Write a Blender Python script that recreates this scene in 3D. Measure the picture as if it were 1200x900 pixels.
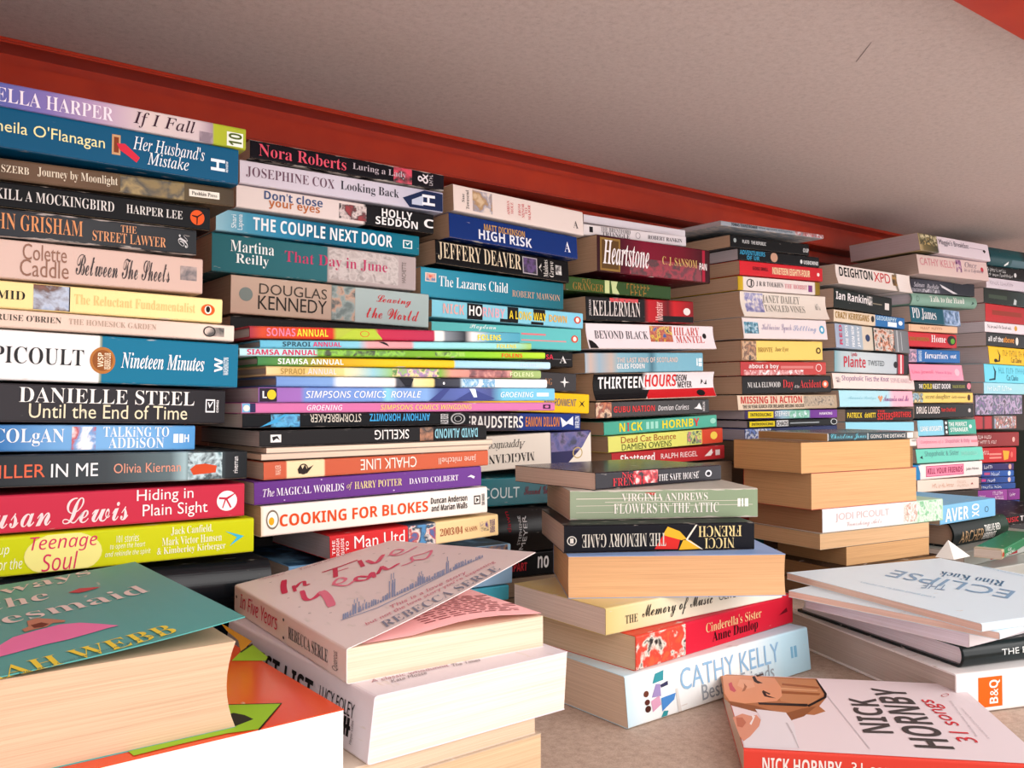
import bpy, bmesh, math, random
from mathutils import Vector, Matrix
random.seed(7)
scn = bpy.context.scene
for o in list(bpy.data.objects):
    bpy.data.objects.remove(o)
C = scn.collection
def R(d): return math.radians(d)
# ------------------------------------------------------------------ camera
CAM_H = 0.24
cam = bpy.data.cameras.new('camera'); cam.sensor_width = 36.0; cam.lens = 1030.0/1200.0*36.0
cam.clip_start = 0.01
co = bpy.data.objects.new('camera', cam); C.objects.link(co)
co.location = (0, 0, CAM_H)
co.rotation_euler = (R(90+1.2236), 0, -R(37.3423))
scn.camera = co
# ------------------------------------------------------------------ sky and exposure
w = bpy.data.worlds.new('sky'); scn.world = w; w.use_nodes = True
nt = w.node_tree; nt.nodes.clear()
out = nt.nodes.new('ShaderNodeOutputWorld'); bg = nt.nodes.new('ShaderNodeBackground')
tc = nt.nodes.new('ShaderNodeTexCoord'); dot = nt.nodes.new('ShaderNodeVectorMath'); dot.operation = 'DOT_PRODUCT'
v = Vector((0.22, -0.96, -0.16)).normalized(); dot.inputs[1].default_value = v
cr = nt.nodes.new('ShaderNodeValToRGB')
cr.color_ramp.elements[0].position = 0.0; cr.color_ramp.elements[0].color = (0.55, 0.51, 0.50, 1)
cr.color_ramp.elements[1].position = 1.0; cr.color_ramp.elements[1].color = (2.7, 2.55, 2.5, 1)
e = cr.color_ramp.elements.new(0.55); e.color = (0.92, 0.87, 0.86, 1)
mr = nt.nodes.new('ShaderNodeMapRange'); mr.inputs[1].default_value = -1; mr.inputs[2].default_value = 1
nt.links.new(tc.outputs['Generated'], dot.inputs[0]); nt.links.new(dot.outputs['Value'], mr.inputs[0])
nt.links.new(mr.outputs[0], cr.inputs[0]); nt.links.new(cr.outputs[0], bg.inputs[0]); nt.links.new(bg.outputs[0], out.inputs[0])
bg.inputs[1].default_value = 1.0
la = bpy.data.lights.new('daylight', 'AREA'); la.shape = 'RECTANGLE'; la.size = 2.2; la.size_y = 1.4; la.energy = 16; la.color = (1.0, 0.96, 0.93)
lo = bpy.data.objects.new('daylight', la); C.objects.link(lo); lo.location = (1.5, -1.7, 1.35)
lo.rotation_euler = (Vector((0.5, 0.55, 0.1)) - lo.location).to_track_quat('-Z', 'Y').to_euler()
scn.view_settings.view_transform = 'Standard'; scn.view_settings.look = 'None'
scn.view_settings.gamma = 1.0; scn.view_settings.use_curve_mapping = False
scn.view_settings.exposure = 0.2
# ------------------------------------------------------------------ materials
def lin(h):
    h = h.lstrip('#'); r = []
    for i in (0, 2, 4):
        c = int(h[i:i+2], 16)/255.0
        r.append(c/12.92 if c <= 0.04045 else ((c+0.055)/1.055)**2.4)
    return (r[0], r[1], r[2], 1.0)
def print_col(h):                  # printing inks: a little deeper than the swatch
    c = lin(h); return (c[0]**1.17, c[1]**1.17, c[2]**1.17, 1.0)
MC = {}
def node_mat(name):
    m = bpy.data.materials.new(name); m.use_nodes = True
    return m, m.node_tree, m.node_tree.nodes['Principled BSDF']
def ink(c, rough=0.45):
    k = ('ink', c, rough)
    if k not in MC:
        m, t, b = node_mat('ink'); b.inputs['Base Color'].default_value = print_col(c); b.inputs['Roughness'].default_value = rough; b.inputs['Specular IOR Level'].default_value = .1; MC[k] = m
    return MC[k]
def picture(cols, sc):
    k = ('pic', tuple(cols), sc)
    if k in MC: return MC[k]
    m, t, b = node_mat('printed_picture')
    tcn = t.nodes.new('ShaderNodeTexCoord'); n = t.nodes.new('ShaderNodeTexNoise'); n.inputs['Scale'].default_value = 62.0/sc
    n.inputs['Detail'].default_value = 5; n.inputs['Distortion'].default_value = .35
    r = t.nodes.new('ShaderNodeValToRGB'); r.color_ramp.interpolation = 'LINEAR'
    el = r.color_ramp.elements
    ps = [0.36 + 0.28*i/max(1, len(cols)-1) for i in range(len(cols))]
    el[0].position = ps[0]; el[0].color = print_col(cols[0]); el[1].position = ps[-1]; el[1].color = print_col(cols[-1])
    for p, c in list(zip(ps, cols))[1:-1]:
        x = el.new(p); x.color = print_col(c)
    t.links.new(tcn.outputs['Object'], n.inputs['Vector']); t.links.new(n.outputs['Fac'], r.inputs[0]); t.links.new(r.outputs[0], b.inputs['Base Color'])
    b.inputs['Roughness'].default_value = 0.42
    MC[k] = m; return m
def cover_mat(ramp, L, T, wear, rough):
    m, t, b = node_mat('printed_cover')
    tcn = t.nodes.new('ShaderNodeTexCoord'); s = t.nodes.new('ShaderNodeSeparateXYZ'); t.links.new(tcn.outputs['Object'], s.inputs[0])
    if len(ramp) == 1:
        rgb = t.nodes.new('ShaderNodeRGB'); rgb.outputs[0].default_value = print_col(ramp[0][1]); col = rgb.outputs[0]
    else:
        d = t.nodes.new('ShaderNodeMath'); d.operation = 'DIVIDE'; d.inputs[1].default_value = L; t.links.new(s.outputs[0], d.inputs[0])
        r = t.nodes.new('ShaderNodeValToRGB'); el = r.color_ramp.elements
        el[0].position = max(0, min(1, ramp[0][0])); el[0].color = print_col(ramp[0][1]); el[1].position = max(0, min(1, ramp[-1][0])); el[1].color = print_col(ramp[-1][1])
        for p, c in ramp[1:-1]:
            x = el.new(max(0, min(1, p))); x.color = print_col(c)
        t.links.new(d.outputs[0], r.inputs[0]); col = r.outputs[0]
    # faint rubbing all over, plus pale worn edges along the spine folds
    n = t.nodes.new('ShaderNodeTexNoise'); n.inputs['Scale'].default_value = 160; n.inputs['Detail'].default_value = 6
    mp = t.nodes.new('ShaderNodeMapping'); mp.inputs['Scale'].default_value = (0.35, 1, 2.2); mp.inputs['Location'].default_value = (random.random()*9, 0, 0)
    t.links.new(tcn.outputs['Object'], mp.inputs[0]); t.links.new(mp.outputs[0], n.inputs['Vector'])
    a = t.nodes.new('ShaderNodeMath'); a.operation = 'SUBTRACT'; a.inputs[1].default_value = T/2; t.links.new(s.outputs[2], a.inputs[0])
    a2 = t.nodes.new('ShaderNodeMath'); a2.operation = 'ABSOLUTE'; t.links.new(a.outputs[0], a2.inputs[0])
    e1 = t.nodes.new('ShaderNodeMapRange'); e1.inputs[1].default_value = T/2-0.0022; e1.inputs[2].default_value = T/2-0.0002; t.links.new(a2.outputs[0], e1.inputs[0])
    add = t.nodes.new('ShaderNodeMath'); add.operation = 'MULTIPLY_ADD'; add.inputs[1].default_value = 0.28*wear; t.links.new(e1.outputs[0], add.inputs[0]); t.links.new(n.outputs['Fac'], add.inputs[2])
    e2 = t.nodes.new('ShaderNodeMapRange'); e2.inputs[1].default_value = 0.70; e2.inputs[2].default_value = 0.78; e2.inputs[4].default_value = 0.75; t.links.new(add.outputs[0], e2.inputs[0])
    mx = t.nodes.new('ShaderNodeMix'); mx.data_type = 'RGBA'; mx.inputs['B'].default_value = print_col('#d8cec6')
    t.links.new(e2.outputs[0], mx.inputs['Factor']); t.links.new(col, mx.inputs['A']); t.links.new(mx.outputs['Result'], b.inputs['Base Color'])
    b.inputs['Roughness'].default_value = rough; b.inputs['Specular IOR Level'].default_value = .10 if rough > .3 else .30
    bp = t.nodes.new('ShaderNodeBump'); bp.inputs['Strength'].default_value = 0.12; bp.inputs['Distance'].default_value = 0.0006
    t.links.new(n.outputs['Fac'], bp.inputs['Height']); t.links.new(bp.outputs[0], b.inputs['Normal'])
    return m
def page_mat(c):
    k = ('page', c)
    if k in MC: return MC[k]
    m, t, b = node_mat('page_edges')
    tcn = t.nodes.new('ShaderNodeTexCoord'); mp = t.nodes.new('ShaderNodeMapping'); mp.inputs['Scale'].default_value = (7, 7, 900)
    n = t.nodes.new('ShaderNodeTexNoise'); n.inputs['Scale'].default_value = 1.0; n.inputs['Detail'].default_value = 4; n.inputs['Roughness'].default_value = 0.7
    t.links.new(tcn.outputs['Object'], mp.inputs[0]); t.links.new(mp.outputs[0], n.inputs['Vector'])
    r = t.nodes.new('ShaderNodeValToRGB'); a = lin(c)
    r.color_ramp.elements[0].position = 0.28; r.color_ramp.elements[0].color = (a[0]*.80, a[1]*.77, a[2]*.74, 1)
    r.color_ramp.elements[1].position = 0.56; r.color_ramp.elements[1].color = a
    x = r.color_ramp.elements.new(0.78); x.color = (min(1, a[0]*1.1), min(1, a[1]*1.1), min(1, a[2]*1.1), 1)
    t.links.new(n.outputs['Fac'], r.inputs[0]); t.links.new(r.outputs[0], b.inputs['Base Color'])
    bp = t.nodes.new('ShaderNodeBump'); bp.inputs['Strength'].default_value = 0.35; bp.inputs['Distance'].default_value = 0.0005
    t.links.new(n.outputs['Fac'], bp.inputs['Height']); t.links.new(bp.outputs[0], b.inputs['Normal'])
    b.inputs['Roughness'].default_value = 0.85; b.inputs['Specular IOR Level'].default_value = .1
    MC[k] = m; return m
def chipboard(name, c1, c2, c3):
    m, t, b = node_mat(name)
    tcn = t.nodes.new('ShaderNodeTexCoord'); n = t.nodes.new('ShaderNodeTexNoise'); n.inputs['Scale'].default_value = 150; n.inputs['Detail'].default_value = 9; n.inputs['Roughness'].default_value = 0.75
    v1 = t.nodes.new('ShaderNodeTexVoronoi'); v1.inputs['Scale'].default_value = 900
    mxv = t.nodes.new('ShaderNodeMath'); mxv.operation = 'MULTIPLY_ADD'; mxv.inputs[1].default_value = 0.22
    t.links.new(tcn.outputs['Object'], n.inputs['Vector']); t.links.new(tcn.outputs['Object'], v1.inputs['Vector'])
    t.links.new(v1.outputs['Distance'], mxv.inputs[0]); t.links.new(n.outputs['Fac'], mxv.inputs[2])
    r = t.nodes.new('ShaderNodeValToRGB'); el = r.color_ramp.elements
    el[0].position = 0.40; el[0].color = lin(c1); el[1].position = 0.78; el[1].color = lin(c3); x = el.new(0.58); x.color = lin(c2)
    t.links.new(mxv.outputs[0], r.inputs[0]); t.links.new(r.outputs[0], b.inputs['Base Color'])
    bp = t.nodes.new('ShaderNodeBump'); bp.inputs['Strength'].default_value = 0.3; bp.inputs['Distance'].default_value = 0.0007
    t.links.new(mxv.outputs[0], bp.inputs['Height']); t.links.new(bp.outputs[0], b.inputs['Normal'])
    b.inputs['Roughness'].default_value = 0.8; return m
def painted_steel():
    m, t, b = node_mat('red_painted_steel')
    tcn = t.nodes.new('ShaderNodeTexCoord'); n = t.nodes.new('ShaderNodeTexNoise'); n.inputs['Scale'].default_value = 26; n.inputs['Detail'].default_value = 5
    r = t.nodes.new('ShaderNodeValToRGB'); r.color_ramp.elements[0].color = lin('#ae290b'); r.color_ramp.elements[1].color = lin('#b93210')
    r.color_ramp.elements[0].position = .35; r.color_ramp.elements[1].position = .65
    t.links.new(tcn.outputs['Object'], n.inputs['Vector']); t.links.new(n.outputs['Fac'], r.inputs[0]); t.links.new(r.outputs[0], b.inputs['Base Color'])
    b.inputs['Roughness'].default_value = 0.32; return m
# ------------------------------------------------------------------ mesh helpers
def link(name, verts, faces, mat, parent=None, smooth=False):
    me = bpy.data.meshes.new(name); me.from_pydata(verts, [], faces); me.update()
    if mat is not None: me.materials.append(mat)
    if smooth:
        me.polygons.foreach_set('use_smooth', [True]*len(me.polygons))
    o = bpy.data.objects.new(name, me); C.objects.link(o)
    if parent is not None: o.parent = parent
    return o
def box(name, a, b, mat, parent=None, bevel=0.0):
    bm = bmesh.new(); bmesh.ops.create_cube(bm, size=1)
    for vv in bm.verts:
        vv.co = Vector([(a[i]+b[i])/2 + vv.co[i]*(b[i]-a[i]) for i in range(3)])
    if bevel: bmesh.ops.bevel(bm, geom=bm.edges[:], offset=bevel, segments=2, affect='EDGES')
    me = bpy.data.meshes.new(name); bm.to_mesh(me); bm.free(); me.materials.append(mat)
    o = bpy.data.objects.new(name, me); C.objects.link(o)
    if parent is not None: o.parent = parent
    return o
# ------------------------------------------------------------------ lettering: outlines of each phrase, gathered once
FONTS = {'s': None, 'r': (0x1D400, 0x1D41A), 'i': (0x1D434, 0x1D44E), 'j': (0x1D468, 0x1D482), 'c': (0x1D4D0, 0x1D4EA), 'b': (0x1D5D4, 0x1D5EE), 'o': (0x1D608, 0x1D622)}
def glyphs(s, f):
    b = FONTS[f]
    if b is None: return s
    r = ''
    for ch in s:
        if 'A' <= ch <= 'Z': r += chr(b[0]+ord(ch)-65)
        elif 'a' <= ch <= 'z': r += 'ℎ' if (f == 'i' and ch == 'h') else chr(b[1]+ord(ch)-97)
        elif '0' <= ch <= '9' and f in 'rb': r += chr({'r': 0x1D7CE, 'b': 0x1D7EC}[f]+ord(ch)-48)
        else: r += ch
    return r
TEXT = {}
def gather_text(reqs):
    obs = []
    for k in sorted(reqs):
        s, f = k
        if f == 'z':
            rr = random.Random(s); vs = []; fs = []; x = 0
            for ch in s:
                if ch == ' ': x += .7; continue
                h = 1.0 if ch.isupper() else rr.choice((.7, .7, 1.0)); n = len(vs); wd = rr.uniform(.28, .5)
                vs += [(x, 0), (x+.16, 0), (x+.16, h), (x, h)]; fs.append((n, n+1, n+2, n+3)); n = len(vs); y = rr.choice((0, h*.4, h-.2))
                vs += [(x+.16, y), (x+.16+wd, y), (x+.16+wd, y+.2), (x+.16, y+.2)]; fs.append((n, n+1, n+2, n+3)); x += .85
            TEXT[k] = (norm(vs), fs); continue
        cu = bpy.data.curves.new('phrase', 'FONT'); cu.body = glyphs(s, f); cu.resolution_u = 3
        if f == 'r': cu.offset = -0.008
        ob = bpy.data.objects.new('phrase', cu); C.objects.link(ob); obs.append((k, ob, cu))
    bpy.context.view_layer.update()
    dg = bpy.context.evaluated_depsgraph_get()
    for k, ob, cu in obs:
        me = bpy.data.meshes.new_from_object(ob.evaluated_get(dg))
        TEXT[k] = (norm([(q.co.x, q.co.y) for q in me.vertices]), [tuple(p.vertices) for p in me.polygons])
        bpy.data.meshes.remove(me)
    for k, ob, cu in obs:
        bpy.data.objects.remove(ob); bpy.data.curves.remove(cu)
def norm(vs):
    x0 = min(q[0] for q in vs); x1 = max(q[0] for q in vs); y0 = min(q[1] for q in vs); y1 = max(q[1] for q in vs)
    return [((q[0]-x0)/(x1-x0), (q[1]-y0)/(y1-y0)) for q in vs]
def disc_shape(n=28, inner=None):
    vs = [(.5+.5*math.cos(2*math.pi*i/n), .5+.5*math.sin(2*math.pi*i/n)) for i in range(n)]
    if inner is None: return vs, [tuple(range(n))]
    vs += [(.5+inner*.5*math.cos(2*math.pi*i/n), .5+inner*.5*math.sin(2*math.pi*i/n)) for i in range(n)]
    return vs, [(i, (i+1) % n, n+(i+1) % n, n+i) for i in range(n)]
def shape_of(it):
    """unit-square outline of a printed item -> (verts, faces, material, part name)"""
    k = it[0]
    if k == 't': vs, fs = TEXT[(it[1], it[2])]; return vs, fs, ink(it[3], .4), 'lettering'
    if k == 'rect': return [(0, 0), (1, 0), (1, 1), (0, 1)], [(0, 1, 2, 3)], ink(it[1]), 'printed_panel'
    if k == 'disc': vs, fs = disc_shape(); return vs, fs, ink(it[1]), 'emblem'
    if k == 'ring': vs, fs = disc_shape(28, .8); return vs, fs, ink(it[1]), 'emblem'
    if k == 'pic': return [(0, 0), (1, 0), (1, 1), (0, 1)], [(0, 1, 2, 3)], picture(it[1], it[2]), 'cover_picture'
def ribbons(strokes):
    vs = []; fs = []
    for pts, wd in strokes:
        l = []
        for i, p in enumerate(pts):
            a = pts[max(0, i-1)]; b = pts[min(len(pts)-1, i+1)]; dx, dy = b[0]-a[0], b[1]-a[1]; q = math.hypot(dx, dy)+1e-9
            w_ = wd*(.75 if i in (0, len(pts)-1) else 1.0); n = len(vs)
            vs += [(p[0]-dy/q*w_, p[1]+dx/q*w_), (p[0]+dy/q*w_, p[1]-dx/q*w_)]; l.append(n)
        for a, b in zip(l, l[1:]): fs.append((a, a+1, b+1, b))
    return vs, fs
def split_v(vs, fs, levels):
    """cut a flat outline at given second coordinates so that it can follow a hollow spine"""
    bm = bmesh.new(); bv = [bm.verts.new((q[0], q[1], 0)) for q in vs]
    for f in fs:
        try: bm.faces.new([bv[i] for i in f])
        except ValueError: pass
    for l in levels:
        bmesh.ops.bisect_plane(bm, geom=bm.verts[:]+bm.edges[:]+bm.faces[:], plane_co=(0, l, 0), plane_no=(0, 1, 0))
    bm.verts.index_update()
    r = [(q.co.x, q.co.y) for q in bm.verts], [tuple(x.index for x in f.verts) for f in bm.faces]
    bm.free(); return r
# ------------------------------------------------------------------ the book builder
ORDER = {'printed_panel': 1, 'cover_picture': 2, 'emblem': 3, 'lettering': 4}
def book(d):
    """local frame: x along the spine, y from the spine to the fore-edge, z up; spine on y = 0 (or turned round when flip)"""
    L, W, T = d['L'], d['W'], d['T']; o = d.get('o', {})
    lean = o.get('lean', 0.0); conc = o.get('conc', 0.0); hard = o.get('hard', 0); flip = o.get('flip', 0)
    th = 0.0026 if hard == 1 else (0.0014 if hard else 0.00045)
    th = min(th, T*.2)
    over = 0.0032 if hard == 1 else (0.002 if hard else 0.0003)
    bulge = 0.22*T if hard == 1 else 0.0
    rr = min(0.0016 if not hard else 0.002, T*.3)
    def prof(tt):                       # spine face: y as a function of height fraction
        y = -lean*(1-tt) + conc*4*tt*(1-tt) - bulge*4*tt*(1-tt)
        dz = min(tt, 1-tt)*T
        if dz < rr: y += rr*(1-math.sqrt(max(0, 1-(1-dz/rr)**2)))
        return y
    NS = 24 if bulge else 8
    ts = [0, rr*.25/T, rr*.6/T, rr/T] + [i/NS for i in range(1, NS) if rr/T < i/NS < 1-rr/T] + [1-rr/T, 1-rr*.6/T, 1-rr*.25/T, 1]
    root = bpy.data.objects.new(d['n'], None); C.objects.link(root); root.empty_display_size = .02
    root.location = d['loc']; root.rotation_euler = (R(o.get('roll', 0)), d.get('tilt', 0), d['yaw'])
    root['label'] = d['lab']; root['category'] = d['cat']
    if d.get('grp'): root['group'] = d['grp']
    def turn(p): return (L-p[0], W-p[1], p[2]) if flip else p
    lift = o.get('lift')                # (head, tail) rise of the open front cover at the fore-edge
    nx = 10 if (lift or o.get('sag')) else 1; ny = 10 if lift else 1
    sag = o.get('sag', 0.0)
    ext = o.get('ext', 0.0)             # how far the cover stands past the pages
    def rise(u, q):
        if not lift: return 0.0
        a = lift[0]+(lift[1]-lift[0])*u
        return a*q**(lift[2] if len(lift) > 2 else 1.3)
    def bend(u): return sag*4*u*(1-u)
    st = []
    for i in range(nx+1):
        u = i/nx; outer = []; inner = []
        yb = W - lean*.6
        outer.append((yb, 0)); inner.append((yb, th))
        for tt in ts:
            outer.append((prof(tt), tt*T)); inner.append((prof(tt)+th, min(max(tt*T, th), T-th)))
        for j in range(1, ny+1):
            q = j/ny
            outer.append((rr*.5+(W+ext-rr*.5)*q if ny > 1 else W+ext, T+rise(u, q))); inner.append((outer[-1][0], T-th+rise(u, q)))
        dz = bend(u)
        st.append([turn((u*L, a, b+dz)) for a, b in outer] + [turn((u*L, a, b+dz)) for a, b in inner])
    n = len(st[0])//2; vs = [p for s_ in st for p in s_]; fs = []
    for i in range(nx):
        a = i*2*n; b = (i+1)*2*n
        for j in range(n-1):
            fs.append((a+j, b+j, b+j+1, a+j+1)); fs.append((a+n+j+1, b+n+j+1, b+n+j, a+n+j))
        fs.append((a, a+n, b+n, b)); fs.append((a+n-1, b+n-1, b+2*n-1, a+2*n-1))
    for a in (0, nx*2*n):
        for j in range(n-1):
            q = (a+j, a+j+1, a+n+j+1, a+n+j); fs.append(q if a == 0 else q[::-1])
    cov = link('cover', vs, fs, cover_mat(d['ramp'], L, T, o.get('wear', .25), o.get('rough', .38)), root)
    # page block
    if not o.get('nopages'):
        x0 = over; x1 = L-over; yf = W - (over if hard else .0002)
        pts = []
        for i in range(9):
            tt = i/8; pts.append((max(-9, -lean*(1-tt)+conc*4*tt*(1-tt)-bulge*4*tt*(1-tt)+th*1.05), th+(T-2*th)*tt*.998))
        fe = []
        for i in range(8, -1, -1):
            tt = i/8; fe.append((yf - lean*.6*(1-tt) - (bulge*.8*4*tt*(1-tt)) - o.get('curve', .0)*4*tt*(1-tt), th+(T-2*th)*tt*.998))
        sec = pts+fe; m = len(sec); vs = []; fs = []
        for i in range(nx+1):
            u = i/nx; vs += [turn((x0+(x1-x0)*u, a, b+bend(u))) for a, b in sec]
        for i in range(nx):
            for j in range(m): fs.append((i*m+j, i*m+(j+1) % m, (i+1)*m+(j+1) % m, (i+1)*m+j))
        for i in range(8):
            fs.append((i, i+1, m-2-i, m-1-i)[::-1]); b0 = nx*m; fs.append((b0+i, b0+i+1, b0+m-2-i, b0+m-1-i))
        link('page_block', vs, fs, page_mat(o.get('pages', '#c4ab97')), root)
    # printing on the spine
    lev = 0
    for it in sorted(d['items'], key=lambda q: ORDER.get('lettering' if q[0] == 't' else {'rect': 'printed_panel', 'pic': 'cover_picture'}.get(q[0], 'emblem'))):
        lev += 1
        off = 0.00008*ORDER['lettering' if it[0] == 't' else {'rect': 'printed_panel', 'pic': 'cover_picture'}.get(it[0], 'emblem')] + 0.000012*lev
        if it[0] == 'poly':
            vs2 = [tuple(q) for q in it[2]]; fs2 = [tuple(range(len(vs2)))]; mat = ink(it[1]); nm = 'emblem'
        else:
            vs2, fs2, mat, nm = shape_of(it); X0, X1, V0, V1 = it[-1]; rot = it[4] if it[0] == 't' else 0
            if rot == 180: vs2 = [(1-a, 1-b) for a, b in vs2]
            elif rot == 90: vs2 = [(1-b, a) for a, b in vs2]
            vs2 = [(X0+(X1-X0)*a, V0+(V1-V0)*b) for a, b in vs2]
        vs2 = [(max(0.0004, min(L-.0004, a)), max(.03, min(.97, b))) for a, b in vs2]
        e_ = rr/T; lv = [i/12 for i in range(1, 12)] if (conc or bulge) else []
        if min(b for a, b in vs2) < e_ or max(b for a, b in vs2) > 1-e_: lv += [e_*.3, e_*.6, e_, 1-e_, 1-e_*.6, 1-e_*.3]
        if lv: vs2, fs2 = split_v(vs2, fs2, sorted(lv))
        link(nm, [(a, prof(b)-off, b*T) for a, b in vs2], fs2, mat, cov)
    # printing on the front cover: each item carries an origin and two side vectors in the cover plane
    for it in o.get('top', ()):
        lev += 1
        off = 0.00008*ORDER['lettering' if it[0] == 't' else {'rect': 'printed_panel', 'pic': 'cover_picture'}.get(it[0], 'emblem')] + 0.000012*lev
        if it[0] == 'poly':
            pl = [tuple(q) for q in it[2]]; fs2 = [tuple(range(len(pl)))]; mat = ink(it[1]); nm = 'emblem'
        elif it[0] == 'strokes':
            pl, fs2 = ribbons(it[2]); mat = ink(it[1]); nm = it[3]
        else:
            vs2, fs2, mat, nm = shape_of(it); P, A, B_ = it[-1]
            pl = [(P[0]+a*A[0]+b*B_[0], P[1]+a*A[1]+b*B_[1]) for a, b in vs2]
        if lift:
            bl = split_v([(a, b) for a, b in pl], fs2, [W*i/10 for i in range(1, 10)]); pl, fs2 = bl
        vv = []
        for a, b in pl:
            u = a/L; q = max(0, min(1.0, (b-rr*.5)/(W+ext-rr*.5)))
            j = min(9, int(q*10)); z = rise(u, j/10)+(rise(u, (j+1)/10)-rise(u, j/10))*(q*10-j) if lift else 0
            vv.append(turn((a, b, T+z+off)) if not flip else turn((a, b, T+off)))
        link(nm, vv, fs2, mat, cov)
    return root
# ------------------------------------------------------------------ the shelving unit and the place around it
HC = 0.5792; YR = 0.930; YF = 0.307
unit = bpy.data.objects.new('shelving_unit', None); C.objects.link(unit); unit.location = (1.0, .6, 0)
unit['label'] = 'red steel shelving unit with grey-brown chipboard boards, holding all the books'; unit['category'] = 'shelf'
def upart(name, a, b, m, bev=0.0):
    o = box(name, a, b, m, None, bev); o.parent = unit; o.matrix_parent_inverse = Matrix.Translation(unit.location).inverted(); return o
top_board = chipboard('ceiling_chipboard', '#bba8a1', '#ccb9b2', '#d5c3bc')
low_board = chipboard('floor_chipboard', '#a08b7b', '#b69f8e', '#c7b09f')
steel = painted_steel()
upart('upper_board', (-1.2, YF-.02, HC), (3.6, YR+.01, HC+.018), top_board)
upart('lower_board', (-1.2, .02, -.0185), (3.6, 1.02, -.0005), low_board)
upart('rear_beam', (-1.2, YR, HC-.052), (3.6, YR+.05, HC-.0225), steel, .0016)
upart('beam_recess', (-1.2, YR+.026, HC-.024), (3.6, YR+.05, HC-.004), steel)
upart('beam_flange', (-1.2, YR-.006, HC-.0056), (3.6, YR+.05, HC-.0006), steel, .0016)
upart('beam_return', (-1.2, YR+.03, HC-.074), (3.6, YR+.075, HC-.056), steel, .0016)
upart('front_beam', (-1.2, YF-.05, HC-.05), (3.6, YF, HC+.02), steel, .002)
upart('added_shade_panel', (-.085, YF, -.02), (-.07, YR+.05, HC), steel, .001)  # unseen panel, added to block light from the left and darken that end
for x in (-1.15, 3.5):
    upart('upright_post', (x, YF-.05, -.9), (x+.05, YF, .9), steel, .003); upart('upright_post', (x, YR, -.9), (x+.05, YR+.05, .9), steel, .003)
m, t_, b_ = node_mat('grey_wall'); n_ = t_.nodes.new('ShaderNodeTexNoise'); n_.inputs['Scale'].default_value = 9
r_ = t_.nodes.new('ShaderNodeValToRGB'); r_.color_ramp.elements[0].color = lin('#3c3836'); r_.color_ramp.elements[1].color = lin('#4a4542')
t_.links.new(n_.outputs['Fac'], r_.inputs[0]); t_.links.new(r_.outputs[0], b_.inputs['Base Color']); b_.inputs['Roughness'].default_value = .9
wb = box('wall_back', (-1.6, 1.06, -.9), (4.0, 1.1, 1.6), m); wb['kind'] = 'structure'
sc0, sc1 = ((0.7975, 0.4817), (0.7654, 0.4464))
link('scratch', [(sc0[0], sc0[1], HC-.0002), (sc0[0]+.0009, sc0[1], HC-.0002), (sc1[0]+.0006, sc1[1], HC-.0002), (sc1[0], sc1[1], HC-.0002)], [(0, 1, 2, 3)], ink('#3a302c')).parent = unit
bpy.data.objects['scratch'].matrix_parent_inverse = Matrix.Translation(unit.location).inverted()
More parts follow.
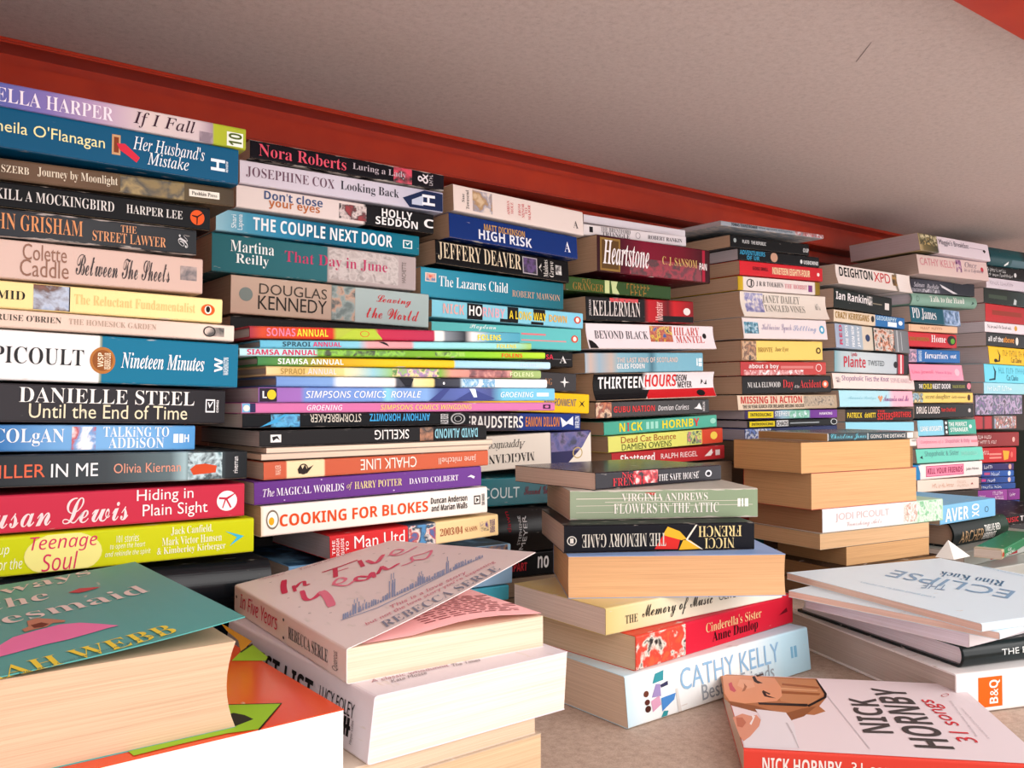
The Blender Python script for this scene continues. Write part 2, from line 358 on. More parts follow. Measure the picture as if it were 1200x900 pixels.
# ------------------------------------------------------------------ the books
BOOKS = [
{'id': 'S1_0', 'n': 'paperback_book', 'lab': 'lilac to pink paperback with a yellow-green end, topmost in leftmost back stack', 'cat': 'book', 'grp': 'books in the leftmost back stack', 'loc': (0.02955, 0.612, 0.42046), 'yaw': 0.0, 'tilt': 0.00018, 'L': 0.198, 'W': 0.13, 'T': 0.0155, 'ramp': [(0.2277, '#6d72b2'), (0.3628, '#8f80b8'), (0.5195, '#c0a6bf'), (0.6665, '#dacac6'), (0.8303, '#d3c3c4'), (0.8808, '#a995a0'), (0.8838, '#b4bd3c'), (1.0055, '#a9b23c')], 'items': [('t', 'ELLA HARPER', 'r', '#efe6ee', 0, (0.0426, 0.10932, 0.22, 0.78)), ('t', 'If I Fall', 'i', '#45283a', 0, (0.12184, 0.16221, 0.16, 0.86)), ('rect', '#e9ece0', (0.18432, 0.19598, 0.08, 0.72)), ('t', '10', 'b', '#5a6a2a', 90, (0.18553, 0.19505, 0.12, 0.68)), ('pic', ['#8c7a85', '#c9b6bb'], 1, (0.16513, 0.17441, 0.05, 0.5))], 'o': {'pages': '#c0a58c'}},
{'id': 'S1_1', 'n': 'paperback_book', 'lab': 'dark teal paperback with cream author lettering, second down in leftmost back stack', 'cat': 'book', 'grp': 'books in the leftmost back stack', 'loc': (0.0227, 0.608, 0.39499), 'yaw': 0.0, 'tilt': 0.00682, 'L': 0.198, 'W': 0.13, 'T': 0.02524, 'ramp': [(0, '#0e5f82')], 'items': [('t', "Sheila O'Flanagan", 's', '#ece6b0', 0, (0.04474, 0.1103, 0.3, 0.68)), ('t', "Her Husband's", 'i', '#e9eef0', 0, (0.12748, 0.17421, 0.5, 0.86)), ('t', 'Mistake', 'i', '#e9eef0', 0, (0.13657, 0.16367, 0.16, 0.5)), ('rect', '#c9a27a', (0.11466, 0.11985, 0.28, 0.8)), ('rect', '#8a4a2c', (0.11582, 0.11881, 0.34, 0.74)), ('poly', '#d23a50', [(0.11738, 0.58), (0.1226, 0.6), (0.13187, 0.3), (0.12987, 0.16), (0.12457, 0.3), (0.11933, 0.42)]), ('t', 'H', 'b', '#dfeaf0', 90, (0.1786, 0.18842, 0.3, 0.62)), ('t', 'REVIEW', 'b', '#dfeaf0', 90, (0.18902, 0.19052, 0.3, 0.6))], 'o': {'pages': '#c0a58c'}},
{'id': 'S1_2', 'n': 'paperback_book', 'lab': 'brown photographic paperback with a small white label, third down in leftmost back stack', 'cat': 'book', 'grp': 'books in the leftmost back stack', 'loc': (0.02261, 0.616, 0.37617), 'yaw': 0.0, 'tilt': -0.01635, 'L': 0.198, 'W': 0.13, 'T': 0.01338, 'ramp': [(0.2674, '#6a5646'), (0.4156, '#7b6350'), (0.5609, '#6f5946'), (0.7087, '#73644a'), (0.9986, '#54483a')], 'items': [('t', 'ANTAL SZERB', 'r', '#e6dcc8', 0, (0.03622, 0.06866, 0.34, 0.68)), ('t', 'Journey by Moonlight', 'r', '#e6dcc8', 0, (0.0734, 0.12044, 0.26, 0.78)), ('pic', ['#8a7440', '#4c4434', '#a08a58', '#3c342a'], 1.4, (0.12215, 0.16351, 0.05, 0.95)), ('rect', '#e8e2d6', (0.16683, 0.18782, 0.3, 0.66)), ('t', 'Pushkin Press', 'r', '#3a342e', 0, (0.16857, 0.18601, 0.38, 0.58))], 'o': {'pages': '#c0a58c'}},
{'id': 'S1_3', 'n': 'paperback_book', 'lab': 'black paperback with a round orange publisher emblem, fourth down in leftmost back stack', 'cat': 'book', 'grp': 'books in the leftmost back stack', 'loc': (0.00447, 0.612, 0.35869), 'yaw': 0.0, 'tilt': -0.00306, 'L': 0.198, 'W': 0.13, 'T': 0.01656, 'ramp': [(0, '#141418')], 'items': [('t', 'TO KILL A MOCKINGBIRD', 'r', '#d9d6d2', 0, (0.05764, 0.13558, 0.32, 0.72)), ('t', 'HARPER LEE', 'r', '#d9d6d2', 0, (0.14306, 0.17929, 0.36, 0.7)), ('disc', '#e0622a', (0.18444, 0.19404, 0.2, 0.82)), ('poly', '#3a1a10', [(0.1856, 0.6), (0.18922, 0.58), (0.19287, 0.74), (0.19316, 0.7), (0.18966, 0.52), (0.18936, 0.22), (0.18864, 0.22), (0.18864, 0.5), (0.1856, 0.55)])], 'o': {'pages': '#c9b08c'}},
{'id': 'S1_4', 'n': 'paperback_book', 'lab': 'worn charcoal paperback with copper author lettering, fifth down in leftmost back stack', 'cat': 'book', 'grp': 'books in the leftmost back stack', 'loc': (0.01522, 0.612, 0.3411), 'yaw': 0.0, 'tilt': -0.00251, 'L': 0.178, 'W': 0.112, 'T': 0.01747, 'ramp': [(0.338, '#3d4147'), (0.6053, '#46494c'), (0.9993, '#33363a')], 'items': [('t', 'JOHN GRISHAM', 'r', '#d99c6e', 0, (0.04793, 0.10624, 0.2, 0.84)), ('t', 'THE', 'r', '#d9a27a', 0, (0.12903, 0.13884, 0.6, 0.86)), ('t', 'STREET LAWYER', 'r', '#d9a27a', 0, (0.11202, 0.15769, 0.18, 0.56)), ('t', 'X', 'c', '#cfcfcf', 90, (0.16569, 0.17211, 0.25, 0.75))], 'o': {'wear': 0.9, 'pages': '#c0a58c'}},
{'id': 'S1_5', 'n': 'paperback_book', 'lab': 'pale dusty-pink paperback with faint script title, sixth down in leftmost back stack', 'cat': 'book', 'grp': 'books in the leftmost back stack', 'loc': (-0.0005, 0.612, 0.31616), 'yaw': 0.0, 'tilt': 0.00438, 'L': 0.198, 'W': 0.13, 'T': 0.02412, 'ramp': [(0.3845, '#dac3b8'), (0.9993, '#d2b8ac')], 'items': [('t', 'Colette', 's', '#9a7868', 0, (0.08813, 0.11278, 0.52, 0.94)), ('t', 'Caddle', 's', '#9a7868', 0, (0.08674, 0.114, 0.1, 0.54)), ('t', 'Between The Sheets', 'c', '#4c4648', 0, (0.11807, 0.17598, 0.24, 0.8)), ('pic', ['#d8c0b6', '#6a6264'], 1, (0.18302, 0.19407, 0.35, 0.75))], 'o': {'pages': '#c0a58c'}},
{'id': 'S1_6', 'n': 'paperback_book', 'lab': 'cream-yellow paperback with a small picture of a crouching figure, seventh down in leftmost back stack', 'cat': 'book', 'grp': 'books in the leftmost back stack', 'loc': (0.01327, 0.612, 0.29855), 'yaw': 0.0, 'tilt': 0.01439, 'L': 0.198, 'W': 0.13, 'T': 0.01686, 'ramp': [(0, '#f4e2a6')], 'items': [('t', 'HAMID', 'r', '#33302c', 0, (0.04948, 0.07586, 0.34, 0.66)), ('pic', ['#8fa3c0', '#b9c4d4', '#6a4a3c', '#a0583a'], 1.2, (0.08041, 0.10045, 0.04, 0.96)), ('rect', '#2a2a30', (0.10008, 0.10118, 0.02, 0.98)), ('t', 'The Reluctant Fundamentalist', 'r', '#e2c88c', 0, (0.10365, 0.17947, 0.34, 0.72)), ('disc', '#d8672a', (0.18339, 0.19281, 0.28, 0.74)), ('disc', '#f6efe0', (0.18573, 0.19044, 0.34, 0.68)), ('disc', '#26201e', (0.18661, 0.18955, 0.4, 0.66))], 'o': {'pages': '#c0a58c'}},
{'id': 'S1_7', 'n': 'paperback_book', 'lab': 'thin pinkish-cream paperback with grey capitals, eighth down in leftmost back stack', 'cat': 'book', 'grp': 'books in the leftmost back stack', 'loc': (0.02183, 0.612, 0.28687), 'yaw': 0.0, 'tilt': 0.01897, 'L': 0.198, 'W': 0.13, 'T': 0.0114, 'ramp': [(0.2736, '#e6d2c2'), (0.7114, '#e2cdc0'), (0.9988, '#ead9cc')], 'items': [('t', "KATE CRUISE O'BRIEN", 'r', '#4a443e', 0, (0.03434, 0.08764, 0.4, 0.74)), ('t', 'THE HOMESICK GARDEN', 'r', '#b8a494', 0, (0.09203, 0.14523, 0.4, 0.72)), ('ring', '#3a3634', (0.17641, 0.18496, 0.2, 0.85)), ('pic', ['#ead9cc', '#4a4440'], 1, (0.17831, 0.19095, 0.25, 0.8))], 'o': {'pages': '#c0a58c'}},
{'id': 'S1_8', 'n': 'paperback_book', 'lab': 'thick white and teal paperback with a gold medallion, ninth down in leftmost back stack', 'cat': 'book', 'grp': 'books in the leftmost back stack', 'loc': (0.0245, 0.612, 0.25497), 'yaw': 0.0, 'tilt': 0.02252, 'L': 0.198, 'W': 0.13, 'T': 0.0309, 'ramp': [(0.2613, '#eef0f0'), (0.542, '#eef0ee'), (0.5433, '#8f9c8c'), (0.5472, '#8f9c8c'), (0.5498, '#1d809f'), (0.9978, '#1b7c9c')], 'items': [('t', 'PICOULT', 'r', '#3a3a3c', 0, (0.04702, 0.09799, 0.34, 0.68)), ('disc', '#b98046', (0.1015, 0.11684, 0.2, 0.76)), ('disc', '#9a6236', (0.10301, 0.11529, 0.26, 0.7)), ('t', 'WSP', 'b', '#f0e2c8', 90, (0.10617, 0.10962, 0.34, 0.64)), ('t', 'READERS CLUB', 'b', '#f0e2c8', 90, (0.11013, 0.11399, 0.3, 0.64)), ('t', 'Nineteen Minutes', 'j', '#eef4f6', 0, (0.12037, 0.17436, 0.34, 0.68)), ('t', 'W', 'b', '#f0f4f6', 90, (0.18128, 0.18695, 0.34, 0.66)), ('t', 'WASHINGTON', 'b', '#d8e6ec', 90, (0.18755, 0.19117, 0.28, 0.68))], 'o': {'wear': 0.5, 'pages': '#c0a58c'}},
{'id': 'S1_9', 'n': 'paperback_book', 'lab': 'charcoal paperback with large white serif lettering, tenth down in leftmost back stack', 'cat': 'book', 'grp': 'books in the leftmost back stack', 'loc': (0.03557, 0.612, 0.22918), 'yaw': 0.0, 'tilt': 0.02386, 'L': 0.178, 'W': 0.112, 'T': 0.02387, 'ramp': [(0.2301, '#454347'), (0.6413, '#3f3d41'), (0.9978, '#2f2d31')], 'items': [('t', 'DANIELLE STEEL', 'r', '#f4f1ec', 0, (0.05063, 0.15669, 0.52, 0.92)), ('t', 'Until the End of Time', 's', '#e9e0c4', 0, (0.05631, 0.15209, 0.12, 0.5)), ('rect', '#efefef', (0.16454, 0.17103, 0.34, 0.72)), ('rect', '#2f2d31', (0.16527, 0.17029, 0.38, 0.68)), ('poly', '#efefef', [(0.16601, 0.62), (0.16718, 0.46), (0.16984, 0.66), (0.16925, 0.66), (0.16733, 0.54), (0.16659, 0.64)]), ('t', 'CORGI', 'b', '#efefef', 90, (0.17192, 0.17341, 0.34, 0.7))], 'o': {'pages': '#c0a58c'}},
{'id': 'S1_10', 'n': 'paperback_book', 'lab': 'sky-blue paperback with white fancy capitals, eleventh down in leftmost back stack', 'cat': 'book', 'grp': 'books in the leftmost back stack', 'loc': (0.01507, 0.612, 0.21141), 'yaw': 0.0, 'tilt': 0.02079, 'L': 0.178, 'W': 0.112, 'T': 0.01658, 'ramp': [(0.3465, '#4c86bd'), (0.5098, '#7fb0dc'), (0.7576, '#8cbde6'), (0.9964, '#5f9fd2')], 'items': [('t', 'COLgAN', 'r', '#f6f6f4', 0, (0.05786, 0.0968, 0.2, 0.86)), ('pic', ['#e8e4e6', '#c44a4a', '#7aa8d8', '#f4f0ee'], 0.8, (0.10108, 0.11518, 0.06, 0.94)), ('t', 'TALKiNG TO', 'r', '#f6f6f4', 0, (0.11951, 0.16063, 0.55, 0.94)), ('t', 'ADDiSON', 'r', '#f6f6f4', 0, (0.12285, 0.15758, 0.1, 0.52)), ('rect', '#e6eef4', (0.16371, 0.16695, 0.3, 0.66)), ('rect', '#e6eef4', (0.16765, 0.1702, 0.3, 0.66)), ('t', 'H', 'b', '#e6eef4', 0, (0.17077, 0.17391, 0.32, 0.64))], 'o': {'pages': '#c0a58c'}},
{'id': 'S1_11', 'n': 'paperback_book', 'lab': 'dark grey paperback with orange and white lettering, twelfth down in leftmost back stack', 'cat': 'book', 'grp': 'books in the leftmost back stack', 'loc': (0.02947, 0.606, 0.18937), 'yaw': 0.0, 'tilt': 0.01389, 'L': 0.198, 'W': 0.13, 'T': 0.01969, 'ramp': [(0.236, '#3b3f43'), (0.5367, '#4f565a'), (0.7377, '#6f8084'), (0.7835, '#a9c2c6'), (0.8086, '#5a6a6e'), (0.9113, '#4a565a'), (0.9263, '#35393d'), (0.999, '#25282b')], 'items': [('t', 'KILLER', 's', '#e2785a', 0, (0.03877, 0.07077, 0.3, 0.7)), ('t', 'IN ME', 's', '#f2f2f2', 0, (0.07408, 0.10095, 0.28, 0.7)), ('t', 'Olivia Kiernan', 's', '#e0a48e', 0, (0.11035, 0.15247, 0.34, 0.66)), ('pic', ['#6a8a90', '#c2d8dc', '#3a4a50', '#8aa8ac'], 0.7, (0.15726, 0.18044, 0.04, 0.96)), ('poly', '#d05a34', [(0.16081, 0.2), (0.17601, 0.26), (0.17675, 0.5), (0.16871, 0.58), (0.16224, 0.55), (0.15867, 0.4)]), ('t', 'riverrun', 's', '#e8e8e8', 90, (0.18821, 0.19154, 0.22, 0.8))], 'o': {'wear': 0.4, 'pages': '#c0a58c'}},
{'id': 'S1_12', 'n': 'paperback_book', 'lab': 'raspberry-red paperback with white script author name, thirteenth down in leftmost back stack', 'cat': 'book', 'grp': 'books in the leftmost back stack', 'loc': (0.03004, 0.612, 0.16068), 'yaw': 0.0, 'tilt': 0.00514, 'L': 0.198, 'W': 0.13, 'T': 0.02337, 'ramp': [(0.2382, '#d2405a'), (0.9967, '#c93c54')], 'items': [('t', 'Susan Lewis', 'c', '#f4dfe0', 0, (0.03277, 0.12029, 0.14, 0.84)), ('t', 'Hiding in', 's', '#f6eeee', 0, (0.1256, 0.16233, 0.55, 0.96)), ('t', 'Plain Sight', 's', '#f6eeee', 0, (0.12935, 0.17207, 0.1, 0.54)), ('disc', '#f6f0f0', (0.17842, 0.19273, 0.2, 0.8)), ('poly', '#c93c54', [(0.1799, 0.62), (0.18515, 0.6), (0.1909, 0.72), (0.1909, 0.68), (0.18605, 0.54), (0.18893, 0.3), (0.18787, 0.28), (0.18485, 0.52), (0.18289, 0.28), (0.18214, 0.3), (0.18394, 0.54), (0.1799, 0.56)])], 'o': {'pages': '#c0a58c'}},
{'id': 'S1_13', 'n': 'paperback_book', 'lab': 'bright yellow-green paperback with pink lettering, fourteenth down in leftmost back stack', 'cat': 'book', 'grp': 'books in the leftmost back stack', 'loc': (0.03552, 0.608, 0.13512), 'yaw': 0.0, 'tilt': 0.00393, 'L': 0.198, 'W': 0.13, 'T': 0.02408, 'ramp': [(0.2093, '#d3da22'), (0.9975, '#cdd31c')], 'items': [('disc', '#f3ee9c', (0.05413, 0.09833, -0.12, 1.02)), ('t', 'Teenage', 'o', '#dc4070', 0, (0.05737, 0.09542, 0.5, 0.94)), ('t', 'Soul', 'o', '#dc4070', 0, (0.06378, 0.08422, 0.04, 0.5)), ('t', 'Soup', 'o', '#f6f6dc', 0, (0.03478, 0.04615, 0.5, 0.8)), ('t', 'for the', 'o', '#f6f6dc', 0, (0.0381, 0.05333, 0.1, 0.45)), ('t', '101 stories', 'o', '#f6f6dc', 0, (0.1069, 0.12065, 0.62, 0.82)), ('t', 'to open the heart', 'o', '#f6f6dc', 0, (0.10304, 0.12466, 0.42, 0.6)), ('t', 'and rekindle the spirit', 'o', '#f6f6dc', 0, (0.1001, 0.12802, 0.22, 0.4)), ('t', 'Jack Canfield,', 'r', '#f6f6dc', 0, (0.14102, 0.16883, 0.68, 0.92)), ('t', 'Mark Victor Hansen', 'r', '#f6f6dc', 0, (0.13523, 0.17517, 0.42, 0.64)), ('t', '& Kimberley Kirberger', 'r', '#f6f6dc', 0, (0.13209, 0.17786, 0.14, 0.38)), ('poly', '#52bfd6', [(0.17771, 0.68), (0.19087, 0.5), (0.1807, 0.24), (0.18599, 0.48)])], 'o': {'pages': '#c0a58c'}},
{'id': 'S1_14', 'n': 'hardback_book', 'lab': 'thick glossy black hardback with a rounded spine, fifteenth down in leftmost back stack', 'cat': 'book', 'grp': 'books in the leftmost back stack', 'loc': (0.0114, 0.612, 0.10306), 'yaw': 0.0, 'tilt': 0.035, 'L': 0.234, 'W': 0.135, 'T': 0.03273, 'ramp': [(0.2836, '#1b1f24'), (0.9915, '#1d2126')], 'items': [], 'o': {'hard': 1, 'rough': 0.22, 'pages': '#c0a58c'}},
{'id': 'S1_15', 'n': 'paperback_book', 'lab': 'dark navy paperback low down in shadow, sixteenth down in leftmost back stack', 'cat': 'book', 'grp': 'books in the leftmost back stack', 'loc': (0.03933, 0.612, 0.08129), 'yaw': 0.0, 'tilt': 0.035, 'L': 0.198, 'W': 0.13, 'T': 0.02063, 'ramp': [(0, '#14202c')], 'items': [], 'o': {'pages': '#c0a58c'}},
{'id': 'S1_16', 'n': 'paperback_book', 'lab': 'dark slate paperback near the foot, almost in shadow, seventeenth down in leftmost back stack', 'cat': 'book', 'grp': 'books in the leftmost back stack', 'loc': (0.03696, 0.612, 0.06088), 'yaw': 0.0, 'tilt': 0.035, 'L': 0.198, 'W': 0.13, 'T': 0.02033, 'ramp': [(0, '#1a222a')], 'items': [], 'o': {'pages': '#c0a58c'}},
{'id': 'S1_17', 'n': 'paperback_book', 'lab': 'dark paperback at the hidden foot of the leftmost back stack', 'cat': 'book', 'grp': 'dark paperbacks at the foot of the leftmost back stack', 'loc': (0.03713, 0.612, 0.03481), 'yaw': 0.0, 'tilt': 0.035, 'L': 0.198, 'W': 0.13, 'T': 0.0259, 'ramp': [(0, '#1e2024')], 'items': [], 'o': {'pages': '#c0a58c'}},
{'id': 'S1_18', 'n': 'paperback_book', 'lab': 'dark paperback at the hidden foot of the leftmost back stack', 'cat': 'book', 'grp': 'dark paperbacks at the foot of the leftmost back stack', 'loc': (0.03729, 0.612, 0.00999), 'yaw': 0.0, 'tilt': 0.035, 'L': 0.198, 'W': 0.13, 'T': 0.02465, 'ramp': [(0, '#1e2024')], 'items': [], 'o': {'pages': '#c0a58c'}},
{'id': 'S2_19', 'n': 'paperback_book', 'lab': 'black paperback with pink author lettering and scuffed edges, topmost in second back stack', 'cat': 'book', 'grp': 'books in the second back stack', 'loc': (0.28084, 0.745, 0.45368), 'yaw': 0.0, 'tilt': -0.00137, 'L': 0.20074, 'W': 0.13, 'T': 0.01647, 'ramp': [(-0.0015, '#1c1720'), (0.7058, '#1b161e'), (0.997, '#221a24')], 'items': [('t', 'Nora Roberts', 'r', '#e4667a', 0, (0.00787, 0.09216, 0.2, 0.84)), ('t', 'Luring a Lady', 'r', '#cbbfc6', 0, (0.09899, 0.15694, 0.28, 0.74)), ('pic', ['#c8304e', '#e0506a', '#2a1720'], 0.8, (0.14294, 0.1634, 0.05, 0.95)), ('t', '&', 'i', '#e8e0e4', 90, (0.16992, 0.18207, 0.25, 0.85)), ('t', 'MILLS', 'z', '#cfc6ca', 90, (0.18313, 0.18741, 0.2, 0.85))], 'o': {'wear': 0.9, 'pages': '#c3aa94'}},
{'id': 'S2_20', 'n': 'paperback_book', 'lab': 'pale lilac paperback with a blue house picture, second down in second back stack', 'cat': 'book', 'grp': 'books in the second back stack', 'loc': (0.27191, 0.745, 0.43021), 'yaw': 0.0, 'tilt': -0.00709, 'L': 0.20869, 'W': 0.13, 'T': 0.02084, 'ramp': [(0.0013, '#ded6df'), (0.722, '#d6d0dc'), (0.9981, '#b8b8cc')], 'items': [('t', 'JOSEPHINE COX', 'r', '#7d6070', 0, (0.00551, 0.08935, 0.3, 0.76)), ('t', 'Looking Back', 'r', '#3c3c46', 0, (0.09559, 0.15776, 0.28, 0.78)), ('poly', '#27365c', [(0.1621, 0.45), (0.18681, 0.95), (0.2083, 0.9), (0.2083, 0.05), (0.16981, 0.05)]), ('poly', '#c9cfe0', [(0.1724, 0.42), (0.18549, 0.7), (0.18549, 0.2), (0.1724, 0.2)]), ('t', 'H', 'b', '#f0f0f4', 90, (0.18417, 0.19909, 0.25, 0.75))], 'o': {'wear': 0.4, 'pages': '#c3aa94'}},
{'id': 'S2_21', 'n': 'paperback_book', 'lab': 'white paperback with a black end, third down, third down in second back stack', 'cat': 'book', 'grp': 'books in the second back stack', 'loc': (0.26905, 0.745, 0.40909), 'yaw': 0.0, 'tilt': 0.00194, 'L': 0.20044, 'W': 0.13, 'T': 0.01992, 'ramp': [(0.0013, '#eaddd8'), (0.6071, '#e6d8d4'), (0.6215, '#1f1d22'), (1.0064, '#1a191d')], 'items': [('t', "Don't close", 'b', '#54658c', 0, (0.02466, 0.08024, 0.52, 0.92)), ('t', 'your eyes', 'b', '#c27a4c', 0, (0.02881, 0.07754, 0.12, 0.5)), ('pic', ['#a02830', '#5a2a30', '#e0d0cc', '#3a3038'], 0.7, (0.09693, 0.12529, 0.15, 0.85)), ('t', 'HOLLY', 'b', '#f2efee', 0, (0.14165, 0.17558, 0.52, 0.92)), ('t', 'SEDDON', 'b', '#f2efee', 0, (0.13501, 0.18183, 0.12, 0.5)), ('t', 'C', 'b', '#f2efee', 0, (0.18919, 0.20038, 0.28, 0.72))], 'o': {'pages': '#c3aa94'}},
{'id': 'S2_22', 'n': 'paperback_book', 'lab': 'turquoise paperback with big white condensed capitals, fourth down in second back stack', 'cat': 'book', 'grp': 'books in the second back stack', 'loc': (0.25152, 0.745, 0.38688), 'yaw': 0.0, 'tilt': 0.0054, 'L': 0.20112, 'W': 0.13, 'T': 0.01916, 'ramp': [(0.0013, '#a3cddb'), (0.1341, '#5aa3bd'), (0.2992, '#3a93b6'), (0.4956, '#1f6f8c'), (0.6807, '#127c9a'), (0.9981, '#0f7c8e')], 'items': [('t', 'Shari', 's', '#eef6f8', 90, (0.01297, 0.01734, 0.2, 0.8)), ('t', 'Lapena', 's', '#eef6f8', 90, (0.01853, 0.02414, 0.15, 0.85)), ('t', 'THE COUPLE NEXT DOOR', 'b', '#f0f4f6', 0, (0.03224, 0.17072, 0.22, 0.82)), ('rect', '#e8f2f2', (0.18287, 0.19317, 0.28, 0.7)), ('rect', '#0f7c8e', (0.18415, 0.19187, 0.33, 0.65)), ('poly', '#e8f2f2', [(0.18518, 0.6), (0.18749, 0.42), (0.19213, 0.66), (0.18749, 0.52)])], 'o': {'pages': '#c3aa94'}},
{'id': 'S2_23', 'n': 'paperback_book', 'lab': 'teal and embossed-grey paperback, thickest of the upper books, fifth down in second back stack', 'cat': 'book', 'grp': 'books in the second back stack', 'loc': (0.24814, 0.745, 0.35175), 'yaw': 0.0, 'tilt': 0.00664, 'L': 0.20067, 'W': 0.13, 'T': 0.03332, 'ramp': [(0.0017, '#2c6e76'), (0.5278, '#3a7880'), (0.5323, '#b9aca8'), (1.0019, '#bdaead')], 'items': [('t', 'Martina', 'r', '#eef2f0', 0, (0.01574, 0.05482, 0.56, 0.86)), ('t', 'Reilly', 'r', '#eef2f0', 0, (0.02049, 0.05001, 0.2, 0.52)), ('t', 'That Day in June', 'r', '#c44c74', 0, (0.06476, 0.16869, 0.36, 0.74)), ('pic', ['#a89c98', '#cfc4c0', '#b9aca8'], 0.5, (0.10773, 0.181, 0.1, 0.95)), ('t', 'That Day in June', 'r', '#c44c74', 0, (0.06476, 0.16869, 0.36, 0.74)), ('t', 'HACHETTE', 's', '#7a706c', 90, (0.18481, 0.18941, 0.2, 0.8))], 'o': {'wear': 0.4, 'pages': '#c3aa94'}},
{'id': 'S2_24', 'n': 'paperback_book', 'lab': 'beige and pale-grey paperback with a red script title, sixth down in second back stack', 'cat': 'book', 'grp': 'books in the second back stack', 'loc': (0.26448, 0.745, 0.317), 'yaw': 0.0, 'tilt': 0.01208, 'L': 0.19922, 'W': 0.13, 'T': 0.03348, 'ramp': [(0.0002, '#cfb5a4'), (0.4711, '#c8b2a2'), (0.4734, '#7e8c88'), (0.5913, '#8a9a96'), (0.5948, '#b9c8c6'), (0.999, '#b4c2c0')], 'items': [('disc', '#8a9490', (0.00718, 0.01927, 0.34, 0.7)), ('t', 'DOUGLAS', 's', '#5a5048', 0, (0.025, 0.0893, 0.56, 0.84)), ('t', 'KENNEDY', 's', '#3c3632', 0, (0.02418, 0.0893, 0.16, 0.52)), ('pic', ['#6e7e7c', '#9aa8a4', '#c9a48c', '#57605e'], 0.9, (0.09431, 0.11803, 0.02, 0.98)), ('t', 'Leaving', 'c', '#d43c44', 0, (0.14065, 0.17885, 0.54, 0.84)), ('t', 'the World', 'c', '#d43c44', 0, (0.13021, 0.18821, 0.16, 0.48))], 'o': {'pages': '#c3aa94'}},
{'id': 'S2_25', 'n': 'paperback_book', 'lab': 'black paperback under the beige one and above the comics, seventh down in second back stack', 'cat': 'book', 'grp': 'books in the second back stack', 'loc': (0.26461, 0.745, 0.2988), 'yaw': 0.0, 'tilt': 0.004, 'L': 0.19913, 'W': 0.13, 'T': 0.01624, 'ramp': [(0, '#1e1c1e')], 'items': [], 'o': {'pages': '#c3aa94'}},
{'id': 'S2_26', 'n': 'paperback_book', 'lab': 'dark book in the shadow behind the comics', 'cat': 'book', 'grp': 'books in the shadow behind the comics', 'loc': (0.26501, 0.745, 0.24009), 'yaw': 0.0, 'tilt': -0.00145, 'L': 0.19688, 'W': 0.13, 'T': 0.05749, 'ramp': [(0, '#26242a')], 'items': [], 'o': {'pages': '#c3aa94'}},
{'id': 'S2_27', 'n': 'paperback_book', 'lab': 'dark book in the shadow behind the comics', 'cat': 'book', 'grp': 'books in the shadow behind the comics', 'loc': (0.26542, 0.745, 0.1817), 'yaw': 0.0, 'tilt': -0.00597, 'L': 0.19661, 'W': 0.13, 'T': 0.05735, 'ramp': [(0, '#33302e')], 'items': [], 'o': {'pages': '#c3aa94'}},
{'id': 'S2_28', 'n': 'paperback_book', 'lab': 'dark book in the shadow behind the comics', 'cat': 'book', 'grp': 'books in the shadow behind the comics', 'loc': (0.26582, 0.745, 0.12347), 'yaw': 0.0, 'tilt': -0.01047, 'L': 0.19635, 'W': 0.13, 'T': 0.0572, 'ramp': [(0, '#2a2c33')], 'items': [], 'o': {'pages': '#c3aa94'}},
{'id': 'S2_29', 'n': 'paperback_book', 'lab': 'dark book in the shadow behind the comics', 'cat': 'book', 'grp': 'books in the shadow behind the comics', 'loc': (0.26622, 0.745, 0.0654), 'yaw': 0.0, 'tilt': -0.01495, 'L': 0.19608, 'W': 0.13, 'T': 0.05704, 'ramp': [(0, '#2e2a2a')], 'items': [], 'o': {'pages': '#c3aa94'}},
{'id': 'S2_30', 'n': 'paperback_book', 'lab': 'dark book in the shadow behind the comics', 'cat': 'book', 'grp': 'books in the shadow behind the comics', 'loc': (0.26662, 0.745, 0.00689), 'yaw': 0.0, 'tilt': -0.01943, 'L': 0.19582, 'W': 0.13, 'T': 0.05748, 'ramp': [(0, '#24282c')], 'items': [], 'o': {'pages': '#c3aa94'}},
{'id': 'F2_31', 'n': 'annual_book', 'lab': 'thin red, orange and green annual, topmost in comics stack', 'cat': 'book', 'grp': 'books in the comics stack', 'loc': (0.23231, 0.614, 0.28623), 'yaw': 0.0, 'tilt': -0.0286, 'L': 0.24566, 'W': 0.129, 'T': 0.00909, 'ramp': [(0.0018, '#a8404e'), (0.0372, '#cf5a3c'), (0.1642, '#d85632'), (0.2627, '#cc3a34'), (0.2772, '#b5c150'), (0.4076, '#bcc85a'), (0.423, '#c03a58'), (0.6327, '#b83c5c'), (0.6386, '#efece8'), (0.6667, '#efece8'), (0.6795, '#8f959c'), (0.7581, '#3c4048'), (0.7894, '#e6e2e0'), (0.8669, '#6fb0c4'), (1.0, '#5aa4b8')], 'items': [('t', 'SONAS', 'b', '#ec8ca4', 0, (0.01234, 0.03445, 0.2, 0.86)), ('t', 'ANNUAL', 'b', '#f0d84a', 0, (0.03563, 0.06067, 0.22, 0.82)), ('poly', '#b5c84a', [(0.06898, 0.05), (0.08251, 0.95), (0.10012, 0.95), (0.10771, 0.05)]), ('ring', '#d06a3c', (0.08764, 0.09581, 0.25, 0.8)), ('t', 'FOLENS', 'b', '#f0dc3c', 0, (0.19946, 0.22399, 0.18, 0.7))], 'o': {'hard': 0.5, 'pages': '#bdb4b4'}},
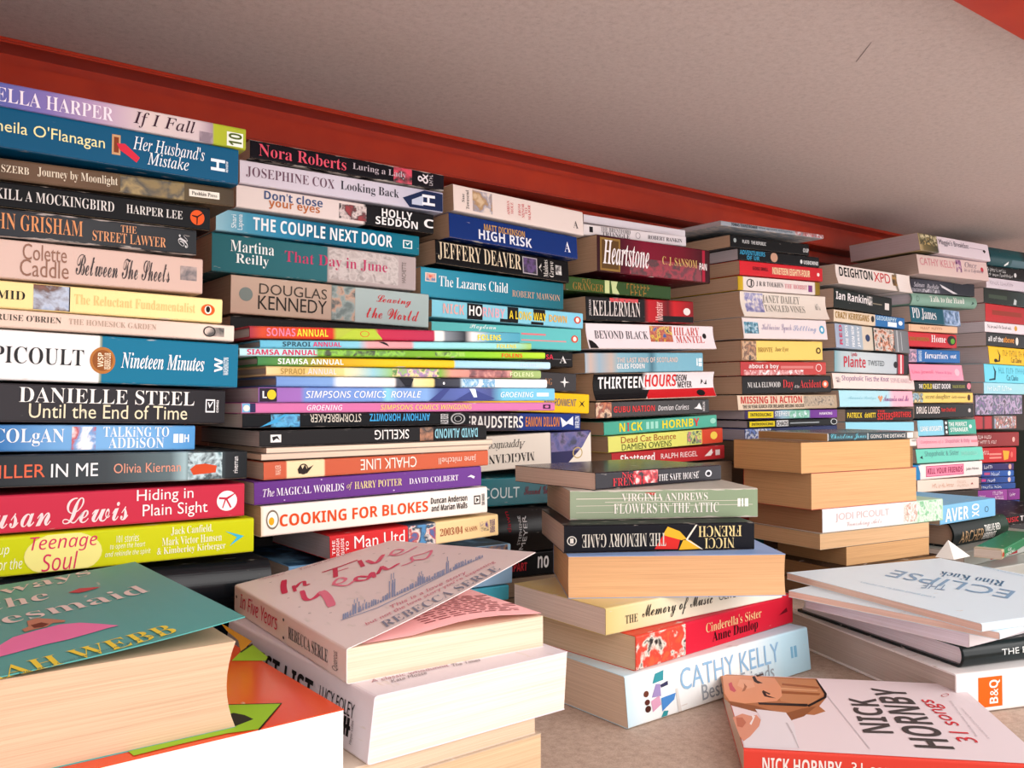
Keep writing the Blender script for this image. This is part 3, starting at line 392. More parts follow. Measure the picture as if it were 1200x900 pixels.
{'id': 'F2_32', 'n': 'annual_book', 'lab': 'thin pale blue and pink annual, second down in comics stack', 'cat': 'book', 'grp': 'books in the comics stack', 'loc': (0.23993, 0.614, 0.27956), 'yaw': 0.0, 'tilt': -0.03183, 'L': 0.25062, 'W': 0.129, 'T': 0.00597, 'ramp': [(-0.0001, '#72bcd4'), (0.3136, '#90cada'), (0.3505, '#dba8aa'), (0.5047, '#d99da2'), (0.5166, '#a0d8de'), (0.9119, '#9ed8d6'), (0.9883, '#a6ca80')], 'items': [('t', 'SPRAOI', 'b', '#3c5a6a', 0, (0.01694, 0.03871, 0.2, 0.8)), ('t', 'ANNUAL', 'b', '#d84c7c', 0, (0.04094, 0.06408, 0.2, 0.8)), ('poly', '#26262c', [(0.09631, 0.9), (0.10107, 0.6), (0.10587, 0.3), (0.10395, 0.7), (0.10107, 0.9)]), ('t', 'FOLENS', 'b', '#ecd84a', 0, (0.21222, 0.23327, 0.2, 0.75))], 'o': {'hard': 0.5, 'pages': '#bcaea8'}},
{'id': 'F2_33', 'n': 'annual_book', 'lab': 'thin white and grass-green annual jutting out at the left, third down in comics stack', 'cat': 'book', 'grp': 'books in the comics stack', 'loc': (0.22493, 0.614, 0.27328), 'yaw': 0.0, 'tilt': -0.02333, 'L': 0.28143, 'W': 0.129, 'T': 0.00578, 'ramp': [(0.0005, '#bfe4ea'), (0.2001, '#c4e6e2'), (0.2185, '#88b84c'), (0.4816, '#7fae42'), (0.7036, '#8fc83c'), (1.0018, '#b8da40')], 'items': [('t', 'SIAMSA ANNUAL', 'b', '#d23c6c', 0, (0.00527, 0.05907, 0.18, 0.86)), ('pic', ['#5f8a34', '#8fc83c', '#3a4a22'], 0.5, (0.05976, 0.13554, 0.1, 0.9)), ('pic', ['#4a6a2a', '#9fd04a', '#7fb83a'], 0.5, (0.16388, 0.19364, 0.2, 0.9)), ('t', 'FOLENS', 'b', '#e8622c', 0, (0.2323, 0.25496, 0.15, 0.75))], 'o': {'hard': 0.5, 'pages': '#bcaea8'}},
{'id': 'F2_34', 'n': 'annual_book', 'lab': 'thin green to yellow to pale-blue annual, fourth down in comics stack', 'cat': 'book', 'grp': 'books in the comics stack', 'loc': (0.2381, 0.614, 0.26681), 'yaw': 0.0, 'tilt': -0.013, 'L': 0.27428, 'W': 0.129, 'T': 0.00663, 'ramp': [(0.0011, '#4c8a58'), (0.1141, '#74a050'), (0.2017, '#cba63a'), (0.3753, '#e4c22e'), (0.6171, '#e6c634'), (0.6233, '#a9d4e8'), (1.0, '#c2dfee')], 'items': [('t', 'SIAMSA ANNUAL', 'b', '#eef0e6', 0, (0.01508, 0.06776, 0.2, 0.82)), ('t', 'FOLENS', 'b', '#cfe0ea', 0, (0.23986, 0.25931, 0.3, 0.75))], 'o': {'hard': 0.5, 'pages': '#bcaea8'}},
{'id': 'F2_35', 'n': 'annual_book', 'lab': 'thin pastel patchwork annual with cartoon colours, fifth down in comics stack', 'cat': 'book', 'grp': 'books in the comics stack', 'loc': (0.24452, 0.614, 0.25954), 'yaw': 0.0, 'tilt': -0.00906, 'L': 0.25684, 'W': 0.129, 'T': 0.0072, 'ramp': [(0.0012, '#ecd0a2'), (0.0905, '#e2c27c'), (0.239, '#e8d494'), (0.246, '#eee2b4'), (0.3391, '#9fccd6'), (0.4135, '#9fc46c'), (0.514, '#a980b6'), (0.5781, '#80b850'), (0.6274, '#dba294'), (0.7817, '#c98e8a'), (0.8719, '#a4b87a'), (0.9991, '#aabf80')], 'items': [('t', 'SPRAOI', 'b', '#b49a5c', 0, (0.01083, 0.02998, 0.2, 0.8)), ('t', 'ANNUAL', 'b', '#f4d8d4', 0, (0.03201, 0.0553, 0.2, 0.8)), ('pic', ['#8fbf5a', '#a77fb5', '#e6d8a0', '#5a8a40'], 0.5, (0.10425, 0.14849, 0.05, 0.95)), ('pic', ['#d99f93', '#a86a6a', '#7a4a50'], 0.5, (0.17845, 0.22394, 0.05, 0.95)), ('t', 'FOLENS', 'b', '#d8e2b4', 0, (0.22158, 0.24797, 0.2, 0.75))], 'o': {'hard': 0.5, 'pages': '#bcaea8'}},
{'id': 'F2_36', 'n': 'annual_book', 'lab': 'thin pale-blue, white and grey comic annual, sixth down in comics stack', 'cat': 'book', 'grp': 'books in the comics stack', 'loc': (0.25231, 0.614, 0.25166), 'yaw': 0.0, 'tilt': -0.00642, 'L': 0.25603, 'W': 0.129, 'T': 0.0078, 'ramp': [(-0.0007, '#7f9fd2'), (0.1712, '#88aad8'), (0.194, '#e6ebf0'), (0.3844, '#e4e0de'), (0.392, '#5c5f68'), (0.446, '#5c5f68'), (0.4538, '#e8deb4'), (0.5269, '#e8d692'), (0.5333, '#3e3f48'), (0.6283, '#525560'), (0.641, '#cfe4ee'), (0.7538, '#f0f2f4'), (0.9961, '#f4f4f4')], 'items': [('poly', '#2f3038', [(0.10233, 0.95), (0.10822, 0.1), (0.11318, 0.1), (0.11618, 0.95)]), ('disc', '#f4f4f4', (0.14385, 0.14595, 0.3, 0.6)), ('pic', ['#cfe4ee', '#5aa0c8', '#f0f2f4'], 0.5, (0.16412, 0.19756, 0.05, 0.95))], 'o': {'hard': 0.5, 'pages': '#bcaea8'}},
{'id': 'F2_37', 'n': 'comic_book', 'lab': 'lilac and blue comic book with white capitals, seventh down in comics stack', 'cat': 'book', 'grp': 'books in the comics stack', 'loc': (0.23891, 0.614, 0.24004), 'yaw': 0.0, 'tilt': -0.0067, 'L': 0.27851, 'W': 0.129, 'T': 0.01118, 'ramp': [(-0.0001, '#9f72b6'), (0.113, '#a478bc'), (0.1281, '#8098d2'), (0.3602, '#80a4da'), (0.3774, '#90d0e2'), (0.4156, '#86a6da'), (0.5089, '#8cb0de'), (0.5534, '#5c6ca2'), (0.6453, '#6a78b6'), (0.7411, '#5c6498'), (0.7906, '#80c6de'), (1.0, '#84c4de')], 'items': [('rect', '#3a3040', (0.0006, 0.01377, 0.06, 0.94)), ('disc', '#e8c83a', (0.00634, 0.01312, 0.2, 0.84)), ('t', 'L', 'b', '#f2f2f2', 0, (0.00282, 0.00602, 0.3, 0.75)), ('t', 'SIMPSONS COMICS', 'o', '#f4f2f0', 0, (0.03602, 0.10415, 0.3, 0.76)), ('t', 'ROYALE', 'o', '#f4f2f0', 0, (0.10838, 0.13646, 0.3, 0.76)), ('poly', '#4c5690', [(0.1438, 0.05), (0.15833, 0.95), (0.16466, 0.95), (0.15414, 0.05)]), ('poly', '#4c5690', [(0.16893, 0.05), (0.18848, 0.9), (0.21097, 0.2), (0.20188, 0.1)]), ('poly', '#dff0f6', [(0.18408, 0.95), (0.18848, 0.3), (0.19203, 0.3), (0.19025, 0.95)]), ('t', 'GROENING', 'o', '#f2f2f2', 0, (0.21695, 0.25358, 0.3, 0.7)), ('rect', '#eef2f4', (0.2575, 0.27144, 0.36, 0.64))], 'o': {'pages': '#c3b9be'}},
{'id': 'F2_38', 'n': 'comic_book', 'lab': 'long thin pink comic book with yellow capitals, eighth down in comics stack', 'cat': 'book', 'grp': 'books in the comics stack', 'loc': (0.22644, 0.614, 0.23233), 'yaw': 0.0, 'tilt': -0.00152, 'L': 0.29097, 'W': 0.129, 'T': 0.00754, 'ramp': [(0.0004, '#cf7cac'), (0.3943, '#d07ca8'), (1.0, '#cf80b0')], 'items': [('rect', '#7fb8d8', (0.00044, 0.00619, 0.1, 0.95)), ('rect', '#3a3a60', (0.00619, 0.01028, 0.1, 0.95)), ('disc', '#eae2d8', (0.00121, 0.00588, 0.2, 0.8)), ('t', 'GROENING', 'o', '#f4eef2', 0, (0.04956, 0.0785, 0.26, 0.78)), ('t', 'SIMPSONS COMICS WINGDING', 'o', '#ecd86c', 0, (0.11131, 0.19876, 0.26, 0.78)), ('rect', '#4a2a4a', (0.27714, 0.28591, 0.25, 0.75)), ('disc', '#d07ca8', (0.27914, 0.2839, 0.35, 0.65))], 'o': {'pages': '#c3b9be'}},
{'id': 'F2_39', 'n': 'paperback_book', 'lab': 'black paperback lying upside down with a blue lightning emblem, ninth down in comics stack', 'cat': 'book', 'grp': 'books in the comics stack', 'loc': (0.22713, 0.614, 0.22172), 'yaw': 0.0, 'tilt': 0.00159, 'L': 0.19589, 'W': 0.129, 'T': 0.01046, 'ramp': [(0.0006, '#12151c'), (1.0, '#14161b')], 'items': [('pic', ['#2a7fae', '#56b0d8', '#173a54'], 0.4, (0.02112, 0.04334, 0.05, 0.95)), ('poly', '#4fa8d4', [(0.0128, 0.06), (0.03088, 0.95), (0.0345, 0.95), (0.02598, 0.5), (0.03006, 0.46)]), ('t', 'STORMBREAKER', 's', '#cfc9be', 180, (0.05129, 0.09383, 0.35, 0.95)), ('t', 'ANTHONY HOROWITZ', 'b', '#4aa4d4', 180, (0.10125, 0.15644, 0.38, 0.95)), ('t', 'ALEX RIDER', 'b', '#c8c8c8', 90, (0.16679, 0.17436, 0.1, 0.9)), ('ring', '#a8a8a8', (0.1769, 0.19152, 0.05, 0.95)), ('ring', '#a8a8a8', (0.18031, 0.18805, 0.25, 0.75))], 'o': {'pages': '#b0a9a6'}},
{'id': 'F2_40', 'n': 'paperback_book', 'lab': 'charcoal paperback lying upside down with white title, tenth down in comics stack', 'cat': 'book', 'grp': 'books in the comics stack', 'loc': (0.23975, 0.614, 0.20766), 'yaw': 0.0, 'tilt': -0.00383, 'L': 0.20107, 'W': 0.129, 'T': 0.01229, 'ramp': [(-0.0011, '#2e2c2d'), (1.0, '#272527')], 'items': [('rect', '#e8e6e4', (0.00825, 0.01637, 0.28, 0.74)), ('poly', '#2e2c2d', [(0.00938, 0.6), (0.01343, 0.66), (0.01539, 0.4), (0.01278, 0.52), (0.01019, 0.36)]), ('t', 'SKELLIG', 's', '#eeeae6', 180, (0.09318, 0.12408, 0.25, 0.86)), ('pic', ['#d8a884', '#2a1c18', '#b07a58'], 0.7, (0.13449, 0.14715, 0.04, 0.96)), ('t', 'DAVID ALMOND', 'b', '#92c4d0', 180, (0.1488, 0.19167, 0.2, 0.84))], 'o': {'pages': '#b8b0ac'}},
{'id': 'F2_41', 'n': 'paperback_book', 'lab': 'thin cream paperback turned pages outward, eleventh down in comics stack', 'cat': 'book', 'grp': 'books in the comics stack', 'loc': (0.24487, 0.614, 0.2033), 'yaw': 0.0, 'tilt': -0.00495, 'L': 0.20229, 'W': 0.129, 'T': 0.00401, 'ramp': [(0, '#b9a898')], 'items': [], 'o': {'flip': 1, 'pages': '#e6cfba'}},
{'id': 'F2_42', 'n': 'paperback_book', 'lab': 'very thin paperback turned pages outward above the rust-orange one, twelfth down in comics stack', 'cat': 'book', 'grp': 'books in the comics stack', 'loc': (0.24108, 0.614, 0.1984), 'yaw': 0.0, 'tilt': -0.00553, 'L': 0.20245, 'W': 0.129, 'T': 0.00461, 'ramp': [(0, '#a8988c')], 'items': [], 'o': {'flip': 1, 'pages': '#dfc5b0'}},
{'id': 'F2_43', 'n': 'paperback_book', 'lab': 'rust-orange paperback lying upside down with a cream panel, thirteenth down in comics stack', 'cat': 'book', 'grp': 'books in the comics stack', 'loc': (0.24307, 0.614, 0.18384), 'yaw': 0.0, 'tilt': -0.01138, 'L': 0.19956, 'W': 0.129, 'T': 0.01325, 'ramp': [(-0.0012, '#c96c50'), (0.0857, '#c96c50'), (0.0882, '#eed8b2'), (0.2367, '#eed8b2'), (0.2402, '#c76a4e'), (1.0023, '#cd7052')], 'items': [('t', 'WALKER', 's', '#ecd4c0', 90, (0.0086, 0.01283, 0.25, 0.8)), ('poly', '#3a302c', [(0.0259, 0.5), (0.02841, 0.75), (0.02976, 0.5), (0.03179, 0.75), (0.03314, 0.5), (0.0386, 0.7), (0.03348, 0.25), (0.02673, 0.25)]), ('ring', '#3a302c', (0.02673, 0.03433, 0.2, 0.8)), ('t', 'CHALK LINE', 's', '#f4e4da', 180, (0.07766, 0.128, 0.22, 0.86)), ('t', 'jane mitchell', 's', '#eed0c4', 180, (0.14926, 0.18659, 0.28, 0.8))], 'o': {'pages': '#c9b4a2'}},
{'id': 'F2_44', 'n': 'paperback_book', 'lab': 'purple paperback with white capitals, fourteenth down in comics stack', 'cat': 'book', 'grp': 'books in the comics stack', 'loc': (0.23622, 0.614, 0.16622), 'yaw': 0.0, 'tilt': -0.01469, 'L': 0.19924, 'W': 0.129, 'T': 0.01673, 'ramp': [(-0.0005, '#70408f'), (0.9989, '#7a4c9a')], 'items': [('t', 'The', 'i', '#eee6f0', 0, (0.00623, 0.0149, 0.34, 0.7)), ('t', 'MAGICAL WORLDS', 'r', '#eee6f0', 0, (0.01652, 0.07041, 0.34, 0.68)), ('t', 'of', 'i', '#e6d6a0', 0, (0.07275, 0.07745, 0.34, 0.7)), ('t', 'HARRY POTTER', 'r', '#e6d6a0', 0, (0.07945, 0.12141, 0.36, 0.7)), ('t', 'DAVID COLBERT', 'r', '#eee6f0', 0, (0.12811, 0.17559, 0.38, 0.66)), ('poly', '#f0eaf2', [(0.18468, 0.5), (0.18861, 0.6), (0.19258, 0.5), (0.19125, 0.4), (0.18818, 0.5)]), ('disc', '#d9c6e2', (0.02206, 0.02321, 0.1, 0.16)), ('disc', '#d9c6e2', (0.05139, 0.0526, 0.88, 0.94)), ('disc', '#d9c6e2', (0.11323, 0.11478, 0.12, 0.18))], 'o': {'pages': '#b8a8a4'}},
{'id': 'F2_45', 'n': 'paperback_book', 'lab': 'white paperback with big orange capitals and an egg emblem, fifteenth down in comics stack', 'cat': 'book', 'grp': 'books in the comics stack', 'loc': (0.24142, 0.614, 0.1431), 'yaw': 0.0, 'tilt': -0.01359, 'L': 0.20034, 'W': 0.129, 'T': 0.02219, 'ramp': [(-0.0014, '#efdcc0'), (0.0121, '#f5ece2'), (1.0011, '#f6eee6')], 'items': [('disc', '#f8f4ea', (0.0037, 0.01338, 0.22, 0.86)), ('ring', '#8a8070', (0.0037, 0.01338, 0.22, 0.86)), ('disc', '#ecb42c', (0.00563, 0.00981, 0.36, 0.62)), ('t', 'COOKING FOR BLOKES', 'b', '#dd5c28', 0, (0.01404, 0.14069, 0.28, 0.68)), ('t', 'Duncan Anderson', 'b', '#35302e', 0, (0.14356, 0.17951, 0.54, 0.78)), ('t', 'and Marian Walls', 'b', '#35302e', 0, (0.14397, 0.17951, 0.26, 0.5)), ('rect', '#3a3634', (0.18652, 0.19317, 0.36, 0.7)), ('rect', '#f2ece4', (0.18763, 0.19206, 0.41, 0.65)), ('poly', '#3a3634', [(0.18873, 0.62), (0.19161, 0.53), (0.18873, 0.44)]), ('t', 'TIME WARNER', 'b', '#3a3634', 90, (0.19451, 0.19764, 0.3, 0.75))], 'o': {'pages': '#d9b98c'}},
{'id': 'F2_46', 'n': 'paperback_book', 'lab': 'red, photo and cream paperback set back under the white one, sixteenth down in comics stack', 'cat': 'book', 'grp': 'books in the comics stack', 'loc': (0.29555, 0.614, 0.12079), 'yaw': 0.0, 'tilt': -0.02802, 'L': 0.15805, 'W': 0.112, 'T': 0.01835, 'ramp': [(-0.0005, '#d63c40'), (0.4297, '#d83e40'), (0.4335, '#5a6478'), (0.5948, '#5a6478'), (0.6, '#eed6a6'), (1.0058, '#ecd2a0')], 'items': [('t', 'THE', 'b', '#f4e4e2', 90, (0.00168, 0.00415, 0.2, 0.8)), ('t', 'ROUGH', 'b', '#f4e4e2', 90, (0.00503, 0.00769, 0.15, 0.85)), ('t', 'GUIDE', 'b', '#f4e4e2', 90, (0.00876, 0.01162, 0.15, 0.85)), ('t', 'TO', 'b', '#f4e4e2', 90, (0.01306, 0.01558, 0.3, 0.7)), ('t', 'Man Utd', 's', '#f8f0ee', 0, (0.02029, 0.06496, 0.34, 0.86)), ('pic', ['#5a6aa0', '#c0483c', '#e0d8d4', '#2c3448', '#4a90c0'], 0.6, (0.06891, 0.09421, 0.02, 0.98)), ('t', '2003/04', 'r', '#a85840', 0, (0.09857, 0.12107, 0.34, 0.68)), ('t', 'SEASON', 'r', '#a85840', 0, (0.12323, 0.13595, 0.38, 0.6)), ('pic', ['#5a3a80', '#ecd2a0', '#3a3040'], 0.4, (0.13861, 0.14803, 0.3, 0.75)), ('t', 'ROUGH GUIDES', 'b', '#5a3a80', 90, (0.14893, 0.15439, 0.2, 0.8))], 'o': {'pages': '#b9aeb2'}},
{'id': 'F2_47', 'n': 'paperback_book', 'lab': 'pale-blue paperback with a dark picture strip, seventeenth down in comics stack', 'cat': 'book', 'grp': 'books in the comics stack', 'loc': (0.27347, 0.64, 0.09617), 'yaw': 0.0, 'tilt': 0.01412, 'L': 0.21288, 'W': 0.129, 'T': 0.01859, 'ramp': [(0.1189, '#8cb8dc'), (1.002, '#b4d8f0')], 'items': [('pic', ['#26242c', '#6a7a94', '#b08a6a', '#3a4860'], 0.8, (0.11453, 0.20956, 0.62, 1))], 'o': {'pages': '#c8b8ae', 'top': [('pic', ['#12303f', '#2c6288', '#8cbede'], 1.6, ((0.001, 0.001), (0.2109, 0), (0, 0.128)))]}},
{'id': 'F2_48', 'n': 'paperback_book', 'lab': 'light-blue paperback with a plain spine, eighteenth down in comics stack', 'cat': 'book', 'grp': 'books in the comics stack', 'loc': (0.26946, 0.64, 0.07967), 'yaw': 0.0, 'tilt': 0.01918, 'L': 0.21884, 'W': 0.129, 'T': 0.01642, 'ramp': [(0, '#aed4f2')], 'items': [], 'o': {'pages': '#bcaea8'}},
{'id': 'F2_49', 'n': 'paperback_book', 'lab': 'turquoise paperback low down behind the open-covered book, nineteenth down in comics stack', 'cat': 'book', 'grp': 'books in the comics stack', 'loc': (0.26818, 0.64, 0.06608), 'yaw': 0.0, 'tilt': 0.02327, 'L': 0.21622, 'W': 0.129, 'T': 0.01347, 'ramp': [(0, '#62c4da')], 'items': [], 'o': {'pages': '#bcaea8'}},
{'id': 'F2_50', 'n': 'paperback_book', 'lab': 'slate paperback hidden low in the stack', 'cat': 'book', 'grp': 'paperbacks at the foot of the comics stack', 'loc': (0.26164, 0.64, 0.03024), 'yaw': 0.0, 'tilt': 0.02199, 'L': 0.21216, 'W': 0.095, 'T': 0.03556, 'ramp': [(0, '#3a4450')], 'items': [], 'o': {'pages': '#bcaea8'}},
{'id': 'F2_51', 'n': 'paperback_book', 'lab': 'brown paperback hidden at the foot of the stack', 'cat': 'book', 'grp': 'paperbacks at the foot of the comics stack', 'loc': (0.26521, 0.64, 0.00239), 'yaw': 0.0, 'tilt': 0.01145, 'L': 0.2086, 'W': 0.095, 'T': 0.02542, 'ramp': [(0, '#4a4440')], 'items': [], 'o': {'pages': '#bcaea8'}},
{'id': 'S3_52', 'n': 'paperback_book', 'lab': 'off-white paperback with upright red lettering, topmost in third back stack', 'cat': 'book', 'grp': 'books in the third back stack', 'loc': (0.49655, 0.752, 0.43718), 'yaw': 0.0, 'tilt': 0.03155, 'L': 0.17845, 'W': 0.112, 'T': 0.02829, 'ramp': [(-0.0012, '#ecdcd4'), (0.9989, '#e6d8d2')], 'items': [('t', 'Sue', 'r', '#3a3634', 90, (0.00991, 0.01358, 0.38, 0.7)), ('t', 'Townsend', 'r', '#3a3634', 90, (0.01522, 0.01933, 0.14, 0.86)), ('pic', ['#d9c0a0', '#b8946a', '#a8a4b0', '#e6d6cc'], 0.8, (0.02388, 0.04919, 0.12, 0.92)), ('t', 'ADRIAN', 'r', '#c8404a', 90, (0.06874, 0.07227, 0.24, 0.8)), ('t', 'MOLE', 'r', '#c8404a', 90, (0.0736, 0.07715, 0.3, 0.76)), ('t', 'FROM', 'r', '#c8404a', 90, (0.08385, 0.08745, 0.3, 0.76)), ('t', 'MINOR', 'r', '#c8404a', 90, (0.0888, 0.09242, 0.24, 0.8)), ('t', 'TO', 'r', '#c8404a', 90, (0.09333, 0.09651, 0.4, 0.66)), ('t', 'MAJOR', 'r', '#c8404a', 90, (0.09742, 0.10154, 0.2, 0.8)), ('t', 'A', 'r', '#6a6464', 0, (0.16302, 0.17048, 0.25, 0.55))], 'o': {'lean': 0.003, 'pages': '#c0a288'}},
{'id': 'S3_53', 'n': 'paperback_book', 'lab': 'navy-blue paperback with white block title and gold author line, second down in third back stack', 'cat': 'book', 'grp': 'books in the third back stack', 'loc': (0.49138, 0.752, 0.40885), 'yaw': 0.0, 'tilt': 0.03121, 'L': 0.17441, 'W': 0.112, 'T': 0.02643, 'ramp': [(0, '#203f80')], 'items': [('t', 'MATT DICKINSON', 'b', '#c9a062', 0, (0.04374, 0.09849, 0.54, 0.8)), ('t', 'HIGH RISK', 'b', '#e4e6ee', 0, (0.03659, 0.10762, 0.14, 0.54)), ('t', 'A', 'r', '#e8e8f0', 0, (0.15489, 0.16419, 0.25, 0.7))], 'o': {'wear': 0.5, 'lean': 0.003, 'pages': '#c0a288'}},
{'id': 'S3_54', 'n': 'paperback_book', 'lab': 'black paperback with huge bone-coloured condensed capitals, third down in third back stack', 'cat': 'book', 'grp': 'books in the third back stack', 'loc': (0.47498, 0.752, 0.38069), 'yaw': 0.0, 'tilt': 0.03007, 'L': 0.17787, 'W': 0.112, 'T': 0.02539, 'ramp': [(0, '#171518')], 'items': [('t', 'JEFFERY DEAVER', 'r', '#e2d2b8', 0, (0.00283, 0.10946, 0.18, 0.92)), ('rect', '#b8b0b4', (0.11171, 0.1323, 0.14, 0.88)), ('pic', ['#3a2a4a', '#6a4a84', '#1a1420'], 0.6, (0.11307, 0.13091, 0.18, 0.84)), ('t', 'A', 'r', '#dcd6d0', 90, (0.13439, 0.13788, 0.3, 0.7)), ('t', 'Maidens', 'r', '#dcd6d0', 90, (0.14069, 0.14727, 0.12, 0.88)), ('t', 'Grave', 'r', '#dcd6d0', 90, (0.14917, 0.15534, 0.15, 0.85)), ('pic', ['#e0dcd8', '#4a4648'], 0.3, (0.15845, 0.16712, 0.3, 0.72))], 'o': {'wear': 0.3, 'lean': 0.003, 'pages': '#c0a288'}},
{'id': 'S3_55', 'n': 'paperback_book', 'lab': 'teal-blue paperback with white serif title, fourth down in third back stack', 'cat': 'book', 'grp': 'books in the third back stack', 'loc': (0.45898, 0.752, 0.34657), 'yaw': 0.0, 'tilt': 0.00861, 'L': 0.18745, 'W': 0.13, 'T': 0.02994, 'ramp': [(0.0019, '#42a0b8'), (0.4065, '#2c8ea6'), (0.9986, '#22727f')], 'items': [('rect', '#e8d8cc', (0.00495, 0.01811, 0.52, 0.82)), ('pic', ['#d85a4a', '#e8b09a', '#6a8ab0'], 0.4, (0.0061, 0.01694, 0.55, 0.79)), ('t', 'The Lazarus Child', 'r', '#eef4f6', 0, (0.02125, 0.10897, 0.4, 0.76)), ('t', 'ROBERT MAWSON', 'r', '#cdab94', 0, (0.11472, 0.18235, 0.3, 0.54))], 'o': {'pages': '#c0a288'}},
{'id': 'S3_56', 'n': 'paperback_book', 'lab': 'light-blue paperback with black and yellow lettering, fifth down in third back stack', 'cat': 'book', 'grp': 'books in the third back stack', 'loc': (0.47206, 0.752, 0.3267), 'yaw': 0.0, 'tilt': 0.00923, 'L': 0.20401, 'W': 0.13, 'T': 0.01797, 'ramp': [(0.0021, '#92d4e6'), (0.5222, '#96d4e4'), (1.0024, '#8fd2e8')], 'items': [('rect', '#1c1a1e', (0.04294, 0.06271, 0.04, 0.96)), ('rect', '#1c1a1e', (0.09546, 0.11012, 0.1, 0.98)), ('rect', '#1c1a1e', (0.08562, 0.10989, -0.02, 0.22)), ('rect', '#1c1a1e', (0.13102, 0.14778, 0.3, 0.98)), ('rect', '#1c1a1e', (0.12803, 0.14543, -0.02, 0.2)), ('t', 'NICK', 'b', '#ecbcb8', 0, (0.01314, 0.03945, 0.25, 0.82)), ('t', 'HO', 'b', '#f4f0ee', 0, (0.0452, 0.06145, 0.25, 0.84)), ('t', 'RNBY', 'b', '#e6b8c4', 0, (0.0625, 0.09194, 0.25, 0.8)), ('t', 'A LONG WAY', 'b', '#f0d23c', 0, (0.09766, 0.14919, 0.26, 0.76)), ('t', 'DOWN', 'b', '#ecbc58', 0, (0.15344, 0.17943, 0.28, 0.72)), ('disc', '#d8573c', (0.19026, 0.20073, 0.3, 0.76)), ('disc', '#f2ece6', (0.19274, 0.19822, 0.38, 0.68))], 'o': {'pages': '#c0a288'}},
{'id': 'S3_57', 'n': 'paperback_book', 'lab': 'aqua paperback with small pink lettering, sixth down in third back stack', 'cat': 'book', 'grp': 'books in the third back stack', 'loc': (0.47213, 0.752, 0.29769), 'yaw': 0.0, 'tilt': -0.00913, 'L': 0.20127, 'W': 0.13, 'T': 0.02473, 'ramp': [(-0.0009, '#6cc2c4'), (1.0017, '#72c8c8')], 'items': [('t', 'Playdown', 'c', '#eef6f4', 0, (0.0464, 0.08015, 0.7, 0.98)), ('rect', '#e08a90', (0.11431, 0.14886, 0.62, 0.7)), ('rect', '#dca0a0', (0.11431, 0.17883, 0.36, 0.42)), ('disc', '#d8573c', (0.18619, 0.1966, 0.36, 0.7)), ('disc', '#f2ece6', (0.18865, 0.19411, 0.42, 0.64))], 'o': {'pages': '#c0a288'}},
{'id': 'S3_58', 'n': 'paperback_book', 'lab': 'black paperback, only its end with a white emblem showing, seventh down in third back stack', 'cat': 'book', 'grp': 'books in the third back stack', 'loc': (0.46614, 0.752, 0.27763), 'yaw': 0.0, 'tilt': -0.01154, 'L': 0.19423, 'W': 0.13, 'T': 0.01774, 'ramp': [(0, '#1e1b1c')], 'items': [('t', 'SA', 'b', '#d84058', 0, (0.15506, 0.16548, 0.5, 0.8)), ('t', 'A', 'r', '#e8e4e2', 0, (0.17458, 0.18526, 0.28, 0.72)), ('rect', '#8a8488', (0.16548, 0.19213, 0.5, 0.53))], 'o': {'pages': '#c0a288'}},
{'id': 'S3_59', 'n': 'paperback_book', 'lab': 'dark grey paperback showing only a white-starred end, eighth down in third back stack', 'cat': 'book', 'grp': 'books in the third back stack', 'loc': (0.46619, 0.752, 0.2565), 'yaw': 0.0, 'tilt': 0.02079, 'L': 0.19929, 'W': 0.13, 'T': 0.02098, 'ramp': [(0, '#4c494b')], 'items': [('poly', '#eeeae8', [(0.17498, 0.5), (0.1803, 0.55), (0.18176, 0.8), (0.18322, 0.55), (0.18908, 0.5), (0.18322, 0.45), (0.18176, 0.2), (0.1803, 0.45)]), ('t', 'NG', 'r', '#b88a6a', 0, (0.15357, 0.16349, 0.32, 0.66))], 'o': {'pages': '#c0a288'}},
{'id': 'S3_60', 'n': 'paperback_book', 'lab': 'bright yellow paperback poking out behind the comics, ninth down in third back stack', 'cat': 'book', 'grp': 'books in the third back stack', 'loc': (0.46624, 0.752, 0.23399), 'yaw': 0.0, 'tilt': 0.03017, 'L': 0.21883, 'W': 0.13, 'T': 0.02235, 'ramp': [(0.1282, '#f0c214'), (1.0005, '#f4c81c')], 'items': [('t', 'ENVIRONMENT', 'o', '#2c4a8a', 0, (0.15162, 0.19934, 0.34, 0.72)), ('poly', '#3a3428', [(0.20308, 0.3), (0.20682, 0.5), (0.20333, 0.66), (0.20783, 0.54), (0.21235, 0.68), (0.20933, 0.5), (0.21235, 0.3), (0.20783, 0.44)])], 'o': {'pages': '#c0a288'}},
{'id': 'S3_61', 'n': 'paperback_book', 'lab': 'dark paperback with white capitals and a blue end, tenth down in third back stack', 'cat': 'book', 'grp': 'books in the third back stack', 'loc': (0.46631, 0.752, 0.21099), 'yaw': 0.0, 'tilt': 0.01235, 'L': 0.20557, 'W': 0.13, 'T': 0.01918, 'ramp': [(-0.0062, '#5a5258'), (0.3356, '#463e46'), (0.5462, '#3c3c4c'), (0.5897, '#2c4690'), (1.0018, '#26408c')], 'items': [('t', 'FRAUDSTERS', 'b', '#f0ece8', 0, (0.04781, 0.12213, 0.18, 0.84)), ('t', 'EAMON DILLON', 'b', '#dc904c', 0, (0.12575, 0.17382, 0.24, 0.8)), ('poly', '#e8ecf4', [(0.17526, 0.8), (0.18447, 0.5), (0.19428, 0.85), (0.19477, 0.3), (0.18691, 0.4), (0.1784, 0.2)]), ('t', 'MERLIN', 'b', '#dfe4f0', 90, (0.19724, 0.2037, 0.15, 0.85))], 'o': {'wear': 0.3, 'pages': '#c0a288'}},
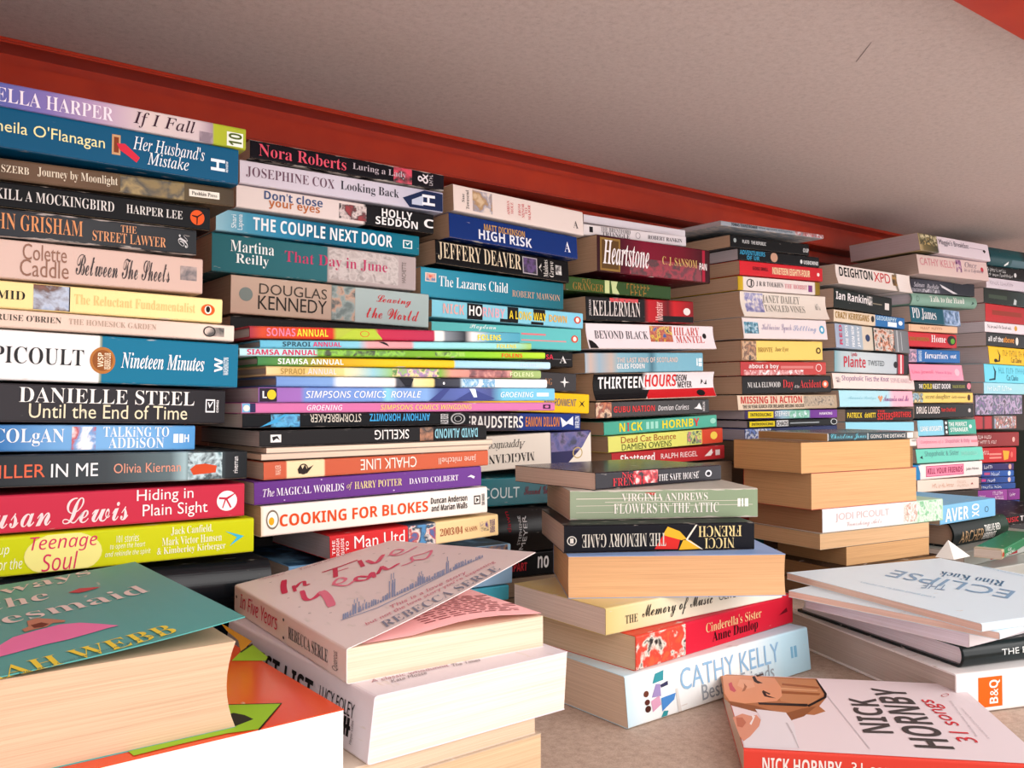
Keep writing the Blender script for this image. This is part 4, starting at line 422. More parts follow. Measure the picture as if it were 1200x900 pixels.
{'id': 'S3_62', 'n': 'paperback_book', 'lab': 'cream paperback lying upside down with a purple night-sky end, eleventh down in third back stack', 'cat': 'book', 'grp': 'books in the third back stack', 'loc': (0.46642, 0.752, 0.16561), 'yaw': 0.0, 'tilt': -0.02774, 'L': 0.22251, 'W': 0.13, 'T': 0.03698, 'ramp': [(-0.0059, '#eae0d2'), (0.7258, '#e8ded2'), (0.729, '#3a3a62'), (1.0019, '#4a4470')], 'items': [('t', 'MAGICIAN', 'r', '#3c3836', 180, (0.07694, 0.1384, 0.2, 0.46)), ('t', 'Apprentice', 'i', '#3c3836', 180, (0.07736, 0.12608, 0.56, 0.86)), ('pic', ['#2e3058', '#5a5a98', '#7a6a9a', '#24264a'], 0.9, (0.16269, 0.21912, 0.4, 0.99)), ('poly', '#efe6da', [(0.18675, 0.02), (0.22294, 0.02), (0.22294, 0.95), (0.20902, 0.5)]), ('ring', '#c9b27a', (0.19411, 0.20902, 0.15, 0.5))], 'o': {'pages': '#c0a288'}},
{'id': 'S3_63', 'n': 'paperback_book', 'lab': 'deep-teal hardback with thin white capitals, twelfth down in third back stack', 'cat': 'book', 'grp': 'books in the third back stack', 'loc': (0.46649, 0.752, 0.13176), 'yaw': 0.0, 'tilt': 0.01863, 'L': 0.20002, 'W': 0.13, 'T': 0.03009, 'ramp': [(0.1398, '#16808a'), (0.5604, '#127680'), (0.7891, '#0f5f68')], 'items': [('t', 'PICOULT', 's', '#dfeaea', 0, (0.05636, 0.11699, 0.28, 0.66)), ('t', 'Second Glance', 'c', '#8a2a38', 0, (0.12328, 0.17208, 0.35, 0.65))], 'o': {'rough': 0.25, 'pages': '#c0a288'}},
{'id': 'S3_64', 'n': 'hardback_book', 'lab': 'thick black hardback with upright white lettering, thirteenth down in third back stack', 'cat': 'book', 'grp': 'books in the third back stack', 'loc': (0.46661, 0.752, 0.08204), 'yaw': 0.0, 'tilt': 0.03381, 'L': 0.19979, 'W': 0.155, 'T': 0.04954, 'ramp': [(0.1397, '#101216'), (0.7892, '#0c0d10')], 'items': [('t', 'STEPHENIE', 's', '#e4e4e4', 90, (0.10753, 0.1113, 0.2, 0.82)), ('t', 'MEYER', 's', '#e8e8e8', 90, (0.11329, 0.11887, 0.08, 0.82)), ('t', 'dawn', 's', '#b8283c', 90, (0.09136, 0.09701, 0.5, 0.92))], 'o': {'rough': 0.3, 'hard': 1, 'pages': '#c0a288'}},
{'id': 'S3_65', 'n': 'paperback_book', 'lab': 'black paperback with a red word, low in shadow, fourteenth down in third back stack', 'cat': 'book', 'grp': 'books in the third back stack', 'loc': (0.46667, 0.752, 0.05586), 'yaw': 0.0, 'tilt': 0.035, 'L': 0.19967, 'W': 0.13, 'T': 0.02601, 'ramp': [(0, '#131215')], 'items': [('t', 'APART', 'b', '#c43a44', 0, (0.10307, 0.12713, 0.26, 0.6)), ('t', 'no', 'b', '#e8e4e2', 0, (0.14197, 0.15756, 0.3, 0.8))], 'o': {'pages': '#c0a288'}},
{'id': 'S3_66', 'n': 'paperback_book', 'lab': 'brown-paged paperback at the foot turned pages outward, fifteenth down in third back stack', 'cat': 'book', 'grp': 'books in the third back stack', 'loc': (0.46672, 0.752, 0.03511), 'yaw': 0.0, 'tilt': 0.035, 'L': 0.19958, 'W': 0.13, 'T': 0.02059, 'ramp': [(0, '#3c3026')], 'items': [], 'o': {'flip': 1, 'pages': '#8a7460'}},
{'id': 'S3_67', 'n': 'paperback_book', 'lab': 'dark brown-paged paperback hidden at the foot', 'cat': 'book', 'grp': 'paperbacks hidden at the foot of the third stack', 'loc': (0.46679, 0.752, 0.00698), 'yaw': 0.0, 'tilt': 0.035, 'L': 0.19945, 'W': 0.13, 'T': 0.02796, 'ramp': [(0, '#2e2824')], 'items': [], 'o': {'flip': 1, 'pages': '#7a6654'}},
{'id': 'S4_68', 'n': 'paperback_book', 'lab': 'white paperback set back, topmost, just below the red beam, topmost in fourth back stack', 'cat': 'book', 'grp': 'books in the fourth back stack', 'loc': (0.70471, 0.782, 0.45638), 'yaw': 0.0, 'tilt': -0.01161, 'L': 0.18022, 'W': 0.112, 'T': 0.01008, 'ramp': [(0, '#dcd6dc')], 'items': [], 'o': {'pages': '#c9a88c'}},
{'id': 'S4_69', 'n': 'paperback_book', 'lab': 'white paperback with grey capitals on the dark red one, second down in fourth back stack', 'cat': 'book', 'grp': 'books in the fourth back stack', 'loc': (0.68845, 0.764, 0.43669), 'yaw': 0.0, 'tilt': -0.02985, 'L': 0.17765, 'W': 0.112, 'T': 0.01317, 'ramp': [(0.0018, '#e4dcdc'), (1.0021, '#ddd6da')], 'items': [('rect', '#2c2a30', (0.00908, 0.0148, 0.3, 0.8)), ('t', 'THE BRENTFORD', 'r', '#6a6468', 0, (0.02735, 0.07685, 0.5, 0.92)), ('t', 'TRIANGLE', 'r', '#6a6468', 0, (0.02905, 0.07583, 0.08, 0.48)), ('ring', '#a8a0a4', (0.08564, 0.094, 0.2, 0.8)), ('t', 'ROBERT RANKIN', 'r', '#57525a', 0, (0.10721, 0.17001, 0.3, 0.68))], 'o': {'pages': '#c9a88c'}},
{'id': 'S4_70', 'n': 'paperback_book', 'lab': 'thick dark-red paperback with white gothic title, third down in fourth back stack', 'cat': 'book', 'grp': 'books in the fourth back stack', 'loc': (0.6989, 0.752, 0.39351), 'yaw': 0.0, 'tilt': -0.00886, 'L': 0.19948, 'W': 0.13, 'T': 0.04333, 'ramp': [(0.0005, '#3c0f1c'), (0.1767, '#521226'), (0.3929, '#861636'), (0.7313, '#7a162e'), (0.9032, '#5a1224'), (0.9989, '#3a0f18')], 'items': [('rect', '#9a7a42', (0.00462, 0.03723, 0.04, 0.94)), ('rect', '#6a4e2a', (0.00701, 0.03475, 0.1, 0.88)), ('pic', ['#6e1230', '#a81c3c', '#4a0f20', '#8a1834'], 1.3, (0.05275, 0.18308, 0.02, 0.5)), ('t', 'Heartstone', 'j', '#f0e8e8', 0, (0.00893, 0.08622, 0.22, 0.88)), ('t', 'C. J. SANSOM', 'r', '#d8b878', 0, (0.10961, 0.17436, 0.38, 0.64)), ('rect', '#b02844', (0.18454, 0.18981, 0.02, 0.98)), ('t', 'PAN', 'b', '#f0e6e6', 0, (0.17871, 0.19305, 0.38, 0.58))], 'o': {'pages': '#c9a88c'}},
{'id': 'S4_71', 'n': 'paperback_book', 'lab': 'dark green paperback with faded gold lettering, fourth down in fourth back stack', 'cat': 'book', 'grp': 'books in the fourth back stack', 'loc': (0.6572, 0.76, 0.36892), 'yaw': 0.0, 'tilt': -0.0088, 'L': 0.17515, 'W': 0.112, 'T': 0.01644, 'ramp': [(0.0013, '#3f5e30'), (0.3426, '#46652f'), (0.4904, '#3c5a2c'), (0.9933, '#3a5830')], 'items': [('t', 'GRANGER', 'r', '#a07c3c', 0, (0.01047, 0.05879, 0.1, 0.62)), ('t', 'BILL', 'z', '#a07c3c', 0, (0.02549, 0.03841, 0.65, 0.9)), ('rect', '#cfd6a0', (0.06121, 0.06879, 0.02, 0.98)), ('poly', '#c9d4a0', [(0.071, 0.95), (0.08214, 0.95), (0.07965, 0.5), (0.08514, 0.05), (0.07346, 0.05)]), ('t', 'BURNING', 'z', '#a07c3c', 0, (0.09722, 0.13663, 0.5, 0.9)), ('t', 'TRAP', 'z', '#a07c3c', 0, (0.10359, 0.13082, 0.08, 0.48))], 'o': {'wear': 0.4, 'pages': '#c9a88c'}},
{'id': 'S4_72', 'n': 'paperback_book', 'lab': 'black and red paperback with pale condensed capitals, fifth down in fourth back stack', 'cat': 'book', 'grp': 'books in the fourth back stack', 'loc': (0.68137, 0.752, 0.33499), 'yaw': 0.0, 'tilt': -0.03414, 'L': 0.18509, 'W': 0.13, 'T': 0.02837, 'ramp': [(0.003, '#1a181b'), (0.5167, '#201a1e'), (0.5618, '#c02430'), (0.6302, '#b8222e'), (0.7465, '#6a1a22'), (0.8058, '#c8222c'), (1.0064, '#8a1a22')], 'items': [('t', 'JONATHAN', 'b', '#cfc6c4', 90, (0.00452, 0.00873, 0.2, 0.85)), ('t', 'KELLERMAN', 'r', '#dcd2ce', 0, (0.01061, 0.08839, 0.2, 0.84)), ('pic', ['#b02430', '#d83a44', '#3a1418'], 0.5, (0.03786, 0.0853, 0.8, 1)), ('t', 'Monster', 'b', '#e8b4b0', 90, (0.11453, 0.12789, 0.1, 0.9)), ('disc', '#e8dcd8', (0.16583, 0.17884, 0.36, 0.68)), ('rect', '#1a181b', (0.11931, 0.1857, 0, 0.3))], 'o': {'wear': 0.4, 'pages': '#c9a88c'}},
{'id': 'S4_73', 'n': 'paperback_book', 'lab': 'white paperback with slanted spine and small colour figure, sixth down in fourth back stack', 'cat': 'book', 'grp': 'books in the fourth back stack', 'loc': (0.68128, 0.752, 0.30177), 'yaw': 0.0, 'tilt': -0.035, 'L': 0.22327, 'W': 0.13, 'T': 0.03033, 'ramp': [(0.0046, '#eadfe2'), (1.0282, '#e8dde0')], 'items': [('t', 'BEYOND BLACK', 'r', '#5c565c', 0, (0.0125, 0.1013, 0.4, 0.72)), ('pic', ['#3a5a9a', '#c87a4a', '#a83a44', '#e0c050', '#4a3a4a'], 0.6, (0.1047, 0.14491, 0.3, 0.95)), ('t', 'HILARY', 'r', '#cc5852', 0, (0.14766, 0.19594, 0.58, 0.92)), ('t', 'MANTEL', 'r', '#cc5852', 0, (0.15041, 0.20292, 0.26, 0.56)), ('disc', '#2a2628', (0.20146, 0.20878, 0.45, 0.68)), ('poly', '#2a2628', [(0.00173, 0.02), (0.0151, 0.02), (0.01203, 0.2), (0.00687, 0.32), (0.00173, 0.36)])], 'o': {'lean': 0.006, 'conc': 0.002, 'pages': '#c9a88c'}},
{'id': 'S4_74', 'n': 'paperback_book', 'lab': 'pale blue-grey paperback with faint white capitals, seventh down in fourth back stack', 'cat': 'book', 'grp': 'books in the fourth back stack', 'loc': (0.6799, 0.752, 0.27383), 'yaw': 0.0, 'tilt': -0.035, 'L': 0.20425, 'W': 0.13, 'T': 0.02374, 'ramp': [(0.0001, '#a9bac6'), (0.04, '#cdb9ae'), (0.1093, '#a2b8c6'), (0.2035, '#c6b6ac'), (0.2634, '#92bac8'), (0.4994, '#7eacbc'), (0.5379, '#5a8292'), (0.5897, '#88b8c8'), (1.0062, '#82b6c8')], 'items': [('t', 'THE LAST KING OF SCOTLAND', 'b', '#dcc8c0', 0, (0.05085, 0.1563, 0.5, 0.76)), ('t', 'GILES FODEN', 'b', '#f0ecea', 0, (0.05011, 0.09681, 0.2, 0.44)), ('rect', '#e8f0f2', (0.19189, 0.1942, 0.3, 0.7)), ('rect', '#e8f0f2', (0.19593, 0.20232, 0.5, 0.7)), ('rect', '#e8f0f2', (0.19593, 0.20232, 0.26, 0.46))], 'o': {'pages': '#c9a88c'}},
{'id': 'S4_75', 'n': 'paperback_book', 'lab': 'black, white and red paperback with a hollowed spine, eighth down in fourth back stack', 'cat': 'book', 'grp': 'books in the fourth back stack', 'loc': (0.69444, 0.752, 0.24147), 'yaw': 0.0, 'tilt': -0.03155, 'L': 0.21301, 'W': 0.13, 'T': 0.0327, 'ramp': [(0.0028, '#1d1b1d'), (0.3734, '#1f1c1f'), (0.4161, '#ece3e3'), (1.0179, '#eae0e2')], 'items': [('rect', '#c8262e', (0.08525, 0.21443, 0.0, 0.36)), ('poly', '#1d1b1d', [(0.07568, 0.36), (0.09256, 0.36), (0.08213, 0), (0.07183, 0)]), ('t', 'THIRTEEN', 'b', '#f4f0f0', 0, (0.00722, 0.08525, 0.44, 0.86)), ('t', 'HOURS', 'b', '#d83a3c', 0, (0.08577, 0.14103, 0.46, 0.92)), ('t', 'DEON', 'b', '#3a3638', 0, (0.14103, 0.16061, 0.66, 0.9)), ('t', 'MEYER', 'b', '#3a3638', 0, (0.14436, 0.17084, 0.4, 0.64)), ('poly', '#2c2a2c', [(0.18786, 0.5), (0.19224, 0.62), (0.19575, 0.5), (0.19869, 0.7), (0.19987, 0.5), (0.19458, 0.56), (0.18932, 0.72)]), ('disc', '#1d1b1d', (0.17715, 0.19282, 0.06, 0.3))], 'o': {'lean': 0.003, 'conc': 0.004, 'pages': '#c9a88c'}},
{'id': 'S4_76', 'n': 'paperback_book', 'lab': 'glossy black paperback with red capitals and an orange picture, ninth down in fourth back stack', 'cat': 'book', 'grp': 'books in the fourth back stack', 'loc': (0.69572, 0.752, 0.22135), 'yaw': 0.0, 'tilt': -0.02265, 'L': 0.19975, 'W': 0.13, 'T': 0.01939, 'ramp': [(-0.0038, '#2c2628'), (0.4041, '#3c3638'), (0.999, '#232022')], 'items': [('pic', ['#c87a50', '#8a3a2a', '#e8c8a8', '#4a2820'], 0.6, (-0.00028, 0.02555, 0.02, 0.98)), ('t', 'GUBU NATION', 'b', '#dc4648', 0, (0.02896, 0.09851, 0.32, 0.7)), ('t', 'Damian Corless', 'o', '#eeeaea', 0, (0.10434, 0.16084, 0.34, 0.68)), ('poly', '#f0eeee', [(0.17051, 0.4), (0.18638, 0.3), (0.18058, 0.75), (0.17625, 0.5)]), ('t', 'MERLIN', 'b', '#dcd8d8', 90, (0.18725, 0.19133, 0.2, 0.8))], 'o': {'rough': 0.25, 'pages': '#c9a88c'}},
{'id': 'S4_77', 'n': 'paperback_book', 'lab': 'mint-green paperback with yellow capitals, tenth down in fourth back stack', 'cat': 'book', 'grp': 'books in the fourth back stack', 'loc': (0.70919, 0.752, 0.20142), 'yaw': 0.0, 'tilt': -0.035, 'L': 0.20139, 'W': 0.13, 'T': 0.01593, 'ramp': [(0.0034, '#5ab29c'), (1.0045, '#62b8a4')], 'items': [('t', 'N', 'b', '#ecdc3c', 0, (0.02474, 0.03416, 0.2, 0.84)), ('t', 'I', 'b', '#dc4650', 0, (0.03765, 0.04116, 0.2, 0.84)), ('t', 'CK', 'b', '#ecdc3c', 0, (0.04418, 0.06355, 0.2, 0.84)), ('rect', '#a8dccc', (0.07028, 0.07549, 0.25, 0.8)), ('rect', '#a8dccc', (0.0781, 0.08336, 0.25, 0.8)), ('rect', '#a8dccc', (0.086, 0.0913, 0.25, 0.8)), ('t', 'HORNB', 'b', '#ecdc3c', 0, (0.09824, 0.15548, 0.2, 0.84)), ('t', 'Y', 'b', '#dc4650', 0, (0.15633, 0.16725, 0.2, 0.84)), ('disc', '#a8dccc', (0.18829, 0.19959, 0.3, 0.75))], 'o': {'pages': '#c9a88c'}},
{'id': 'S4_78', 'n': 'paperback_book', 'lab': 'pale yellow paperback with a coral-red end, eleventh down in fourth back stack', 'cat': 'book', 'grp': 'books in the fourth back stack', 'loc': (0.71597, 0.752, 0.18105), 'yaw': 0.0, 'tilt': -0.03212, 'L': 0.20646, 'W': 0.13, 'T': 0.01934, 'ramp': [(-0.0007, '#e0e080'), (0.7962, '#dfdf7c'), (0.8075, '#d4583f'), (1.0017, '#d0543c')], 'items': [('t', 'Dead Cat Bounce', 's', '#ab5a3c', 0, (0.02086, 0.11634, 0.52, 0.92)), ('t', 'DAMIEN OWENS', 's', '#5c6a3c', 0, (0.02185, 0.10812, 0.08, 0.46)), ('pic', ['#d88a8a', '#5a8a7a', '#e0e080', '#3a5a50'], 0.5, (0.13723, 0.16439, 0.1, 0.92)), ('disc', '#ecd062', (0.18196, 0.19566, 0.28, 0.8))], 'o': {'pages': '#c9a88c'}},
{'id': 'S4_79', 'n': 'paperback_book', 'lab': 'brick-red paperback with white lettering, last clear spine, twelfth down in fourth back stack', 'cat': 'book', 'grp': 'books in the fourth back stack', 'loc': (0.72142, 0.752, 0.16287), 'yaw': 0.0, 'tilt': -0.01823, 'L': 0.20429, 'W': 0.13, 'T': 0.01778, 'ramp': [(-0.0026, '#ba393e'), (1.0011, '#c23e42')], 'items': [('t', 'Shattered', 'b', '#f4eaea', 0, (0.01386, 0.07239, 0.25, 0.85)), ('t', 'RALPH RIEGEL', 's', '#f0e2e0', 0, (0.08332, 0.15098, 0.35, 0.72)), ('poly', '#f2e8e6', [(0.16462, 0.3), (0.17889, 0.8), (0.18107, 0.5), (0.18457, 0.7), (0.17672, 0.3)]), ('rect', '#f0e2e0', (0.18633, 0.19516, 0.3, 0.7))], 'o': {'pages': '#c9a88c'}},
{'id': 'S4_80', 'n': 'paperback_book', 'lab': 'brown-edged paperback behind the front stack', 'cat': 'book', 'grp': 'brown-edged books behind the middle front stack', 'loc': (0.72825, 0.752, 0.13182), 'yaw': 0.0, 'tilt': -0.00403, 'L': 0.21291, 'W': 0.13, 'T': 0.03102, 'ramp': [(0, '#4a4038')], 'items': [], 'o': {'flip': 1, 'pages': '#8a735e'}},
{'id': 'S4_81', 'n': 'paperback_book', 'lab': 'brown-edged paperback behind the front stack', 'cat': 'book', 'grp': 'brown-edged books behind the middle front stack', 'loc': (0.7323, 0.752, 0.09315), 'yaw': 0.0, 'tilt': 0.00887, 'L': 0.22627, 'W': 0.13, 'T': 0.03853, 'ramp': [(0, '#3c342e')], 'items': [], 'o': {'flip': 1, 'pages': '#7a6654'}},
{'id': 'S4_82', 'n': 'paperback_book', 'lab': 'red book, just its end showing at the right, thirteenth down in fourth back stack', 'cat': 'book', 'grp': 'books in the fourth back stack', 'loc': (0.75057, 0.752, 0.06863), 'yaw': 0.0, 'tilt': 0.02254, 'L': 0.25171, 'W': 0.13, 'T': 0.02388, 'ramp': [(0, '#c23a36')], 'items': [], 'o': {'pages': '#c9a88c'}},
{'id': 'S4_83', 'n': 'paperback_book', 'lab': 'teal book, just its end showing near the foot, fourteenth down in fourth back stack', 'cat': 'book', 'grp': 'books in the fourth back stack', 'loc': (0.76051, 0.752, 0.04497), 'yaw': 0.0, 'tilt': 0.02309, 'L': 0.24715, 'W': 0.13, 'T': 0.02293, 'ramp': [(0, '#1f7f86')], 'items': [], 'o': {'pages': '#c9a88c'}},
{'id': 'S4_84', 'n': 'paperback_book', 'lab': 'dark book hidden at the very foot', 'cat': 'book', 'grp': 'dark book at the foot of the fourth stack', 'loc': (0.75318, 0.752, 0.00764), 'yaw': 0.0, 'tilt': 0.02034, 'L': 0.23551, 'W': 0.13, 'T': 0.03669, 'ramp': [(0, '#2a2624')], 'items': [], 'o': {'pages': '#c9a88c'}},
{'id': 'S5_85', 'n': 'magazine', 'lab': 'thin silver magazine with a worn curling end, topmost in fifth back stack', 'cat': 'magazine', 'grp': 'books in the fifth back stack', 'loc': (0.93099, 0.76, 0.47707), 'yaw': 0.0, 'tilt': -0.035, 'L': 0.23594, 'W': 0.15, 'T': 0.00643, 'ramp': [(-0.0, '#a8acb4'), (0.5694, '#9ea4ac'), (1.0005, '#b4b8bc')], 'items': [('t', 'TOMAS TRANSTROMER', 'b', '#3c4450', 0, (0.02065, 0.07746, 0.2, 0.85)), ('t', 'the great enigma', 'b', '#6a727c', 0, (0.08063, 0.158, 0.25, 0.8)), ('pic', ['#d8dce0', '#b05050', '#8a9098'], 0.5, (0.16487, 0.23421, 0.1, 0.9))], 'o': {'pages': '#c9c1c8', 'wear': 0.8}},
{'id': 'S5_86', 'n': 'paperback_book', 'lab': 'black paperback with tiny white capitals under the silver magazine, second down in fifth back stack', 'cat': 'book', 'grp': 'books in the fifth back stack', 'loc': (0.96275, 0.77, 0.45264), 'yaw': 0.0, 'tilt': -0.035, 'L': 0.18181, 'W': 0.112, 'T': 0.01742, 'ramp': [(-0.0015, '#16171a'), (1.0049, '#1a1b1e')], 'items': [('disc', '#a8b0b0', (0.00669, 0.01279, 0.4, 0.75)), ('t', 'PLATO   THE REPUBLIC', 'b', '#d8d8d8', 0, (0.02571, 0.07847, 0.42, 0.7)), ('t', 'OUP', 'b', '#d8d8d8', 0, (0.16696, 0.18126, 0.25, 0.6))], 'o': {'pages': '#cdac92'}},
{'id': 'S5_87', 'n': 'paperback_book', 'lab': 'black paperback with blue lettering and a small round portrait, third down in fifth back stack', 'cat': 'book', 'grp': 'books in the fifth back stack', 'loc': (0.97901, 0.77, 0.43687), 'yaw': 0.0, 'tilt': -0.035, 'L': 0.19156, 'W': 0.13, 'T': 0.01586, 'ramp': [(0.0002, '#15181c'), (1.0007, '#1a1c20')], 'items': [('t', 'ADVENTURERS', 'b', '#4aa8cc', 0, (0.00373, 0.06007, 0.5, 0.9)), ('t', 'OF UR', 'b', '#4aa8cc', 0, (0.01862, 0.04714, 0.1, 0.45)), ('disc', '#c8a08a', (0.07252, 0.08912, 0.1, 0.95)), ('t', 'USBORNE', 'b', '#e4e4e4', 0, (0.15189, 0.18875, 0.2, 0.55)), ('disc', '#e4e4e4', (0.1434, 0.14905, 0.2, 0.6))], 'o': {'pages': '#c9c1c8'}},
{'id': 'S5_88', 'n': 'paperback_book', 'lab': 'scarlet paperback with a pale block title, fourth down in fifth back stack', 'cat': 'book', 'grp': 'books in the fifth back stack', 'loc': (0.98254, 0.77, 0.41655), 'yaw': 0.0, 'tilt': -0.035, 'L': 0.19661, 'W': 0.13, 'T': 0.02019, 'ramp': [(-0.0029, '#d8303c'), (1.0028, '#cc2c38')], 'items': [('t', 'GEORGE ORWELL', 'b', '#6a1a24', 0, (0.02813, 0.06355, 0.4, 0.64)), ('rect', '#d8706a', (0.0721, 0.16459, 0.22, 0.74)), ('t', 'NINETEEN EIGHTY-FOUR', 'b', '#f0dcb4', 0, (0.07342, 0.16387, 0.24, 0.72)), ('disc', '#f4e0dc', (0.18204, 0.18866, 0.35, 0.62))], 'o': {'pages': '#cdac92'}},
{'id': 'S5_89', 'n': 'paperback_book', 'lab': 'white paperback with gold bands at both ends, fifth down in fifth back stack', 'cat': 'book', 'grp': 'books in the fifth back stack', 'loc': (0.97867, 0.77, 0.39522), 'yaw': 0.0, 'tilt': -0.035, 'L': 0.19355, 'W': 0.13, 'T': 0.01971, 'ramp': [(0.0003, '#c2a01c'), (0.0544, '#d4b428'), (0.0624, '#e8dcd8'), (0.9289, '#e6dad6'), (0.9402, '#9a8020'), (0.999, '#8a7018')], 'items': [('ring', '#3a3634', (0.01861, 0.03561, 0.22, 0.84)), ('t', 'J', 's', '#3a3634', 0, (0.02362, 0.03054, 0.3, 0.75)), ('t', 'J R R TOLKIEN', 'r', '#4a4446', 0, (0.04006, 0.10251, 0.34, 0.72)), ('t', 'THE HOBBIT', 'r', '#dc8a94', 0, (0.1059, 0.16101, 0.34, 0.68)), ('rect', '#8a4a8a', (0.16388, 0.17397, 0.2, 0.7))], 'o': {'pages': '#cdac92'}},
{'id': 'S5_90', 'n': 'paperback_book', 'lab': 'cream paperback with a hollow slanted spine and lilac flower, sixth down in fifth back stack', 'cat': 'book', 'grp': 'books in the fifth back stack', 'loc': (0.98388, 0.77, 0.35841), 'yaw': 0.0, 'tilt': -0.035, 'L': 0.20345, 'W': 0.13, 'T': 0.0359, 'ramp': [(0.0189, '#e6dcd2'), (1.0086, '#e2d6cc')], 'items': [('pic', ['#7a7aa8', '#a8a4c4', '#e6dcd2'], 0.5, (0.0088, 0.04967, 0.2, 0.95)), ('t', 'JANET DAILEY', 'r', '#8a847c', 0, (0.0487, 0.1377, 0.56, 0.9)), ('t', 'TANGLED VINES', 'r', '#8a847c', 0, (0.05129, 0.14689, 0.24, 0.52)), ('pic', ['#8a847c', '#e2d6cc'], 0.3, (0.17493, 0.18812, 0.4, 0.66))], 'o': {'lean': 0.007, 'conc': 0.003, 'pages': '#cdac92'}},
{'id': 'S5_91', 'n': 'paperback_book', 'lab': 'white paperback with pale script and a blue round emblem, seventh down in fifth back stack', 'cat': 'book', 'grp': 'books in the fifth back stack', 'loc': (0.98731, 0.77, 0.32828), 'yaw': 0.0, 'tilt': -0.035, 'L': 0.19961, 'W': 0.13, 'T': 0.02968, 'ramp': [(0.0006, '#e8dcda'), (1.0141, '#e6dadc')], 'items': [('pic', ['#1f5060', '#4a90a8', '#c8d8e0'], 0.4, (0.0026, 0.03404, 0.25, 0.8)), ('t', 'Katherine Lynch', 'c', '#b4aac0', 0, (0.04109, 0.11092, 0.3, 0.75)), ('t', 'Settling', 'c', '#a8b0cc', 0, (0.11436, 0.17288, 0.3, 0.7)), ('disc', '#5aa8c8', (0.18019, 0.19385, 0.3, 0.72)), ('disc', '#e8f0f2', (0.18387, 0.19014, 0.4, 0.62))], 'o': {'lean': 0.003, 'pages': '#cdac92'}},
{'id': 'S5_92', 'n': 'paperback_book', 'lab': 'yellow paperback with a portrait at its left end, eighth down in fifth back stack', 'cat': 'book', 'grp': 'books in the fifth back stack', 'loc': (0.98521, 0.77, 0.29783), 'yaw': 0.0, 'tilt': -0.03275, 'L': 0.19237, 'W': 0.13, 'T': 0.02836, 'ramp': [(0.0022, '#b08a6a'), (0.1698, '#a87a5a'), (0.1748, '#efd27a'), (1.0029, '#edcf76')], 'items': [('pic', ['#b8865e', '#6a4632', '#d8b088', '#3c2a22'], 0.7, (0.00197, 0.03266, 0.02, 0.98)), ('t', 'BRONTE', 'r', '#a07c3a', 0, (0.03649, 0.07024, 0.42, 0.66)), ('t', 'Jane Eyre', 'i', '#8a6a34', 0, (0.07553, 0.10753, 0.4, 0.68)), ('disc', '#5a3c20', (0.17567, 0.18813, 0.34, 0.68)), ('disc', '#efd27a', (0.17859, 0.18519, 0.42, 0.6))], 'o': {'pages': '#cdac92'}},
{'id': 'S5_93', 'n': 'paperback_book', 'lab': 'brick-pink paperback with scuffed white lower-case title, ninth down in fifth back stack', 'cat': 'book', 'grp': 'books in the fifth back stack', 'loc': (0.98318, 0.77, 0.27717), 'yaw': 0.0, 'tilt': -0.02452, 'L': 0.20302, 'W': 0.13, 'T': 0.01957, 'ramp': [(0.0034, '#c04a4c'), (1.0007, '#c85450')], 'items': [('t', 'about a boy', 'b', '#f0e4e2', 0, (0.01775, 0.08561, 0.42, 0.85)), ('pic', ['#f4ecea', '#c04a4c', '#e0b0ae'], 0.5, (0.00686, 0.14577, 0.0, 0.4)), ('rect', '#d88a86', (0.09063, 0.17082, 0.5, 0.7)), ('ring', '#f0d8d4', (0.17626, 0.19202, 0.25, 0.85))], 'o': {'wear': 0.6, 'pages': '#cdac92'}},
{'id': 'S5_94', 'n': 'paperback_book', 'lab': 'black paperback with red serif title and orange emblem, tenth down in fifth back stack', 'cat': 'book', 'grp': 'books in the fifth back stack', 'loc': (0.98665, 0.77, 0.25142), 'yaw': 0.0, 'tilt': -0.02125, 'L': 0.2127, 'W': 0.13, 'T': 0.02536, 'ramp': [(0.0034, '#262528'), (1.0025, '#2a292c')], 'items': [('t', 'NUALA ELLWOOD', 'r', '#ece8e6', 0, (0.01127, 0.08558, 0.36, 0.66)), ('t', 'Day', 'r', '#d8484c', 0, (0.09163, 0.11756, 0.2, 0.78)), ('t', 'of the', 'r', '#d8d0ce', 0, (0.11964, 0.13147, 0.3, 0.48)), ('t', 'Accident', 'r', '#d8484c', 0, (0.13287, 0.18603, 0.3, 0.76)), ('disc', '#e07050', (0.18898, 0.20535, 0.28, 0.72)), ('disc', '#f0e0d8', (0.19342, 0.20086, 0.38, 0.62))], 'o': {'pages': '#cdac92'}},
{'id': 'S5_95', 'n': 'paperback_book', 'lab': 'sand-coloured paperback with bold red capitals, eleventh down in fifth back stack', 'cat': 'book', 'grp': 'books in the fifth back stack', 'loc': (0.97544, 0.77, 0.22944), 'yaw': 0.0, 'tilt': -0.01033, 'L': 0.23723, 'W': 0.13, 'T': 0.02074, 'ramp': [(0.0017, '#e8d4be'), (0.6297, '#e4cfb8'), (0.6595, '#c8b49c'), (0.9925, '#b8a48c')], 'items': [('t', 'MISSING IN ACTION', 'b', '#cc4440', 0, (0.00681, 0.14799, 0.44, 0.92)), ('t', 'THE 50 YEAR SEARCH FOR IRELANDS MISSING SOLDIER', 'b', '#57504a', 0, (0.00958, 0.15222, 0.12, 0.36)), ('pic', ['#6a6054', '#c0ac94', '#8a7c6c'], 0.5, (0.15292, 0.22977, 0.2, 0.9))], 'o': {'lean': 0.002, 'pages': '#cdac92'}},
